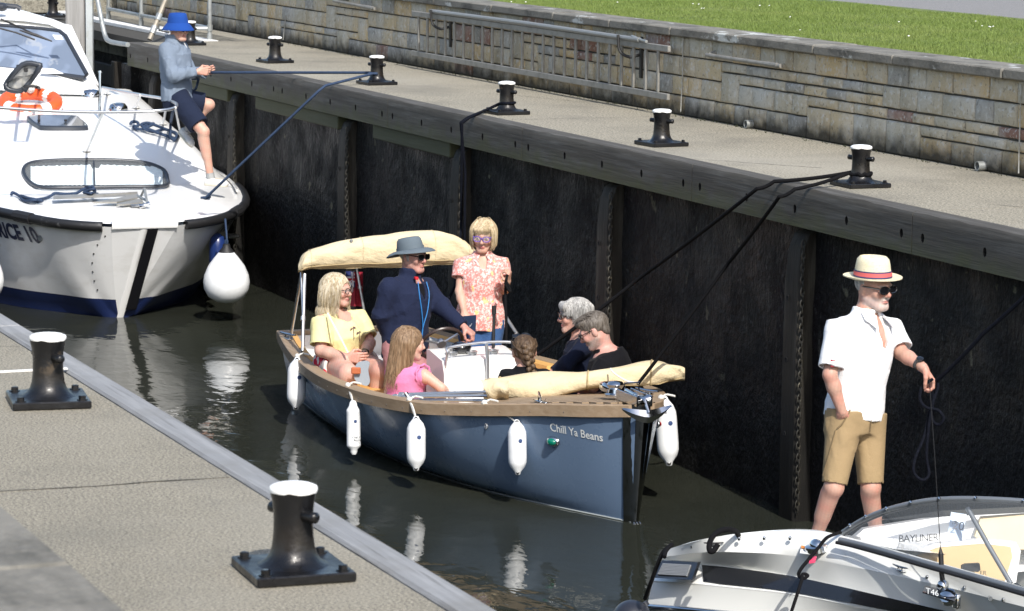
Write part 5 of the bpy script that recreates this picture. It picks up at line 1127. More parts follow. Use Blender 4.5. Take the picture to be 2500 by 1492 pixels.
# ================================================================== people: implicit surfaces meshed with surface nets
class Field:
    def __init__(s, lo, hi, h):
        s.lo = np.asarray(lo, float); s.h = h; s.n = np.ceil((np.asarray(hi)-s.lo)/h).astype(int)+1
        s.v = np.full(s.n, .2, np.float32)
    def sl(s, lo, hi, pad):
        a = np.clip(np.floor((lo-pad-s.lo)/s.h).astype(int), 0, s.n); b = np.clip(np.ceil((hi+pad-s.lo)/s.h).astype(int)+1, 0, s.n)
        if (b <= a).any(): return None, None
        ax = [s.lo[i]+s.h*np.arange(a[i], b[i]) for i in range(3)]
        P = np.stack(np.meshgrid(*ax, indexing='ij'), -1)
        return tuple(slice(a[i], b[i]) for i in range(3)), P
    def add(s, prim, k=.02):
        lo, hi, fn = prim; q, P = s.sl(lo, hi, .03+k)
        if q is None: return
        d = fn(P); a = s.v[q]
        if k > 0: hh = np.maximum(k-np.abs(a-d), 0)/k; s.v[q] = np.minimum(a, d)-hh*hh*k*.25
        else: s.v[q] = np.minimum(a, d)
    def sub(s, prim, k=.006):
        lo, hi, fn = prim; q, P = s.sl(lo, hi, .03+k)
        if q is None: return
        d = -fn(P); a = s.v[q]; hh = np.maximum(k-np.abs(a-d), 0)/k; s.v[q] = np.maximum(a, d)+hh*hh*k*.25
    def cut(s, p, n):
        """remove the half space on the side of n"""
        n = nrm(n); ax = [s.lo[i]+s.h*np.arange(s.n[i]) for i in range(3)]
        d = ((ax[0]-p[0])*n[0])[:, None, None]+((ax[1]-p[1])*n[1])[None, :, None]+((ax[2]-p[2])*n[2])[None, None, :]
        s.v = np.maximum(s.v, d.astype(np.float32))
    def mesh(s):
        v = s.v; ins = v < 0
        c = ins[:-1, :-1, :-1].astype(np.int8)
        for dx, dy, dz in ((1,0,0),(0,1,0),(1,1,0),(0,0,1),(1,0,1),(0,1,1),(1,1,1)):
            c = c+ins[dx:v.shape[0]-1+dx, dy:v.shape[1]-1+dy, dz:v.shape[2]-1+dz]
        act = (c > 0) & (c < 8); idx = -np.ones(act.shape, np.int64); ii = np.argwhere(act); idx[act] = np.arange(len(ii))
        acc = np.zeros((len(ii), 3)); cnt = np.zeros(len(ii))
        for axis in range(3):
            o = [a for a in range(3) if a != axis]
            for b0 in (0, 1):
                for b1 in (0, 1):
                    off = np.zeros(3, int); off[o[0]] = b0; off[o[1]] = b1; p = ii+off; q = p.copy(); q[:, axis] += 1
                    va = v[p[:, 0], p[:, 1], p[:, 2]]; vb = v[q[:, 0], q[:, 1], q[:, 2]]; m = (va < 0) != (vb < 0)
                    t = np.where(m, va/(va-vb+1e-12), 0); pos = p.astype(float); pos[:, axis] += t
                    acc[m] += pos[m]; cnt[m] += 1
        V_ = s.lo+s.h*acc/np.maximum(cnt, 1)[:, None]; F = []
        for axis in range(3):
            o = [a for a in range(3) if a != axis]; sh = list(v.shape); sl0 = [slice(None)]*3; sl1 = [slice(None)]*3
            sl0[axis] = slice(0, -1); sl1[axis] = slice(1, None)
            ch = ins[tuple(sl0)] != ins[tuple(sl1)]; e = np.argwhere(ch)
            e = e[(e[:, o[0]] > 0) & (e[:, o[1]] > 0) & (e[:, o[0]] < sh[o[0]]-1) & (e[:, o[1]] < sh[o[1]]-1)]
            def cell(d0, d1):
                q = e.copy(); q[:, o[0]] -= d0; q[:, o[1]] -= d1; return idx[q[:, 0], q[:, 1], q[:, 2]]
            f = np.stack([cell(1, 1), cell(0, 1), cell(0, 0), cell(1, 0)], 1); fl = ins[e[:, 0], e[:, 1], e[:, 2]]
            if axis == 1: fl = ~fl
            f[~fl] = f[~fl][:, ::-1]; F.append(f)
        F = np.concatenate(F); return V_, F[(F >= 0).all(1)]
def p_cap(a, b, ra, rb):
    a = np.asarray(a, float); b = np.asarray(b, float); r = max(ra, rb); ab = b-a; L2 = max(ab @ ab, 1e-9)
    def fn(P): t = np.clip(((P-a) @ ab)/L2, 0, 1); return np.linalg.norm(P-a-t[..., None]*ab, axis=-1)-(ra+(rb-ra)*t)
    return np.minimum(a, b)-r, np.maximum(a, b)+r, fn
def p_cone(a, b, ra, rb):
    a = np.asarray(a, float); b = np.asarray(b, float); r = max(ra, rb); ab = b-a; L2 = max(ab @ ab, 1e-9); Ln = math.sqrt(L2)
    def fn(P):
        t = ((P-a) @ ab)/L2; tc = np.clip(t, 0, 1); side = np.linalg.norm(P-a-t[..., None]*ab, axis=-1)-(ra+(rb-ra)*tc)
        return np.maximum(side, (np.abs(t-.5)-.5)*Ln)
    return np.minimum(a, b)-r, np.maximum(a, b)+r, fn
def p_ell(c, r, M=None):
    c = np.asarray(c, float); r = np.asarray(r, float); M = np.eye(3) if M is None else M; R_ = r.max()
    def fn(P): q = (P-c) @ M; k0 = np.linalg.norm(q/r, axis=-1); k1 = np.linalg.norm(q/(r*r), axis=-1)+1e-9; return k0*(k0-1)/k1
    return c-R_, c+R_, fn
def p_tube(o, M, zs, rx, ry, oy=None):
    """upright tube of elliptical section in frame M (right, forward, up) at o"""
    zs = np.array(zs); rx = np.array(rx); ry = np.array(ry); oy = np.zeros(len(zs)) if oy is None else np.array(oy); R_ = max(rx.max(), ry.max())+.03
    pts = np.array([o+M @ V(0, 0, z) for z in (zs[0], zs[-1])])
    def fn(P):
        q = (P-o) @ M; z = q[..., 2]; a = np.interp(z, zs, rx); b = np.interp(z, zs, ry); y = q[..., 1]-np.interp(z, zs, oy)
        k = np.sqrt((q[..., 0]/a)**2+(y/b)**2); d = (k-1)*np.minimum(a, b)
        return np.maximum(d, np.maximum(zs[0]-z, z-zs[-1]))
    return pts.min(0)-R_, pts.max(0)+R_, fn
def folds(Vv, F, amp, seed, fr=(32, 85)):
    """push a cloth surface in and out along its normals"""
    rg = np.random.default_rng(seed); n_ = vnorm(Vv, F); d = np.zeros(len(Vv))
    for i in range(7):
        k = rg.normal(size=3); k = k/np.linalg.norm(k)*rg.uniform(*fr); k[2] *= .55
        ph = Vv @ k+rg.uniform(0, 6)+1.5*np.sin(Vv @ (k[[1, 2, 0]]*.4)); d += (np.sin(ph) if i < 3 else 1-1.9*np.abs(np.sin(ph*.5))**.7)*rg.uniform(.5, 1)
    return Vv+n_*np.maximum(amp*d/2.5, -.35*amp)[:, None]
def vnorm(Vv, F):
    a, b, c, d = (Vv[F[:, i]] for i in range(4)); fn = np.cross(c-a, d-b); n_ = np.zeros_like(Vv)
    for i in range(4): np.add.at(n_, F[:, i], fn)
    return n_/(np.linalg.norm(n_, axis=1)[:, None]+1e-12)
def np_mesh(name, Vv, F, col=None):
    me = bpy.data.meshes.new(name); n_ = len(F); me.vertices.add(len(Vv)); me.vertices.foreach_set('co', Vv.astype(np.float32).reshape(-1)); me.loops.add(n_*4); me.loops.foreach_set('vertex_index', F.astype(np.int32).reshape(-1)); me.polygons.add(n_); me.polygons.foreach_set('loop_start', np.arange(0, n_*4, 4, dtype=np.int32)); me.update(calc_edges=True); me.polygons.foreach_set('use_smooth', np.ones(n_, bool))
    if col is not None:
        at_ = me.color_attributes.new('Col', 'FLOAT_COLOR', 'POINT'); c4 = np.ones((len(Vv), 4)); c4[:, :3] = col; at_.data.foreach_set('color', c4.reshape(-1).astype(np.float32))
    me.update(); return me
def mesh_ops(ops, h, pad=.03):
    """ops: ('+', prim, k) / ('-', prim, k) / ('|', point, normal)"""
    lo = np.min([o[1][0] for o in ops if o[0] == '+'], 0)-pad; hi = np.max([o[1][1] for o in ops if o[0] == '+'], 0)+pad
    fd = Field(lo, hi, h)
    for o in ops:
        if o[0] == '+': fd.add(o[1], o[2])
        elif o[0] == '-': fd.sub(o[1], o[2])
        else: fd.cut(o[1], o[2])
    return fd.mesh()

CR, CD, CF = RW[:, 0], RW[:, 1], RW[:, 2]
HR = nrm(V(CR[0], CR[1], 0)); HF = nrm(V(CF[0], CF[1], 0))        # level axes: to the right of the view, away from the viewer
def facing(psi): a = R(psi); return HR*math.sin(a)-HF*math.cos(a)  # 0 = towards the camera, 90 = to the right
def head_frame(psi, pitch=0, roll=0):
    f = facing(psi); u = V(0, 0, 1); r_ = np.cross(f, u); a = R(pitch); f2 = f*math.cos(a)-u*math.sin(a); u2 = np.cross(r_, f2)
    b = R(roll); r3 = r_*math.cos(b)+u2*math.sin(b); u3 = u2*math.cos(b)-r_*math.sin(b); return np.stack([r3, f2, u3], 1)
def head_ops(c, M, sc=1., fem=False):
    W_ = lambda x, y, z: c+M @ (V(x, y, z)*sc); e = lambda p, r: p_ell(W_(*p), V(*r)*sc, M); k = lambda a, b, ra, rb: p_cap(W_(*a), W_(*b), ra*sc, rb*sc)
    j = .9 if fem else 1.
    o = [('+', e((0, -.014, .028), (.076, .096, .087)), .01), ('+', e((0, .024, -.030), (.060*j, .068, .084)), .035), ('+', e((0, .066, -.098), (.024*j, .018, .016)), .03)]
    for s in (-1, 1):
        o += [('+', k((.054*s*j, -.005, -.05), (.02*s, .068, -.098), .017, .015), .03), ('+', k((0, .086, .020), (.042*s, .074, .018), .010, .009), .018), ('+', e((.040*s, .064, -.026), (.022, .022, .022)), .022)]
    for s in (-1, 1): o += [('-', e((.031*s, .100, .003), (.018, .014, .0115)), .012)]
    o += [('+', k((0, .086, .012), (0, .108, -.026), .0075, .0105), .011), ('+', k((0, .108, -.027), (0, .097, -.034), .011, .009), .006)]
    for s in (-1, 1):
        o += [('+', e((.011*s, .095, -.031), (.008, .010, .007)), .006), ('+', e((.077*s, -.012, -.008), (.009, .019, .031)), .008), ('+', e((.031*s, .082, .003), (.0125, .0125, .0125)), .004)]
    o += [('+', e((0, .086, -.0575), (.022, .010, .0052)), .005), ('+', e((0, .086, -.068), (.020, .0105, .0065)), .005), ('-', k((-.02, .096, -.0625), (.02, .096, -.0625), .0022, .0022), .002)]
    return o
def head_col(Vv, c, M, sc, skin, lip=(.42, .13, .11), stubble=None, brow=None):
    q = ((Vv-c) @ M)/sc; x, y, z = q.T; col = np.tile(np.array(skin), (len(Vv), 1)); fr = y > .03
    def mix(mask, c2): m = np.clip(mask, 0, 1)[:, None]; col[:] = col*(1-m)+np.array(c2)*m
    mix(.45*np.exp(-(((abs(x)-.042)/.02)**2+((z+.03)/.022)**2))*fr, (skin[0]*1.0, skin[1]*.68, skin[2]*.66)); mix(.4*np.exp(-((x/.014)**2+((z+.026)/.014)**2))*(y > .085), (skin[0], skin[1]*.68, skin[2]*.66))
    if stubble is not None: mix(.75*np.clip((-.035-z)/.02, 0, 1)*np.clip((y+.03)/.03, 0, 1)*(z > -.125), stubble); mix(.6*((abs(z+.046) < .008) & (abs(x) < .03) & (y > .07)), stubble)
    mix(.9*np.exp(-((x/.021)**4+((z+.063)/.0095)**4))*(y > .075), lip)
    if brow is not None: mix(.85*np.exp(-(((abs(x)-.032)/.018)**4+((z-.021-.05*(.03-abs(x)))/.0045)**2))*(y > .05), brow)
    er = np.sqrt((abs(x)-.031)**2+(z-.003)**2); mix((er < .0115)*(abs(z-.003) < .0062)*(y > .07), (.62, .58, .54)); mix((er < .0052)*(y > .07), (.05, .04, .035)); mix(.8*(abs(z-.0095) < .0022)*(abs(abs(x)-.031) < .0135)*(y > .06), (.12, .07, .06))
    return col
def hand_ops(w, d, n_, th, curl=.5, sc=1., spread=.0):
    d, n_ = nrm(d), nrm(n_); th = nrm(th-d*(th @ d)); n_ = nrm(n_-d*(n_ @ d)-th*(n_ @ th)); o = []; K = []
    for i, (off, pl, fl) in enumerate(((.030, .088, .074), (.0095, .092, .082), (-.0105, .088, .075), (-.029, .08, .058))):
        k = w+(d*pl+th*off)*sc; o.append(('+', p_cap(w+d*.01*sc+th*off*.55*sc, k, .0155*sc, .0125*sc), .012)); p = k; a = curl*.75+.06*i
        dd = nrm(d+th*(off*spread*6))
        for j, f in enumerate((.46, .31, .23)):
            q = p+(dd*math.cos(a)+n_*math.sin(a))*fl*f*sc; o.append(('+', p_cap(p, q, (.0092-.0008*j)*sc, (.0086-.0010*j)*sc), .003)); p = q; a += curl*.95
    t0 = w+(d*.028+th*.026+n_*.008)*sc; t1 = t0+nrm(d*.55+th*.62+n_*.45)*.036*sc; t2 = t1+nrm(d*.85+th*(.25-.4*curl)+n_*(.45+.3*curl))*.030*sc; t3 = t2+nrm(d*.9+th*(-.1-.5*curl)+n_*(.4+.3*curl))*.024*sc
    return o+[('+', p_cap(t0, t1, .0145*sc, .0115*sc), .012), ('+', p_cap(t1, t2, .0105*sc, .0095*sc), .005), ('+', p_cap(t2, t3, .0095*sc, .008*sc), .003)]

def skin_mat(i, tone=0): return mat('skin', (1, 1, 1), .5, attr='Col', spec=.35, sss=.12, bump=(260, .12, .002))
def cloth(name, c, c2=None, fine=240, rough=.9, layers=(), bs=.4, bsc=13):
    return mat(name, c, rough, spec=.15, layers=[(c2 or tuple(x*.8 for x in c), fine, .45, .65, .5, 2)]+list(layers), bump=(bsc, bs, .028, 6), sheen=.02)
class Person:
    """joints J: name -> (pixel x, pixel y, offset in depth) at base depth D"""
    def __init__(s, label, D, J, psi, head, skin=(.50, .285, .215), w=1., dp=1., arm=1., leg=1., hs=1., fem=False, base=None, body_psi=None, **hc):
        s.D = D; s.J = {k: at(v[0], v[1], D+(v[2] if len(v) > 2 else 0)) for k, v in J.items()}; j = s.J; s.sk = tuple(V(*skin)*V(.96, 1.07, 1.13)); s.w, s.dp, s.ar, s.lg, s.hs, s.fem = w, dp, arm, leg, hs, fem
        s.hM = head_frame(psi, *head); s.hc = j['head']; s.hcol = hc
        s.up = nrm(j['neck']-j['pelvis']); r_ = j['shR']-j['shL']; s.rt = nrm(r_-s.up*(r_ @ s.up)); s.fw = nrm(np.cross(s.up, s.rt)); s.M = np.stack([s.rt, s.fw, s.up], 1); s.Lt = np.linalg.norm(j['neck']-j['pelvis'])
        b = base if base is not None else V(j['pelvis'][0], j['pelvis'][1], WZ+.07)
        s.root = thing('person', label, 'person', b); s.bops = []; s.hops = []
    def torso(s, infl=0., z0=-.10, z1=1.0, belly=0.):
        L_ = s.Lt; w, d = s.w, s.dp
        fr = [-.22, -.1, .05, .28, .55, .75, .9, 1.0, 1.06]; rx = [.155, .168, .168, .148, .160, .168, .14, .075, .055]; ry = [.105, .115, .115, .108, .118, .115, .090, .065, .055]; oy = [0, 0, 0, .005+belly, .012+belly*.7, .01, 0, -.005, 0]
        if s.fem: rx = [.16, .172, .17, .138, .148, .152, .125, .068, .05]; ry = [.11, .12, .117, .102, .125, .115, .085, .06, .05]
        zs = [f*L_ for f in fr if z0-.001 <= f <= z1+.061]; k = [i for i, f in enumerate(fr) if z0-.001 <= f <= z1+.061]
        return p_tube(s.J['pelvis'], s.M, zs, [rx[i]*w+infl for i in k], [ry[i]*d+infl for i in k], [oy[i] for i in k])
    def body(s, hands=None, legs=True, arms='LR', hgrid=.0045):
        j = s.J; a = s.ar; o = [('+', s.torso(0), .02)]
        up = s.up
        for sd in 'LR':
            sh = j['sh'+sd]; o.append(('+', p_cap(j['neck']-up*.045, sh-up*.02, .045, .045*a), .05))
            if sd in arms:
                el, wr = j['el'+sd], j['wr'+sd]; o += [('+', p_cap(sh, el, .046*a, .037*a), .02), ('+', p_cap(el, el+(wr-el)*.35, .037*a, .039*a), .015), ('+', p_cap(el+(wr-el)*.3, wr, .038*a, .0255*a), .012)]
            if legs and 'kn'+sd in j:
                hp, kn, an = j.get('hip'+sd, j['pelvis']+s.rt*(.085 if sd == 'R' else -.085)*s.w-up*.03), j['kn'+sd], j['an'+sd]; l = s.lg
                cf = nrm(kn-an); kf = nrm(np.cross(s.rt, cf)); kf = kf if kf @ s.fw > 0 else -kf
                o += [('+', p_cap(hp, kn, .085*l, .056*l), .03), ('+', p_cap(kn, kn, .056*l, .056*l), .01), ('+', p_cap(kn, an, .05*l, .034*l), .02), ('+', p_cap(kn+(an-kn)*.15-kf*.022, kn+(an-kn)*.5-kf*.012, .045*l, .04*l), .03)]
                if 'to'+sd in j: o += [('+', p_cap(an, j['to'+sd], .036, .03), .02)]
        M_, c = s.hM, s.hc; s.neckops = [('+', p_cap(c+M_ @ V(0, -.028, -.05), j['neck']-up*.02, .055 if not s.fem else .046, .058 if not s.fem else .05), .025)]
        parts = []; Vb, Fb = mesh_ops(o+s.neckops, .0075); cb = np.tile(np.array(s.sk), (len(Vb), 1)); parts.append((Vb, Fb, cb))
        Vh, Fh = mesh_ops(head_ops(c, M_, s.hs, s.fem)+s.neckops, .0034); parts.append((Vh, Fh, head_col(Vh, c, M_, s.hs, s.sk, **s.hcol)))
        for sd, hd in (hands or {}).items():
            wr = j['wr'+sd]; el = j['el'+sd]; d = hd.get('d', nrm(wr-el))
            Vg, Fg = mesh_ops([('+', p_cap(wr+(el-wr)*.3, wr+d*.012, .029*a, .0235), .01)]+hand_ops(wr, d, hd['n'], hd['t'], hd.get('curl', .5), hd.get('sc', 1.)), .0034); parts.append((Vg, Fg, np.tile(np.array(s.sk)*V(1, .93, .92), (len(Vg), 1))))
        off = 0; VV, FF, CC = [], [], []
        for v_, f_, c_ in parts: VV.append(v_); FF.append(f_+off); CC.append(c_); off += len(v_)
        VV, FF, CC = map(np.concatenate, (VV, FF, CC)); rg = np.sin(VV @ V(210, 170, 90))*np.sin(VV @ V(60, -130, 150)); r2 = np.sin(VV @ V(35, -28, 41)+1)*np.sin(VV @ V(-22, 47, 31)); CC = CC*(1+.07*rg[:, None])*(1+r2[:, None]*V(.03, -.07, -.07))
        s.bodyo = part('body', np_mesh('body', VV, FF, CC), skin_mat(0), s.root); return s.bodyo
    def top(s, m, sleeves='short', frac=.62, loose=.02, hem=-.12, neck=.062, vee=None, collar=0., belly=0., amp=.0035, seed=1, name='shirt', grid=.0062, sl_r=.022, tilt=None, extra=(), ndrop=.06):
        j = s.J; a = s.ar; o = [('+', s.torso(loose, -.22, .9, belly), .02)]; up = s.up; so = []
        for sd in 'LR':
            sh = j['sh'+sd]; o.append(('+', p_cap(j['neck']-up*.05, sh-up*.02, .045+loose, .047*a+loose*.8), .05))
            if sleeves is None: continue
            el, wr = j['el'+sd], j['wr'+sd]
            if sleeves == 'short': e_ = sh+(el-sh)*frac; o.append(('+', p_cone(sh-(el-sh)*.1, e_, .052*a+loose*.7, .046*a+sl_r), .03)); so.append(('-', p_cone(e_-(e_-sh)*.12, e_+(e_-sh)*.2, .047*a+sl_r*.45, .041*a+sl_r*.5), .002))
            else:
                e_ = el+(wr-el)*frac; o += [('+', p_cap(sh, el, .052*a+loose*.7, .045*a+loose*.7), .03), ('+', p_cone(el-(wr-el)*.02, e_, .047*a+loose*.7, .034*a+loose*.55), .03)]
        if collar: o.append(('+', p_cone(j['neck']-up*.03, j['neck']+up*collar, neck+.018, neck+.010), .02))
        o += list(extra)+so
        o.append(('-', p_cone(j['neck']-up*ndrop, j['neck']+up*.15, neck*.9, neck+.004), .004))
        if vee: o.append(('-', p_ell(j['neck']+s.fw*vee[0]-up*vee[1], V(vee[2], .06, vee[3]), s.M), .006))
        hv = s.up if tilt is None else nrm(s.up+tilt); o.append(('|', j['pelvis']+s.up*hem*1.0, -hv))
        Vv, F = mesh_ops(o, grid); Vv = folds(Vv, F, amp, seed); s.tv = Vv; ob = part(name, np_mesh(name, Vv, F), m, s.root); s.topo = ob; return ob
    def legwear(s, m, name, ends=None, loose=.018, waist=.10, amp=.003, seed=3, grid=.0065, flare=.02):
        j = s.J; l = s.lg; o = [('+', s.torso(loose*.6, -.22, .28), .02)]; so = []
        for sd in 'LR':
            hp = j.get('hip'+sd, j['pelvis']+s.rt*(.085 if sd == 'R' else -.085)*s.w-s.up*.03); kn, an = j['kn'+sd], j['an'+sd]
            if ends is None: o += [('+', p_cap(hp, kn, .092*l+loose*.7, .062*l+loose), .03), ('+', p_cone(kn-(an-kn)*.02, an, .06*l+loose, .045*l+loose), .03)]
            else:
                e_ = hp+(kn-hp)*ends; o.append(('+', p_cone(hp-(kn-hp)*.12, e_, .09*l+loose, (.085+(.056-.085)*ends)*l+loose+flare), .04)); so.append(('-', p_cone(e_-(kn-hp)*.06, e_+(kn-hp)*.3, (.088-.03*ends)*l+loose*.3, (.084-.03*ends)*l+loose*.4), .002))
        o += so; o.append(('|', j['pelvis']+s.up*waist, s.up)); Vv, F = mesh_ops(o, grid); Vv = folds(Vv, F, amp, seed); ob = part(name, np_mesh(name, Vv, F), m, s.root); s.lego = ob; s.lv = Vv; return ob
    def shoe(s, sd, m, msole, toe, heel_drop=.075, up=None):
        an = s.J['an'+sd]; u = V(0, 0, 1) if up is None else nrm(up); d = nrm(toe-an-u*((toe-an) @ u)); h = an-u*heel_drop-d*.05; t = h+d*.245
        fm = np.stack([np.cross(d, u), d, u], 1)
        Vv, F = mesh_ops([('+', p_cap(h+u*.03+d*.03, h+u*.028+d*.2, .038, .040), .02), ('+', p_cap(h+u*.05+d*.02, an-u*.02, .036, .036), .03), ('+', p_ell(h+d*.205+u*.028, (.044, .05, .03), fm), .02), ('|', h+u*.004, -u)], .005); so = part('shoe', np_mesh('shoe', Vv, F), m, s.root)
        Vv, F = mesh_ops([('+', p_cap(h+u*.014+d*.02, h+u*.014+d*.205, .040, .046), .02), ('|', h+u*.022, u), ('|', h, -u)], .005); part('sole', np_mesh('sole', Vv, F), msole, so)
        if sd: mb = MB(); 
        for k in range(3): c = h+d*(.12+.03*k)+u*.072; part('lace', MB().tube([c-fm[:, 0]*.02, c+u*.004, c+fm[:, 0]*.02], .004, 5), msole, so)
        return so
    def H(s, x, y, z): return s.hc+s.hM @ (V(x, y, z)*s.hs)
    def glasses(s, rim, lens, w=.026, h=.019, thick=.003, z=.004, square=False, arms=True, top=False, lift=0.):
        if top: mk = lambda x, y, zz: s.H(x, .045-(zz)*.9*0+.012*0-.25*zz, .118+.6*zz*.0+zz*.5+y*.0)
        g = []; rims = []
        lens_mb = MB()
        for sd in (-1, 1):
            pts = []
            for t in np.arange(16)*2*math.pi/16:
                cx_, sz = math.cos(t), math.sin(t); p_ = .55 if square else .9; X = np.sign(cx_)*abs(cx_)**p_*w; Z = np.sign(sz)*abs(sz)**p_*h
                xx = sd*.034+X; yy = .109-.35*abs(xx)**1.0*.32-.003*0
                pts.append(s.H(xx, yy, z+Z+.15*h*sd*cx_*0) if not top else s.H(xx, .055+.02*sz-.1*abs(xx)*.3, .112+.012*sz-.1*abs(xx)))
            rims.append(pts); lens_mb.add(pts+[np.mean(pts, 0)+s.hM @ V(0, .003, 0)], [(i, (i+1) % 16, 16) for i in range(16)])
        go = part('glasses', MB().tube(rims[0], thick, 5, closed=True).tube(rims[1], thick, 5, closed=True), rim, s.root, smooth=60)
        part('lens', lens_mb, lens, go, fix=False, smooth=60); yb = .104 if not top else .057
        if not top:
            part('bridge', MB().tube([s.H(-.009, .107, z+.006), s.H(0, .110, z+.009), s.H(.009, .107, z+.006)], thick, 5), rim, go)
            for sd in (-1, 1): part('temple', MB().tube([s.H(sd*.06, .094, z+.008), s.H(sd*.074, .05, z+.010), s.H(sd*.081, -.005, z+.008), s.H(sd*.079, -.022, z-.006)], thick*1.1, 5), rim, go)
        else:
            for sd in (-1, 1): part('temple', MB().tube([s.H(sd*.06, .05, .107), s.H(sd*.085, .0, .06), s.H(sd*.087, -.02, .02)], thick*1.1, 5), rim, go)
        return go
    def hat(s, m, prof, brim, off=(0, 0, 0), tilt=0., oval=1.16, name='hat', dent=0.):
        """prof: crown [(radius, z)], brim: [(radius, z, droop)] in head space"""
        a = R(tilt); Rt = np.array([[1, 0, 0], [0, math.cos(a), -math.sin(a)], [0, math.sin(a), math.cos(a)]])
        def pt(r, z, t, dr=0.): 
            x, y = r*math.sin(t), r*oval*math.cos(t)-.012; zz = z-dr*abs(math.cos(t))+dent*max(0, z-.15)*14*(-math.exp(-(x/.022)**2))*(r < .062)
            return s.H(*(Rt @ V(x, y, zz)+V(*off)))
        T = np.arange(36)*2*math.pi/36; rs = [[pt(r, z, t) for t in T] for r, z in prof[::-1]]
        ho = part(name, MB().rings(rs, True, (True, False)), m, s.root, smooth=60)
        rb = [[pt(r, z, t, dr) for t in T] for r, z, dr in brim]; part('brim', MB().rings(rb+[[q-s.hM @ V(0, 0, .005) for q in r_] for r_ in rb[::-1]], True, (False, False)), m, ho, smooth=60)
        s.hatpt = pt; return ho
    def hair(s, m, ops, grid=.0045, amp=.002, name='hair', strands=(), seed=5):
        Vv, F = mesh_ops(ops, grid); q = (Vv-s.hc) @ s.hM; n_ = vnorm(Vv, F); an = np.arctan2(q[:, 0], q[:, 1]); rg = np.random.default_rng(seed); d = np.zeros(len(Vv))
        for f in (17, 29, 43, 61): d += np.sin(an*f+rg.uniform(0, 6)+6*q[:, 2]*rg.uniform(-3, 3))
        Vv = Vv+n_*(amp*d/2)[:, None]; ho = part(name, np_mesh(name, Vv, F), m, s.root)
        if len(strands):
            mb = MB()
            for p_, r_ in strands: mb.tube(smoothpath(p_, 4), [r_*(1-.75*i/(len(p_)*4-4)) for i in range((len(p_)-1)*4+1)], 4)
            tag(part('strands', mb, m, ho, smooth=60), kind='stuff')
        return ho
def hairmat(name, c, c2, c3):
    return mat(name, c, .5, spec=.3, layers=[(c2, (55, 55, 7), .42, .6, .8, 3), (c3, (140, 140, 12), .5, .64, .8, 2)], bump=((190, 190, 18), .7, .004, 2))
def HE(s, p, r): return ('+', p_ell(s.H(*p), V(*r)*s.hs, s.hM), .012)
def HC(s, a, b, ra, rb, k=.014): return ('+', p_cap(s.H(*a), s.H(*b), ra*s.hs, rb*s.hs), k)
def HS_(s, p, r, k=.008): return ('-', p_ell(s.H(*p), V(*r)*s.hs, s.hM), k)
m_sun = mat('sunglass_lens', (.008, .008, .01), .06, coat=1.); m_clr = mat('clear_lens', (.9, .92, .95), .03, alpha=.14, spec=.6)
m_blkf = mat('black_frame', (.01, .01, .011), .25, coat=.5); m_sole = mat('cream_sole', (.60, .56, .46), .7); m_wshoe = cloth('white_canvas', (.72, .71, .68), bs=.15)
RIGHT, AWAY, UP = HR, HF, V(0, 0, 1)
# ------------------------------------------------------------------ standing man at the helm, navy fleece, grey hat
p = Person('standing man in navy fleece and grey brimmed hat, left hand on the console rail', 22.35,
    dict(head=(1009, 624), neck=(1000, 673, .02), pelvis=(990, 838, .05), shR=(950, 703, -.13), shL=(1040, 700, .17), elR=(930, 768, -.10), wrR=(955, 832, .02), elL=(1079, 750, .06), wrL=(1132, 798, -.06),
         hipR=(973, 852, -.02), hipL=(1008, 852, .1), knR=(975, 960, -.1), knL=(1020, 960, .0), anR=(972, 1060, .0), anL=(1020, 1060, .08)),
    52, (4, 0), base=V(-20.75, 7.98, WZ+.07), skin=(.50, .245, .19), w=1.03, dp=1.05, brow=(.42, .38, .34))
p.body({'L': dict(d=nrm(RIGHT*.75-UP*.55-AWAY*.3), n=-UP*.6-RIGHT*.5, t=-AWAY*.8-UP*.2, curl=1.15), 'R': dict(n=AWAY, t=RIGHT, curl=.3)})
m_navy = cloth('navy_fleece', (.012, .017, .042), (.020, .027, .06), 300)
f0 = p.fw
p.top(m_navy, 'long', .97, .026, -.135, neck=.068, collar=.055, amp=.009, seed=4, name='fleece_jacket', vee=(.12, .06, .03, .13))
m_blkc = cloth('black_cotton', (.006, .006, .008))
Vv, F = mesh_ops([('+', p.torso(.008, -.1, .9), .02), ('+', p_cone(p.J['neck']-p.up*.04, p.J['neck']+p.up*.022, .078, .072), .02), ('-', p_cone(p.J['neck']-p.up*.03, p.J['neck']+p.up*.1, .060, .066), .004)], .007); part('polo_shirt', np_mesh('polo', Vv, F), m_blkc, p.root)
def chestpt(pp, x, z, out): L_ = pp.Lt; return pp.J['pelvis']+pp.M @ V(x, 0, z*L_)+pp.fw*out
m_zip = mat('blue_zip', (.02, .16, .42), .5)
for sx in (-1, 1): part('zip', MB().tube(smoothpath([chestpt(p, sx*.045+.0, .93, .125), chestpt(p, sx*.052, .75, .152), chestpt(p, sx*.030, .5, .165), chestpt(p, .0, .25, .158), chestpt(p, .0, -.05, .148)]), .0042, 6), m_zip, p.topo)
part('red_tab', MB().box(chestpt(p, .05, .98, .11), (.018, .012, .01), ch=.003), mat('red_tab', (.55, .01, .02), .6), p.topo)
p.legwear(cloth('faded_pink_cotton', (.42, .20, .20)), 'trousers', None, .03, .12)
m_ghat = cloth('grey_canvas_hat', (.115, .145, .17), bs=.12)
p.hat(m_ghat, [(.0905, .055), (.088, .075), (.085, .10), (.079, .128), (.068, .143), (.04, .148), (.01, .146)], [(.090, .058, 0), (.115, .054, .0), (.14, .048, .004), (.158, .042, .014), (.163, .040, .018)], tilt=16, off=(0, -.004, -.012))
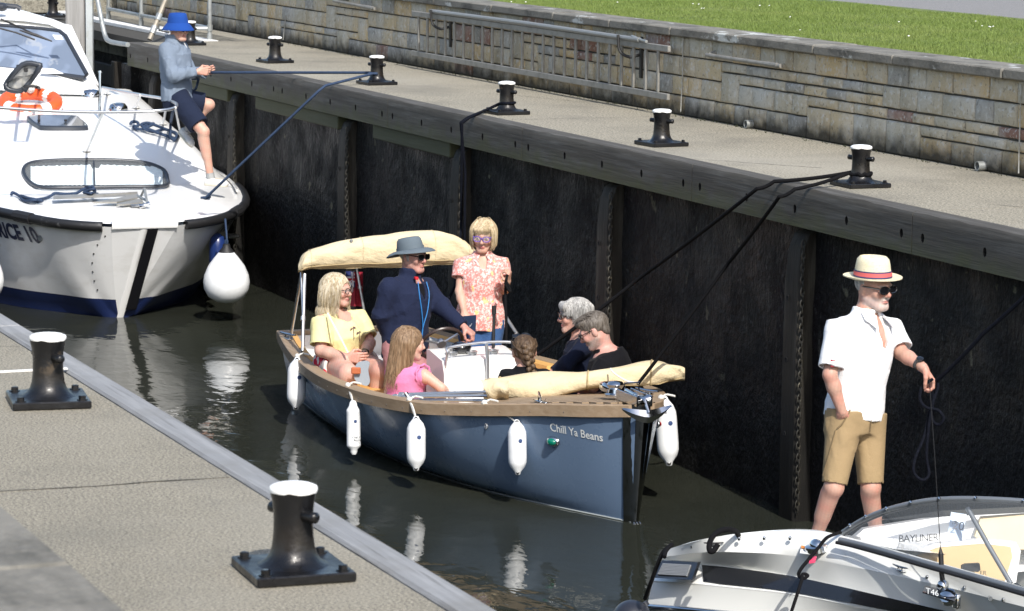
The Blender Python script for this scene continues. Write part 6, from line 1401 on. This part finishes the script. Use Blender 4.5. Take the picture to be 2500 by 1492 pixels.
part('hat_band', MB().rings([[p.hatpt(.0925, z, t) for t in np.arange(36)*2*math.pi/36] for z in (.058, .076)], True, (False, False)), mat('hat_band', (.10, .13, .155), .7), p.root, smooth=60)
p.glasses(m_blkf, m_sun, .027, .019, .003, square=True)
m_hgrey = hairmat('grey_hair', (.30, .29, .28), (.45, .44, .43), (.15, .14, .135))
p.hair(m_hgrey, [HE(p, (0, -.026, .02), (.082, .09, .075)), HC(p, (.076, .01, .0), (.076, .015, -.03), .012, .006), HC(p, (-.076, .01, .0), (-.076, .015, -.03), .012, .006), HS_(p, (0, .09, .0), (.12, .088, .12)), HS_(p, (0, -.02, -.08), (.12, .12, .06))])

# ------------------------------------------------------------------ standing woman, coral flowered blouse
p = Person('standing woman with blonde bob, purple glasses and coral flowered blouse holding a rope', 23.0,
    dict(head=(1180, 574, -.01), neck=(1178, 622, .05), pelvis=(1172, 775, .05), shR=(1130, 645, .03), shL=(1219, 641, .05), elR=(1122, 712, -.02), wrR=(1134, 765, -.12), elL=(1232, 708, .03), wrL=(1239, 690, -.16),
         knR=(1158, 880, .0), knL=(1192, 880, .0), anR=(1158, 985, .05), anL=(1192, 985, .05)),
    -6, (13, 2), base=V(-20.95, 8.55, WZ+.07), skin=(.56, .31, .225), w=.93, dp=1.0, arm=.88, fem=True, brow=(.40, .30, .2), lip=(.46, .12, .12))
p.body({'L': dict(d=nrm(UP*.75-AWAY*.35+RIGHT*.12), n=-RIGHT*.85-AWAY*.3, t=-AWAY*.7-UP*.2-RIGHT*.2, curl=1.25, sc=.95), 'R': dict(n=-RIGHT*.3+AWAY*.6, t=RIGHT, curl=.4)})
m_flow = cloth('coral_flowers', (.63, .245, .22), (.58, .22, .20), 240, layers=[((.77, .64, .60), 42, .50, .57, .8, 2), ((.63, .245, .22), 110, .52, .60, .7, 1), ((.77, .68, .63), 75, .56, .62, .7, 1), ((.75, .55, .18), 17, .72, .74, .7, 0)], bs=.35)
p.top(m_flow, 'short', .50, .030, -.155, neck=.058, collar=.03, vee=(.10, .05, .032, .085), amp=.0045, seed=9, name='blouse', sl_r=.034)
for sx in (-1, 1): part('collar_flap', MB().prism([chestpt(p, sx*.025, .99, .085), chestpt(p, sx*.075, 1.0, .045), chestpt(p, sx*.085, .93, .085), chestpt(p, sx*.05, .86, .125)], p.fw*.006), m_flow, p.topo)
p.legwear(cloth('blue_denim', (.035, .085, .21), (.06, .12, .26)), 'jeans', None, .022, .12)
m_blond = hairmat('blonde_hair', (.43, .335, .20), (.60, .50, .34), (.22, .155, .085))
o = [HE(p, (0, -.018, .030), (.088, .108, .094)), HC(p, (.078, -.01, .02), (.080, .0, -.07), .026, .020, .02), HC(p, (-.078, -.01, .02), (-.080, .0, -.07), .026, .020, .02), HC(p, (.06, -.07, .0), (.07, -.06, -.085), .04, .03, .03), HC(p, (-.06, -.07, .0), (-.07, -.06, -.085), .04, .03, .03), HC(p, (-.045, .072, .072), (.05, .074, .068), .018, .018, .02), HS_(p, (0, .14, -.03), (.066, .12, .068)), HS_(p, (0, .02, -.16), (.06, .12, .06))]
strs = []
rg = random.Random(3)
for i in range(260):
    a = rg.uniform(-2.6, 2.6); r0 = .1; 
    if abs(a) < .7: 
        x = rg.uniform(-.06, .055); strs.append(([p.H(x*.4-.02, .05, .115), p.H(x*.9-.005, .098, .078), p.H(x*1.15+.008, .101, .045+rg.uniform(-.018, .015))], .0018))
    else: strs.append(([p.H(.05*math.sin(a), .05*math.cos(a)-.02, .12), p.H(.1*math.sin(a), .115*math.cos(a)-.015, .05), p.H(.102*math.sin(a), .112*math.cos(a)*.9, -.05), p.H(.085*math.sin(a), .10*math.cos(a)*.9, -.095+rg.uniform(-.015, .012))], .0020))
p.hair(m_blond, o, amp=.002, strands=strs)
p.glasses(mat('purple_frame', (.16, .10, .40), .3), m_clr, .027, .020, .0036)
cbo = thing('clipboard', 'navy clipboard held at hip height by the woman in coral', 'clipboard', at(1141, 798, 22.75))
part('board', MB().prism([at(1120, 773, 22.75), at(1163, 769, 22.70), at(1161, 815, 22.70), at(1122, 815, 22.75)], CF*.008), cloth('navy_board', (.018, .035, .075), bs=.12, bsc=30), cbo); part('clip', MB().tube([at(1146, 793, 22.69), at(1147, 799, 22.69), at(1152, 790, 22.69)], .004, 6), m_steel, cbo)
line('held_rope', 'black rope hanging from the hand of the woman in coral', smoothpath([at(1239, 672, 22.68), at(1236, 684, 22.66), at(1234, 720, 22.66), at(1236, 800, 22.5), at(1234, 905, 22.4)], 4), .011, m_rope_b, n=3)
coil('held_rope', 'short black rope loop below the hand of the woman in coral', [at(1233, 690, 22.62), at(1240, 706, 22.62), at(1246, 712, 22.62), at(1243, 700, 22.62), at(1236, 688, 22.62)], .011, m_rope_b)

# ------------------------------------------------------------------ seated woman in yellow
p = Person('seated woman with long blonde hair, glasses and yellow T-shirt at the stern', 22.75,
    dict(head=(823, 707, 0), neck=(818, 763, .05), pelvis=(833, 880, .12), shR=(786, 786, -.10), shL=(872, 775, .16), elR=(783, 857, -.16), wrR=(846, 873, -.28), elL=(902, 838, .08), wrL=(888, 866, -.18),
         hipR=(815, 886, .02), hipL=(858, 882, .16), knR=(850, 912, -.40), knL=(930, 905, -.28), anR=(858, 1010, -.30), anL=(915, 1000, -.2)),
    64, (2, -3), base=V(-21.6, 7.55, WZ+.36), skin=(.58, .30, .225), w=1.30, dp=1.30, arm=1.18, leg=1.28, fem=True, lip=(.42, .11, .12), brow=(.45, .36, .26))
p.body({'R': dict(d=nrm(RIGHT*.95+UP*.02-AWAY*.2), n=-UP*.5+AWAY*.7, t=UP, curl=.45), 'L': dict(d=nrm(-RIGHT*.65-UP*.55-AWAY*.3), n=-RIGHT*.1-UP*.4+AWAY*.7, t=UP*.6-RIGHT*.5, curl=.6)})
m_yel = cloth('yellow_cotton', (.74, .68, .34), (.76, .70, .38), 240, bs=.35)
p.top(m_yel, 'short', .80, .022, -.06, neck=.070, amp=.007, seed=12, name='t_shirt', sl_r=.030, vee=(.10, .03, .055, .05), belly=.03)
m_red = cloth('red_white_print', (.70, .66, .62), layers=[((.55, .02, .05), 16, .50, .52, 1., 1)])
p.legwear(m_red, 'shorts', .45, .02, .08, flare=.012)
m_lb = hairmat('pale_blonde_hair', (.45, .375, .25), (.62, .56, .45), (.25, .185, .10))
o = [HE(p, (0, -.02, .03), (.09, .112, .094)), HC(p, (.07, -.03, .0), (.095, -.02, -.16), .035, .03, .03), HC(p, (-.07, -.03, .0), (-.09, .03, -.12), .035, .024, .03), HC(p, (0, -.085, .0), (.03, -.10, -.19), .055, .045, .04), HC(p, (.05, -.06, -.05), (.085, -.085, -.22), .045, .03, .04), HS_(p, (0, .13, -.02), (.072, .10, .09)), HS_(p, (0, .06, -.13), (.062, .09, .06))]
strs = []
for i in range(380):
    a = rg.uniform(.75, 5.5); s_, c_ = math.sin(a), math.cos(a); ln = rg.uniform(.15, .25); wv = rg.uniform(-.02, .02)
    strs.append(([p.H(.05*s_, .05*c_-.02, .115), p.H(.098*s_, .118*c_-.015, .03), p.H(.115*s_+wv, .12*c_-.02, -.07), p.H(.125*s_-wv, .125*c_-.03, -.07-ln*.55), p.H(.118*s_+wv, .13*c_-.03, -.06-ln)], .0023))
p.hair(m_lb, o, amp=.003, strands=strs)
p.glasses(mat('brown_frame', (.03, .02, .018), .3), m_clr, .024, .021, .0028)
def lift(q, d=.01): return q-CF*d
strap = [at(800, 765, 22.55), at(818, 800, 22.43), at(838, 838, 22.40), at(850, 862, 22.36)]
bag = thing('crossbody_bag', 'small grey bag with tan flap in the lap of the woman in yellow', 'bag', at(880, 930, 22.2))
m_bag = cloth('grey_leather', (.28, .32, .36), bs=.12, bsc=30); part('strap', MB().tube(smoothpath(strap, 5), .0065, 6), mat('white_strap', (.6, .62, .64), .5), bag)
part('pouch', MB().prism([at(*q, 22.2) for q in roundpath([(868, 893), (882, 882), (902, 884), (899, 905), (903, 932), (892, 942), (866, 926)], 4)], CF*.04), m_bag, bag, smooth=50)
part('tan_flap', MB().box(at(869, 905, 22.17), (.034, .012, .024), rot=np.stack([HR, HF, UP], 1), ch=.006), mat('tan_leather', (.42, .12, .045), .5), bag)
wt = p.J['wrL']; part('wrist_watch', MB().lathe([(.036, -.012), (.038, 0), (.036, .012)], wt+nrm(p.J['elL']-wt)*.03, nrm(p.J['elL']-wt), 16, caps=(False, False)).box(wt+nrm(p.J['elL']-wt)*.03-CF*.036, (.018, .006, .02), rot=np.stack([HR, HF, UP], 1), ch=.004), m_blkf, p.root)
m_palm = mat('palm_print', (.10, .035, .05), .8)
def shirt_pt(px, py):
    """nearest shirt point along the view line"""
    d = nrm(ray(px, py)); rel = p.tv-CAM; t = rel @ d; dist = np.linalg.norm(rel-t[:, None]*d, axis=1); c = t[dist < .012]
    return CAM+d*((c.min() if len(c) else p.D)-.006)
for (cx_, cy_, sc_) in ((863, 801, 1.), (877, 811, .8)):
    mb = MB()
    for k in range(9):
        a = math.pi*(k/8*1.2-.1); mb.add([shirt_pt(cx_, cy_), shirt_pt(cx_+7*sc_*math.cos(a)-1.5, cy_-6*sc_*math.sin(a)+1.5), shirt_pt(cx_+8*sc_*math.cos(a), cy_-7*sc_*math.sin(a)+3), shirt_pt(cx_+6*sc_*math.cos(a)+1.2, cy_-5*sc_*math.sin(a)+2.5)], [(0, 1, 2, 3)])
    mb.add([shirt_pt(cx_-.6, cy_), shirt_pt(cx_+.8, cy_), shirt_pt(cx_+2.2*sc_, cy_+27*sc_), shirt_pt(cx_+.3, cy_+27*sc_)], [(0, 1, 2, 3)])
    part('palm_print', mb, m_palm, p.topo, fix=False)

# ------------------------------------------------------------------ girl in pink seen from behind
p = Person('girl in pink sleeveless top with long light brown hair seen from behind', 21.75,
    dict(head=(1000, 838, 0), neck=(988, 884, .02), pelvis=(990, 985, .05), shR=(1036, 915, -.08), shL=(958, 905, .14), elR=(1078, 948, -.10), wrR=(1093, 962, .10), elL=(950, 960, .2), wrL=(985, 985, .4),
         knR=(1050, 990, .3), knL=(1030, 985, .45), anR=(1060, 1060, .35), anL=(1040, 1060, .5)),
    112, (6, 0), base=V(-20.2, 7.5, WZ+.36), skin=(.60, .33, .245), w=.92, fem=True, arm=.9, lip=(.5, .2, .18))
p.body({'R': dict(d=nrm(RIGHT*.9-UP*.4), n=-UP, t=AWAY, curl=.8, sc=.92), 'L': dict(n=-UP, t=RIGHT, curl=.5)})
m_pink = cloth('pink_linen', (.62, .20, .38), (.66, .25, .42), 200, bs=.35, bsc=16)
p.top(m_pink, None, loose=.016, hem=-.15, neck=.06, amp=.0035, seed=21, name='sleeveless_top', extra=[('-', p_cap(p.J['shR']+p.rt*.035, p.J['shR']-p.up*.08+p.rt*.045, .045, .045), .01)])
rf = [p.J['shR']-p.rt*.012+(p.up*math.cos(t)+p.fw*math.sin(t))*.068*(1+.06*math.sin(9*t)) for t in np.arange(40)*2*math.pi/40]; part('ruffle', MB().tube(rf, .009, 6, closed=True), m_pink, p.topo)
p.legwear(cloth('dark_shorts', (.02, .022, .03)), 'shorts', .6, .02, .05)
m_lbr = hairmat('light_brown_hair', (.185, .115, .065), (.30, .205, .125), (.09, .055, .03))
o = [HE(p, (0, -.02, .03), (.088, .108, .093)), HC(p, (.05, -.055, .0), (.05, -.085, -.20), .052, .04, .04), HC(p, (-.05, -.055, .0), (-.05, -.08, -.21), .052, .04, .04), HC(p, (0, -.08, .0), (0, -.105, -.24), .05, .035, .04), HC(p, (.075, .0, .0), (.075, -.035, -.15), .022, .02, .03), HS_(p, (0, .12, -.03), (.075, .09, .09))]
strs = []
for i in range(420):
    a = rg.uniform(1.25, 5.0); s_, c_ = math.sin(a), math.cos(a); ln = rg.uniform(.2, .29)
    strs.append(([p.H(.04*s_, .05*c_-.02, .118), p.H(.094*s_, .113*c_-.018, .03), p.H(.098*s_, .115*c_-.025, -.07), p.H(.092*s_, .11*c_-.04, -.07-ln*.6), p.H(.075*s_+rg.uniform(-.015, .015), .1*c_-.055, -.05-ln)], .0023))
p.hair(m_lbr, o, amp=.002, strands=strs)

# ------------------------------------------------------------------ woman with a braid, from behind
p = Person('woman with a brown plait and sunglasses on her head seen from behind', 21.3,
    dict(head=(1279, 858, 0), neck=(1282, 900, -.02), pelvis=(1282, 1000, 0), shR=(1320, 919, .0), shL=(1243, 919, .0), elR=(1335, 985, .1), wrR=(1310, 1000, .3), elL=(1230, 985, .1), wrL=(1250, 1000, .3), knR=(1305, 995, .4), knL=(1260, 995, .4), anR=(1305, 1060, .45), anL=(1260, 1060, .45)),
    -168, (6, 3), base=V(-19.4, 8.1, WZ+.3), skin=(.55, .29, .21), w=.95, fem=True)
p.body({'L': dict(n=-UP, t=RIGHT), 'R': dict(n=-UP, t=-RIGHT)})
p.top(m_blkc, 'short', .5, .018, -.1, neck=.058, collar=.02, seed=31, name='black_top'); p.legwear(m_blkc, 'trousers', .6, .02, .05)
m_brn = hairmat('brown_hair', (.068, .042, .025), (.15, .10, .06), (.03, .018, .011))
o = [HE(p, (0, -.018, .028), (.084, .104, .09)), HC(p, (0, -.07, .0), (0, -.085, -.06), .05, .035, .03), HS_(p, (0, .12, -.03), (.08, .09, .1)), HS_(p, (.085, .0, -.02), (.03, .035, .05)), HS_(p, (-.085, .0, -.02), (.03, .035, .05))]
for k in range(11):
    t = k/10; sx = .016*(1 if k % 2 else -1); o.append(('+', p_ell(p.H(sx+.012*t*2, -.118+.02*abs(t-.4), .04-.20*t), V(.026-.009*t, .020, .020), p.hM), .004))
strs = []
for i in range(260):
    a = rg.uniform(.9, 5.4); s_, c_ = math.sin(a), math.cos(a); strs.append(([p.H(.085*s_, .1*c_*.9, .07*rg.uniform(.2, 1.2)), p.H(.085*s_*.9, -.06-.04*rg.random(), .035), p.H(.015*s_, -.122, .01-.05*rg.random())], .0020))
p.hair(m_brn, o, amp=.0015, strands=strs); p.glasses(m_blkf, m_sun, .027, .02, .003, top=True)

# ------------------------------------------------------------------ woman with grey bob in profile
p = Person('woman with grey bob and sunglasses in navy top, facing left', 21.75,
    dict(head=(1402, 771, 0), neck=(1416, 817, .02), pelvis=(1440, 945, .05), shR=(1411, 838, .18), shL=(1426, 844, -.15), elL=(1386, 888, -.17), wrL=(1356, 908, -.12), elR=(1385, 885, .16), wrR=(1350, 908, .12), knL=(1350, 950, -.1), knR=(1350, 948, .12), anL=(1345, 1050, -.1), anR=(1345, 1050, .1)),
    -82, (3, 0), base=V(-19.6, 8.65, WZ+.36), skin=(.56, .29, .215), w=.98, fem=True, arm=.92, lip=(.46, .13, .13), brow=(.3, .28, .26))
p.body({'L': dict(d=nrm(-RIGHT*.5-UP*.1), n=-UP, t=-AWAY, curl=.6), 'R': dict(n=-UP, t=AWAY)})
p.top(cloth('navy_jersey', (.010, .014, .032), bs=.3), 'long', .97, .014, -.12, neck=.056, amp=.004, seed=41, name='jersey_top'); p.legwear(m_navy, 'trousers', None, .02, .08)
m_sil = hairmat('silver_hair', (.33, .325, .31), (.52, .51, .49), (.13, .125, .12))
o = [HE(p, (0, -.025, .035), (.092, .112, .094)), HC(p, (.078, .0, .02), (.084, -.015, -.055), .026, .02), HC(p, (-.078, .0, .02), (-.084, -.015, -.055), .026, .02), HC(p, (0, -.085, .0), (0, -.08, -.06), .045, .03, .03), HC(p, (-.05, .07, .07), (.05, .07, .07), .03, .03, .02), HC(p, (-.06, .06, .05), (-.065, .055, .0), .014, .008), HC(p, (.06, .06, .05), (.065, .055, .0), .014, .008), HS_(p, (0, .13, -.035), (.062, .11, .072)), HS_(p, (0, .03, -.13), (.075, .09, .06))]
strs = []
for i in range(360):
    a = rg.uniform(.3, 6.0); s_, c_ = math.sin(a), math.cos(a); e_ = -.06 if c_ < .4 else .02
    strs.append(([p.H(.03*s_, .04*c_-.02, .126), p.H(.095*s_, .115*c_-.02, .07), p.H(.106*s_, .118*c_-.02, .015), p.H(.10*s_+rg.uniform(-.012, .012), .112*c_-.02, e_+rg.uniform(-.025, .015))], .0020))
p.hair(m_sil, o, amp=.003, strands=strs); p.glasses(m_blkf, m_sun, .025, .021, .003)

# ------------------------------------------------------------------ man with short grey hair looking down
p = Person('man with short grey hair, beard and black polo shirt looking down', 21.15,
    dict(head=(1450, 807, 0), neck=(1474, 852, .03), pelvis=(1520, 962, .05), shR=(1487, 886, .22), shL=(1478, 893, -.14), elL=(1448, 945, -.16), wrL=(1400, 950, -.05), elR=(1440, 940, .2), wrR=(1395, 945, .15), knL=(1420, 985, -.1), knR=(1420, 980, .15), anL=(1420, 1070, -.1), anR=(1420, 1070, .1)),
    -98, (30, 0), base=V(-19.2, 8.6, WZ+.36), skin=(.57, .285, .225), w=1.08, dp=1.1, stubble=(.36, .30, .27), brow=(.2, .17, .15))
p.body({'L': dict(n=-UP, t=-AWAY), 'R': dict(n=-UP, t=AWAY)})
p.top(m_blkc, 'short', .8, .024, -.1, neck=.060, collar=.02, seed=51, name='polo_shirt', amp=.005, sl_r=.03, ndrop=.0); p.legwear(m_blkc, 'trousers', None, .025, .08)
m_sg = hairmat('short_grey_hair', (.10, .085, .07), (.19, .17, .15), (.045, .036, .03))
o = [HE(p, (0, -.022, .038), (.083, .104, .088)), HE(p, (0, .03, .082), (.066, .068, .040)), HC(p, (.078, .02, .0), (.078, .02, -.03), .008, .005), HC(p, (-.078, .02, .0), (-.078, .02, -.03), .008, .005), HE(p, (0, -.075, -.02), (.062, .03, .05)), HS_(p, (0, .13, -.02), (.08, .1, .085)), HS_(p, (.085, .0, -.015), (.022, .028, .036)), HS_(p, (-.085, .0, -.015), (.022, .028, .036)), HS_(p, (0, .02, -.13), (.1, .12, .07))]
strs = []
for i in range(360):
    a = rg.uniform(0, 6.28); r0 = rg.uniform(.02, .07); x, y = r0*math.sin(a), r0*1.25*math.cos(a); z = .127-4*(x*x+y*y*.6); strs.append(([p.H(x, y-.01, z-.012), p.H(x*1.05, y+.008, z+.004), p.H(x*1.1, y+.026, z-.002)], .0020))
p.hair(m_sg, o, amp=.0012, strands=strs); p.glasses(m_blkf, m_sun, .024, .019, .0026)

# ------------------------------------------------------------------ man on the cruiser bow with the blue rope
p = Person('man in blue bucket hat, grey fleece and navy shorts leaning on the cruiser rail', 29.3,
    dict(head=(436, 69, 0), neck=(423, 99, .03), pelvis=(432, 238, .08), shR=(407, 120, -.10), shL=(441, 118, .20), elR=(421, 184, -.16), wrR=(482, 175, -.12), elL=(462, 178, .22), wrL=(500, 178, .06),
         hipR=(440, 247, -.02), hipL=(446, 243, .15), knR=(497, 322, -.12), anR=(514, 434, -.02), knL=(510, 256, .20), anL=(456, 320, .28)),
    42, (2, 0), base=on_deck(516, 462, 0.), skin=(.58, .31, .225), w=.97, brow=(.3, .24, .18), leg=.98)
p.body({'R': dict(d=nrm(RIGHT*.95+UP*.05), n=nrm(AWAY*.6-UP*.5), t=UP, curl=1.0), 'L': dict(d=nrm(RIGHT*.75+UP*.35-AWAY*.3), n=nrm(-RIGHT*.2+UP*.5-AWAY*.6), t=-RIGHT*.3+UP, curl=.75)})
m_gf = cloth('grey_fleece', (.165, .205, .265), (.20, .245, .31), 260)
p.top(m_gf, 'long', .98, .030, -.03, neck=.066, collar=.06, amp=.011, seed=61, name='fleece_jacket', grid=.007)
part('zip', MB().tube([chestpt(p, .0, 1.12, .075), chestpt(p, .0, .98, .10), chestpt(p, .0, .86, .135)], .005, 6), mat('pale_zip', (.5, .5, .5), .5), p.topo)
p.legwear(cloth('navy_shorts', (.014, .020, .042), bs=.35), 'shorts', .80, .022, .10, amp=.004, grid=.007)
so = p.shoe('R', m_wshoe, m_sole, at(566, 468, 29.15)); p.shoe('L', m_wshoe, m_sole, at(482, 372, 29.35), up=nrm(UP*.75+RIGHT*.65))
for sd in 'LR': a, k = p.J['an'+sd], p.J['kn'+sd]; part('sock', MB().tube([a+(k-a)*.0, a+(k-a)*.11], .042, 12), cloth('grey_sock', (.35, .36, .36)), p.root)
m_bh = cloth('blue_bucket', (.012, .055, .255), (.018, .07, .30), bs=.12, bsc=30)
p.hat(m_bh, [(.096, .045), (.092, .07), (.086, .10), (.077, .135), (.065, .143), (.03, .147), (.01, .147)], [(.095, .05, 0), (.112, .032, .0), (.13, .010, .003), (.146, -.010, .006)], tilt=3, name='bucket_hat')
p.glasses(m_blkf, m_sun, .028, .021, .003, z=.002)
p.hair(m_hgrey, [HE(p, (0, -.026, .02), (.081, .09, .07)), HS_(p, (0, .09, .0), (.12, .09, .12)), HS_(p, (0, -.02, -.075), (.12, .12, .06))])

# ------------------------------------------------------------------ man in the straw hat
p = Person('man in straw hat, white shirt and khaki shorts holding a rope', 16.4,
    dict(head=(2134, 701, 0), neck=(2116, 766, .03), pelvis=(2086, 1000, .05), shR=(2047, 800, -.10), shL=(2172, 800, .18), elR=(2026, 915, -.17), wrR=(2056, 1006, -.125), elL=(2200, 862, .10), wrL=(2254, 897, -.06),
         hipR=(2062, 1022, -.02), hipL=(2120, 1022, .1), knR=(2036, 1190, -.06), anR=(1985, 1330, .12), knL=(2126, 1190, .06), anL=(2142, 1325, .2)),
    41, (4, -1), base=V(-14.0, 7.75, WZ+.42), skin=(.50, .25, .18), w=.93, dp=1.05, leg=.92, stubble=(.52, .46, .42), brow=(.4, .36, .32))
p.body({'L': dict(d=nrm(RIGHT*.55-UP*.75-AWAY*.1), n=nrm(-RIGHT*.6-UP*.4+AWAY*.2), t=-AWAY*.9+UP*.1, curl=.9), 'R': dict(d=nrm(-UP+AWAY*.6+RIGHT*.2), n=AWAY, t=RIGHT, curl=.3)})
m_lin = cloth('white_linen', (.80, .80, .80), (.76, .77, .79), 200, bs=.4, bsc=11)
p.top(m_lin, 'short', .86, .024, -.045, neck=.066, collar=.03, vee=(.105, .085, .036, .125), amp=.007, seed=71, name='linen_shirt', sl_r=.026, tilt=p.rt*0.25 if False else None)
for sx in (-1, 1): part('collar_flap', MB().prism([chestpt(p, sx*.03, 1.0, .085), chestpt(p, sx*.085, 1.02, .03), chestpt(p, sx*.105, .94, .085), chestpt(p, sx*.072, .86, .150)], p.fw*.007), m_lin, p.topo)
part('sleeve_tab', MB().box(at(2033, 887, 16.18), (.012, .006, .02), rot=np.stack([HR, HF, UP], 1), ch=.002), mat('red_tab2', (.3, .02, .03), .6), p.topo)
p.legwear(cloth('khaki_cotton', (.30, .215, .115), (.33, .24, .135), bs=.25), 'shorts', .95, .020, .0, amp=.006, flare=-.004, seed=8)
def shorts_pt(px, py, up_=.004):
    d = nrm(ray(px, py)); rel = p.lv-CAM; t = rel @ d; dist = np.linalg.norm(rel-t[:, None]*d, axis=1); c = t[dist < .012]
    return CAM+d*((c.min() if len(c) else p.D)-up_)
m_seam = mat('khaki_seam', (.17, .12, .06), .9)
part('pocket_edge', MB().tube([shorts_pt(*q) for q in ((2076, 1000), (2070, 1012), (2062, 1026), (2054, 1038), (2044, 1046))], .004, 6), m_seam, p.lego)
part('side_seam', MB().tube([shorts_pt(2040-.28*k, 1050+k, .002) for k in range(0, 118, 8)], .0025, 5), m_seam, p.lego)
part('fly_seam', MB().tube([shorts_pt(2128-.1*k, 1018+k, .002) for k in range(0, 40, 6)], .0025, 5), m_seam, p.lego)
m_deckshoe = cloth('tan_deck_shoe', (.22, .13, .07))
for sd, tx in (('R', (1990, 1350)), ('L', (2190, 1345))): p.shoe(sd, m_deckshoe, m_sole, p.J['an'+sd]+nrm(facing(35))*.2-UP*.05)
fa, fb = p.J['anR'], p.J['anL']; fz = min(fa[2], fb[2])-.076; fc_ = (fa+fb)/2
part('cockpit_floor', MB().box((fc_[0]+.05, fc_[1]+.02, fz-.012), (.42, .36, .012), ch=.004), m_gel, sb_)
m_str = mat('straw', (.72, .66, .47), .8, layers=[((.60, .53, .34), (90, 90, 200), .45, .62, .6, 2)], bump=((160, 160, 260), .5, .003, 2))
p.hat(m_str, [(.0935, .050), (.090, .075), (.086, .10), (.083, .125), (.078, .148), (.066, .162), (.045, .160), (.02, .150), (.005, .148)], [(.093, .052, 0), (.108, .050, -.004), (.124, .052, -.004), (.138, .058, .002), (.144, .062, .004)], tilt=3, name='straw_hat', dent=.8)
T36 = np.arange(36)*2*math.pi/36
for z0, z1, mm in ((.056, .064, 'b'), (.064, .085, 'r'), (.085, .092, 'b')):
    part('hat_band', MB().rings([[p.hatpt(.0955-(z-.05)*.10, z, t) for t in T36] for z in (z0, z1)], True, (False, False)), mat('band_navy', (.02, .025, .10), .7) if mm == 'b' else mat('band_red', (.52, .10, .10), .7), p.root, smooth=60)
p.glasses(m_blkf, m_sun, .031, .019, .0042, z=.003)
p.hair(m_hgrey, [HE(p, (0, -.026, .02), (.080, .088, .07)), HS_(p, (0, .09, .0), (.12, .088, .12)), HS_(p, (0, -.02, -.075), (.12, .12, .06))])
wt = p.J['wrL']; wd = nrm(p.J['elL']-wt); part('wrist_watch', MB().lathe([(.033, -.013), (.035, 0), (.033, .013)], wt+wd*.035, wd, 16, caps=(False, False)).lathe([(.02, -.005), (.02, .008), (.016, .010)], wt+wd*.035+nrm(UP*.8-CF*.4)*.033, nrm(UP*.8-CF*.4), 14), m_blkf, p.root)
hq = p.J['wrL']+nrm(RIGHT*.55-UP*.75-AWAY*.1)*.095-AWAY*.02
line('held_rope', 'thin dark rope rising from the straw hatted man to the right edge', [hq, at(2400, 815, 16.0), at(2560, 665, 15.6)], .0115, m_rope_d, .01)
coil('hank_of_rope', 'dark rope hank hanging from the hand of the straw hatted man', [at(x, y, 16.3+d_) for x, y, d_ in ((2278, 925, 0), (2252, 945, .02), (2246, 975, .02), (2262, 995, 0), (2290, 1002, -.02), (2304, 1022, -.02), (2292, 1037, 0), (2276, 1025, .02), (2278, 985, .0), (2290, 945, 0), (2284, 935, .02), (2272, 985, .04), (2258, 1060, .02), (2234, 1120, .0), (2232, 1155, 0), (2252, 1172, .0), (2268, 1158, .02), (2262, 1110, .02), (2268, 1040, .0), (2282, 960, 0))], .0085, m_rope_d)
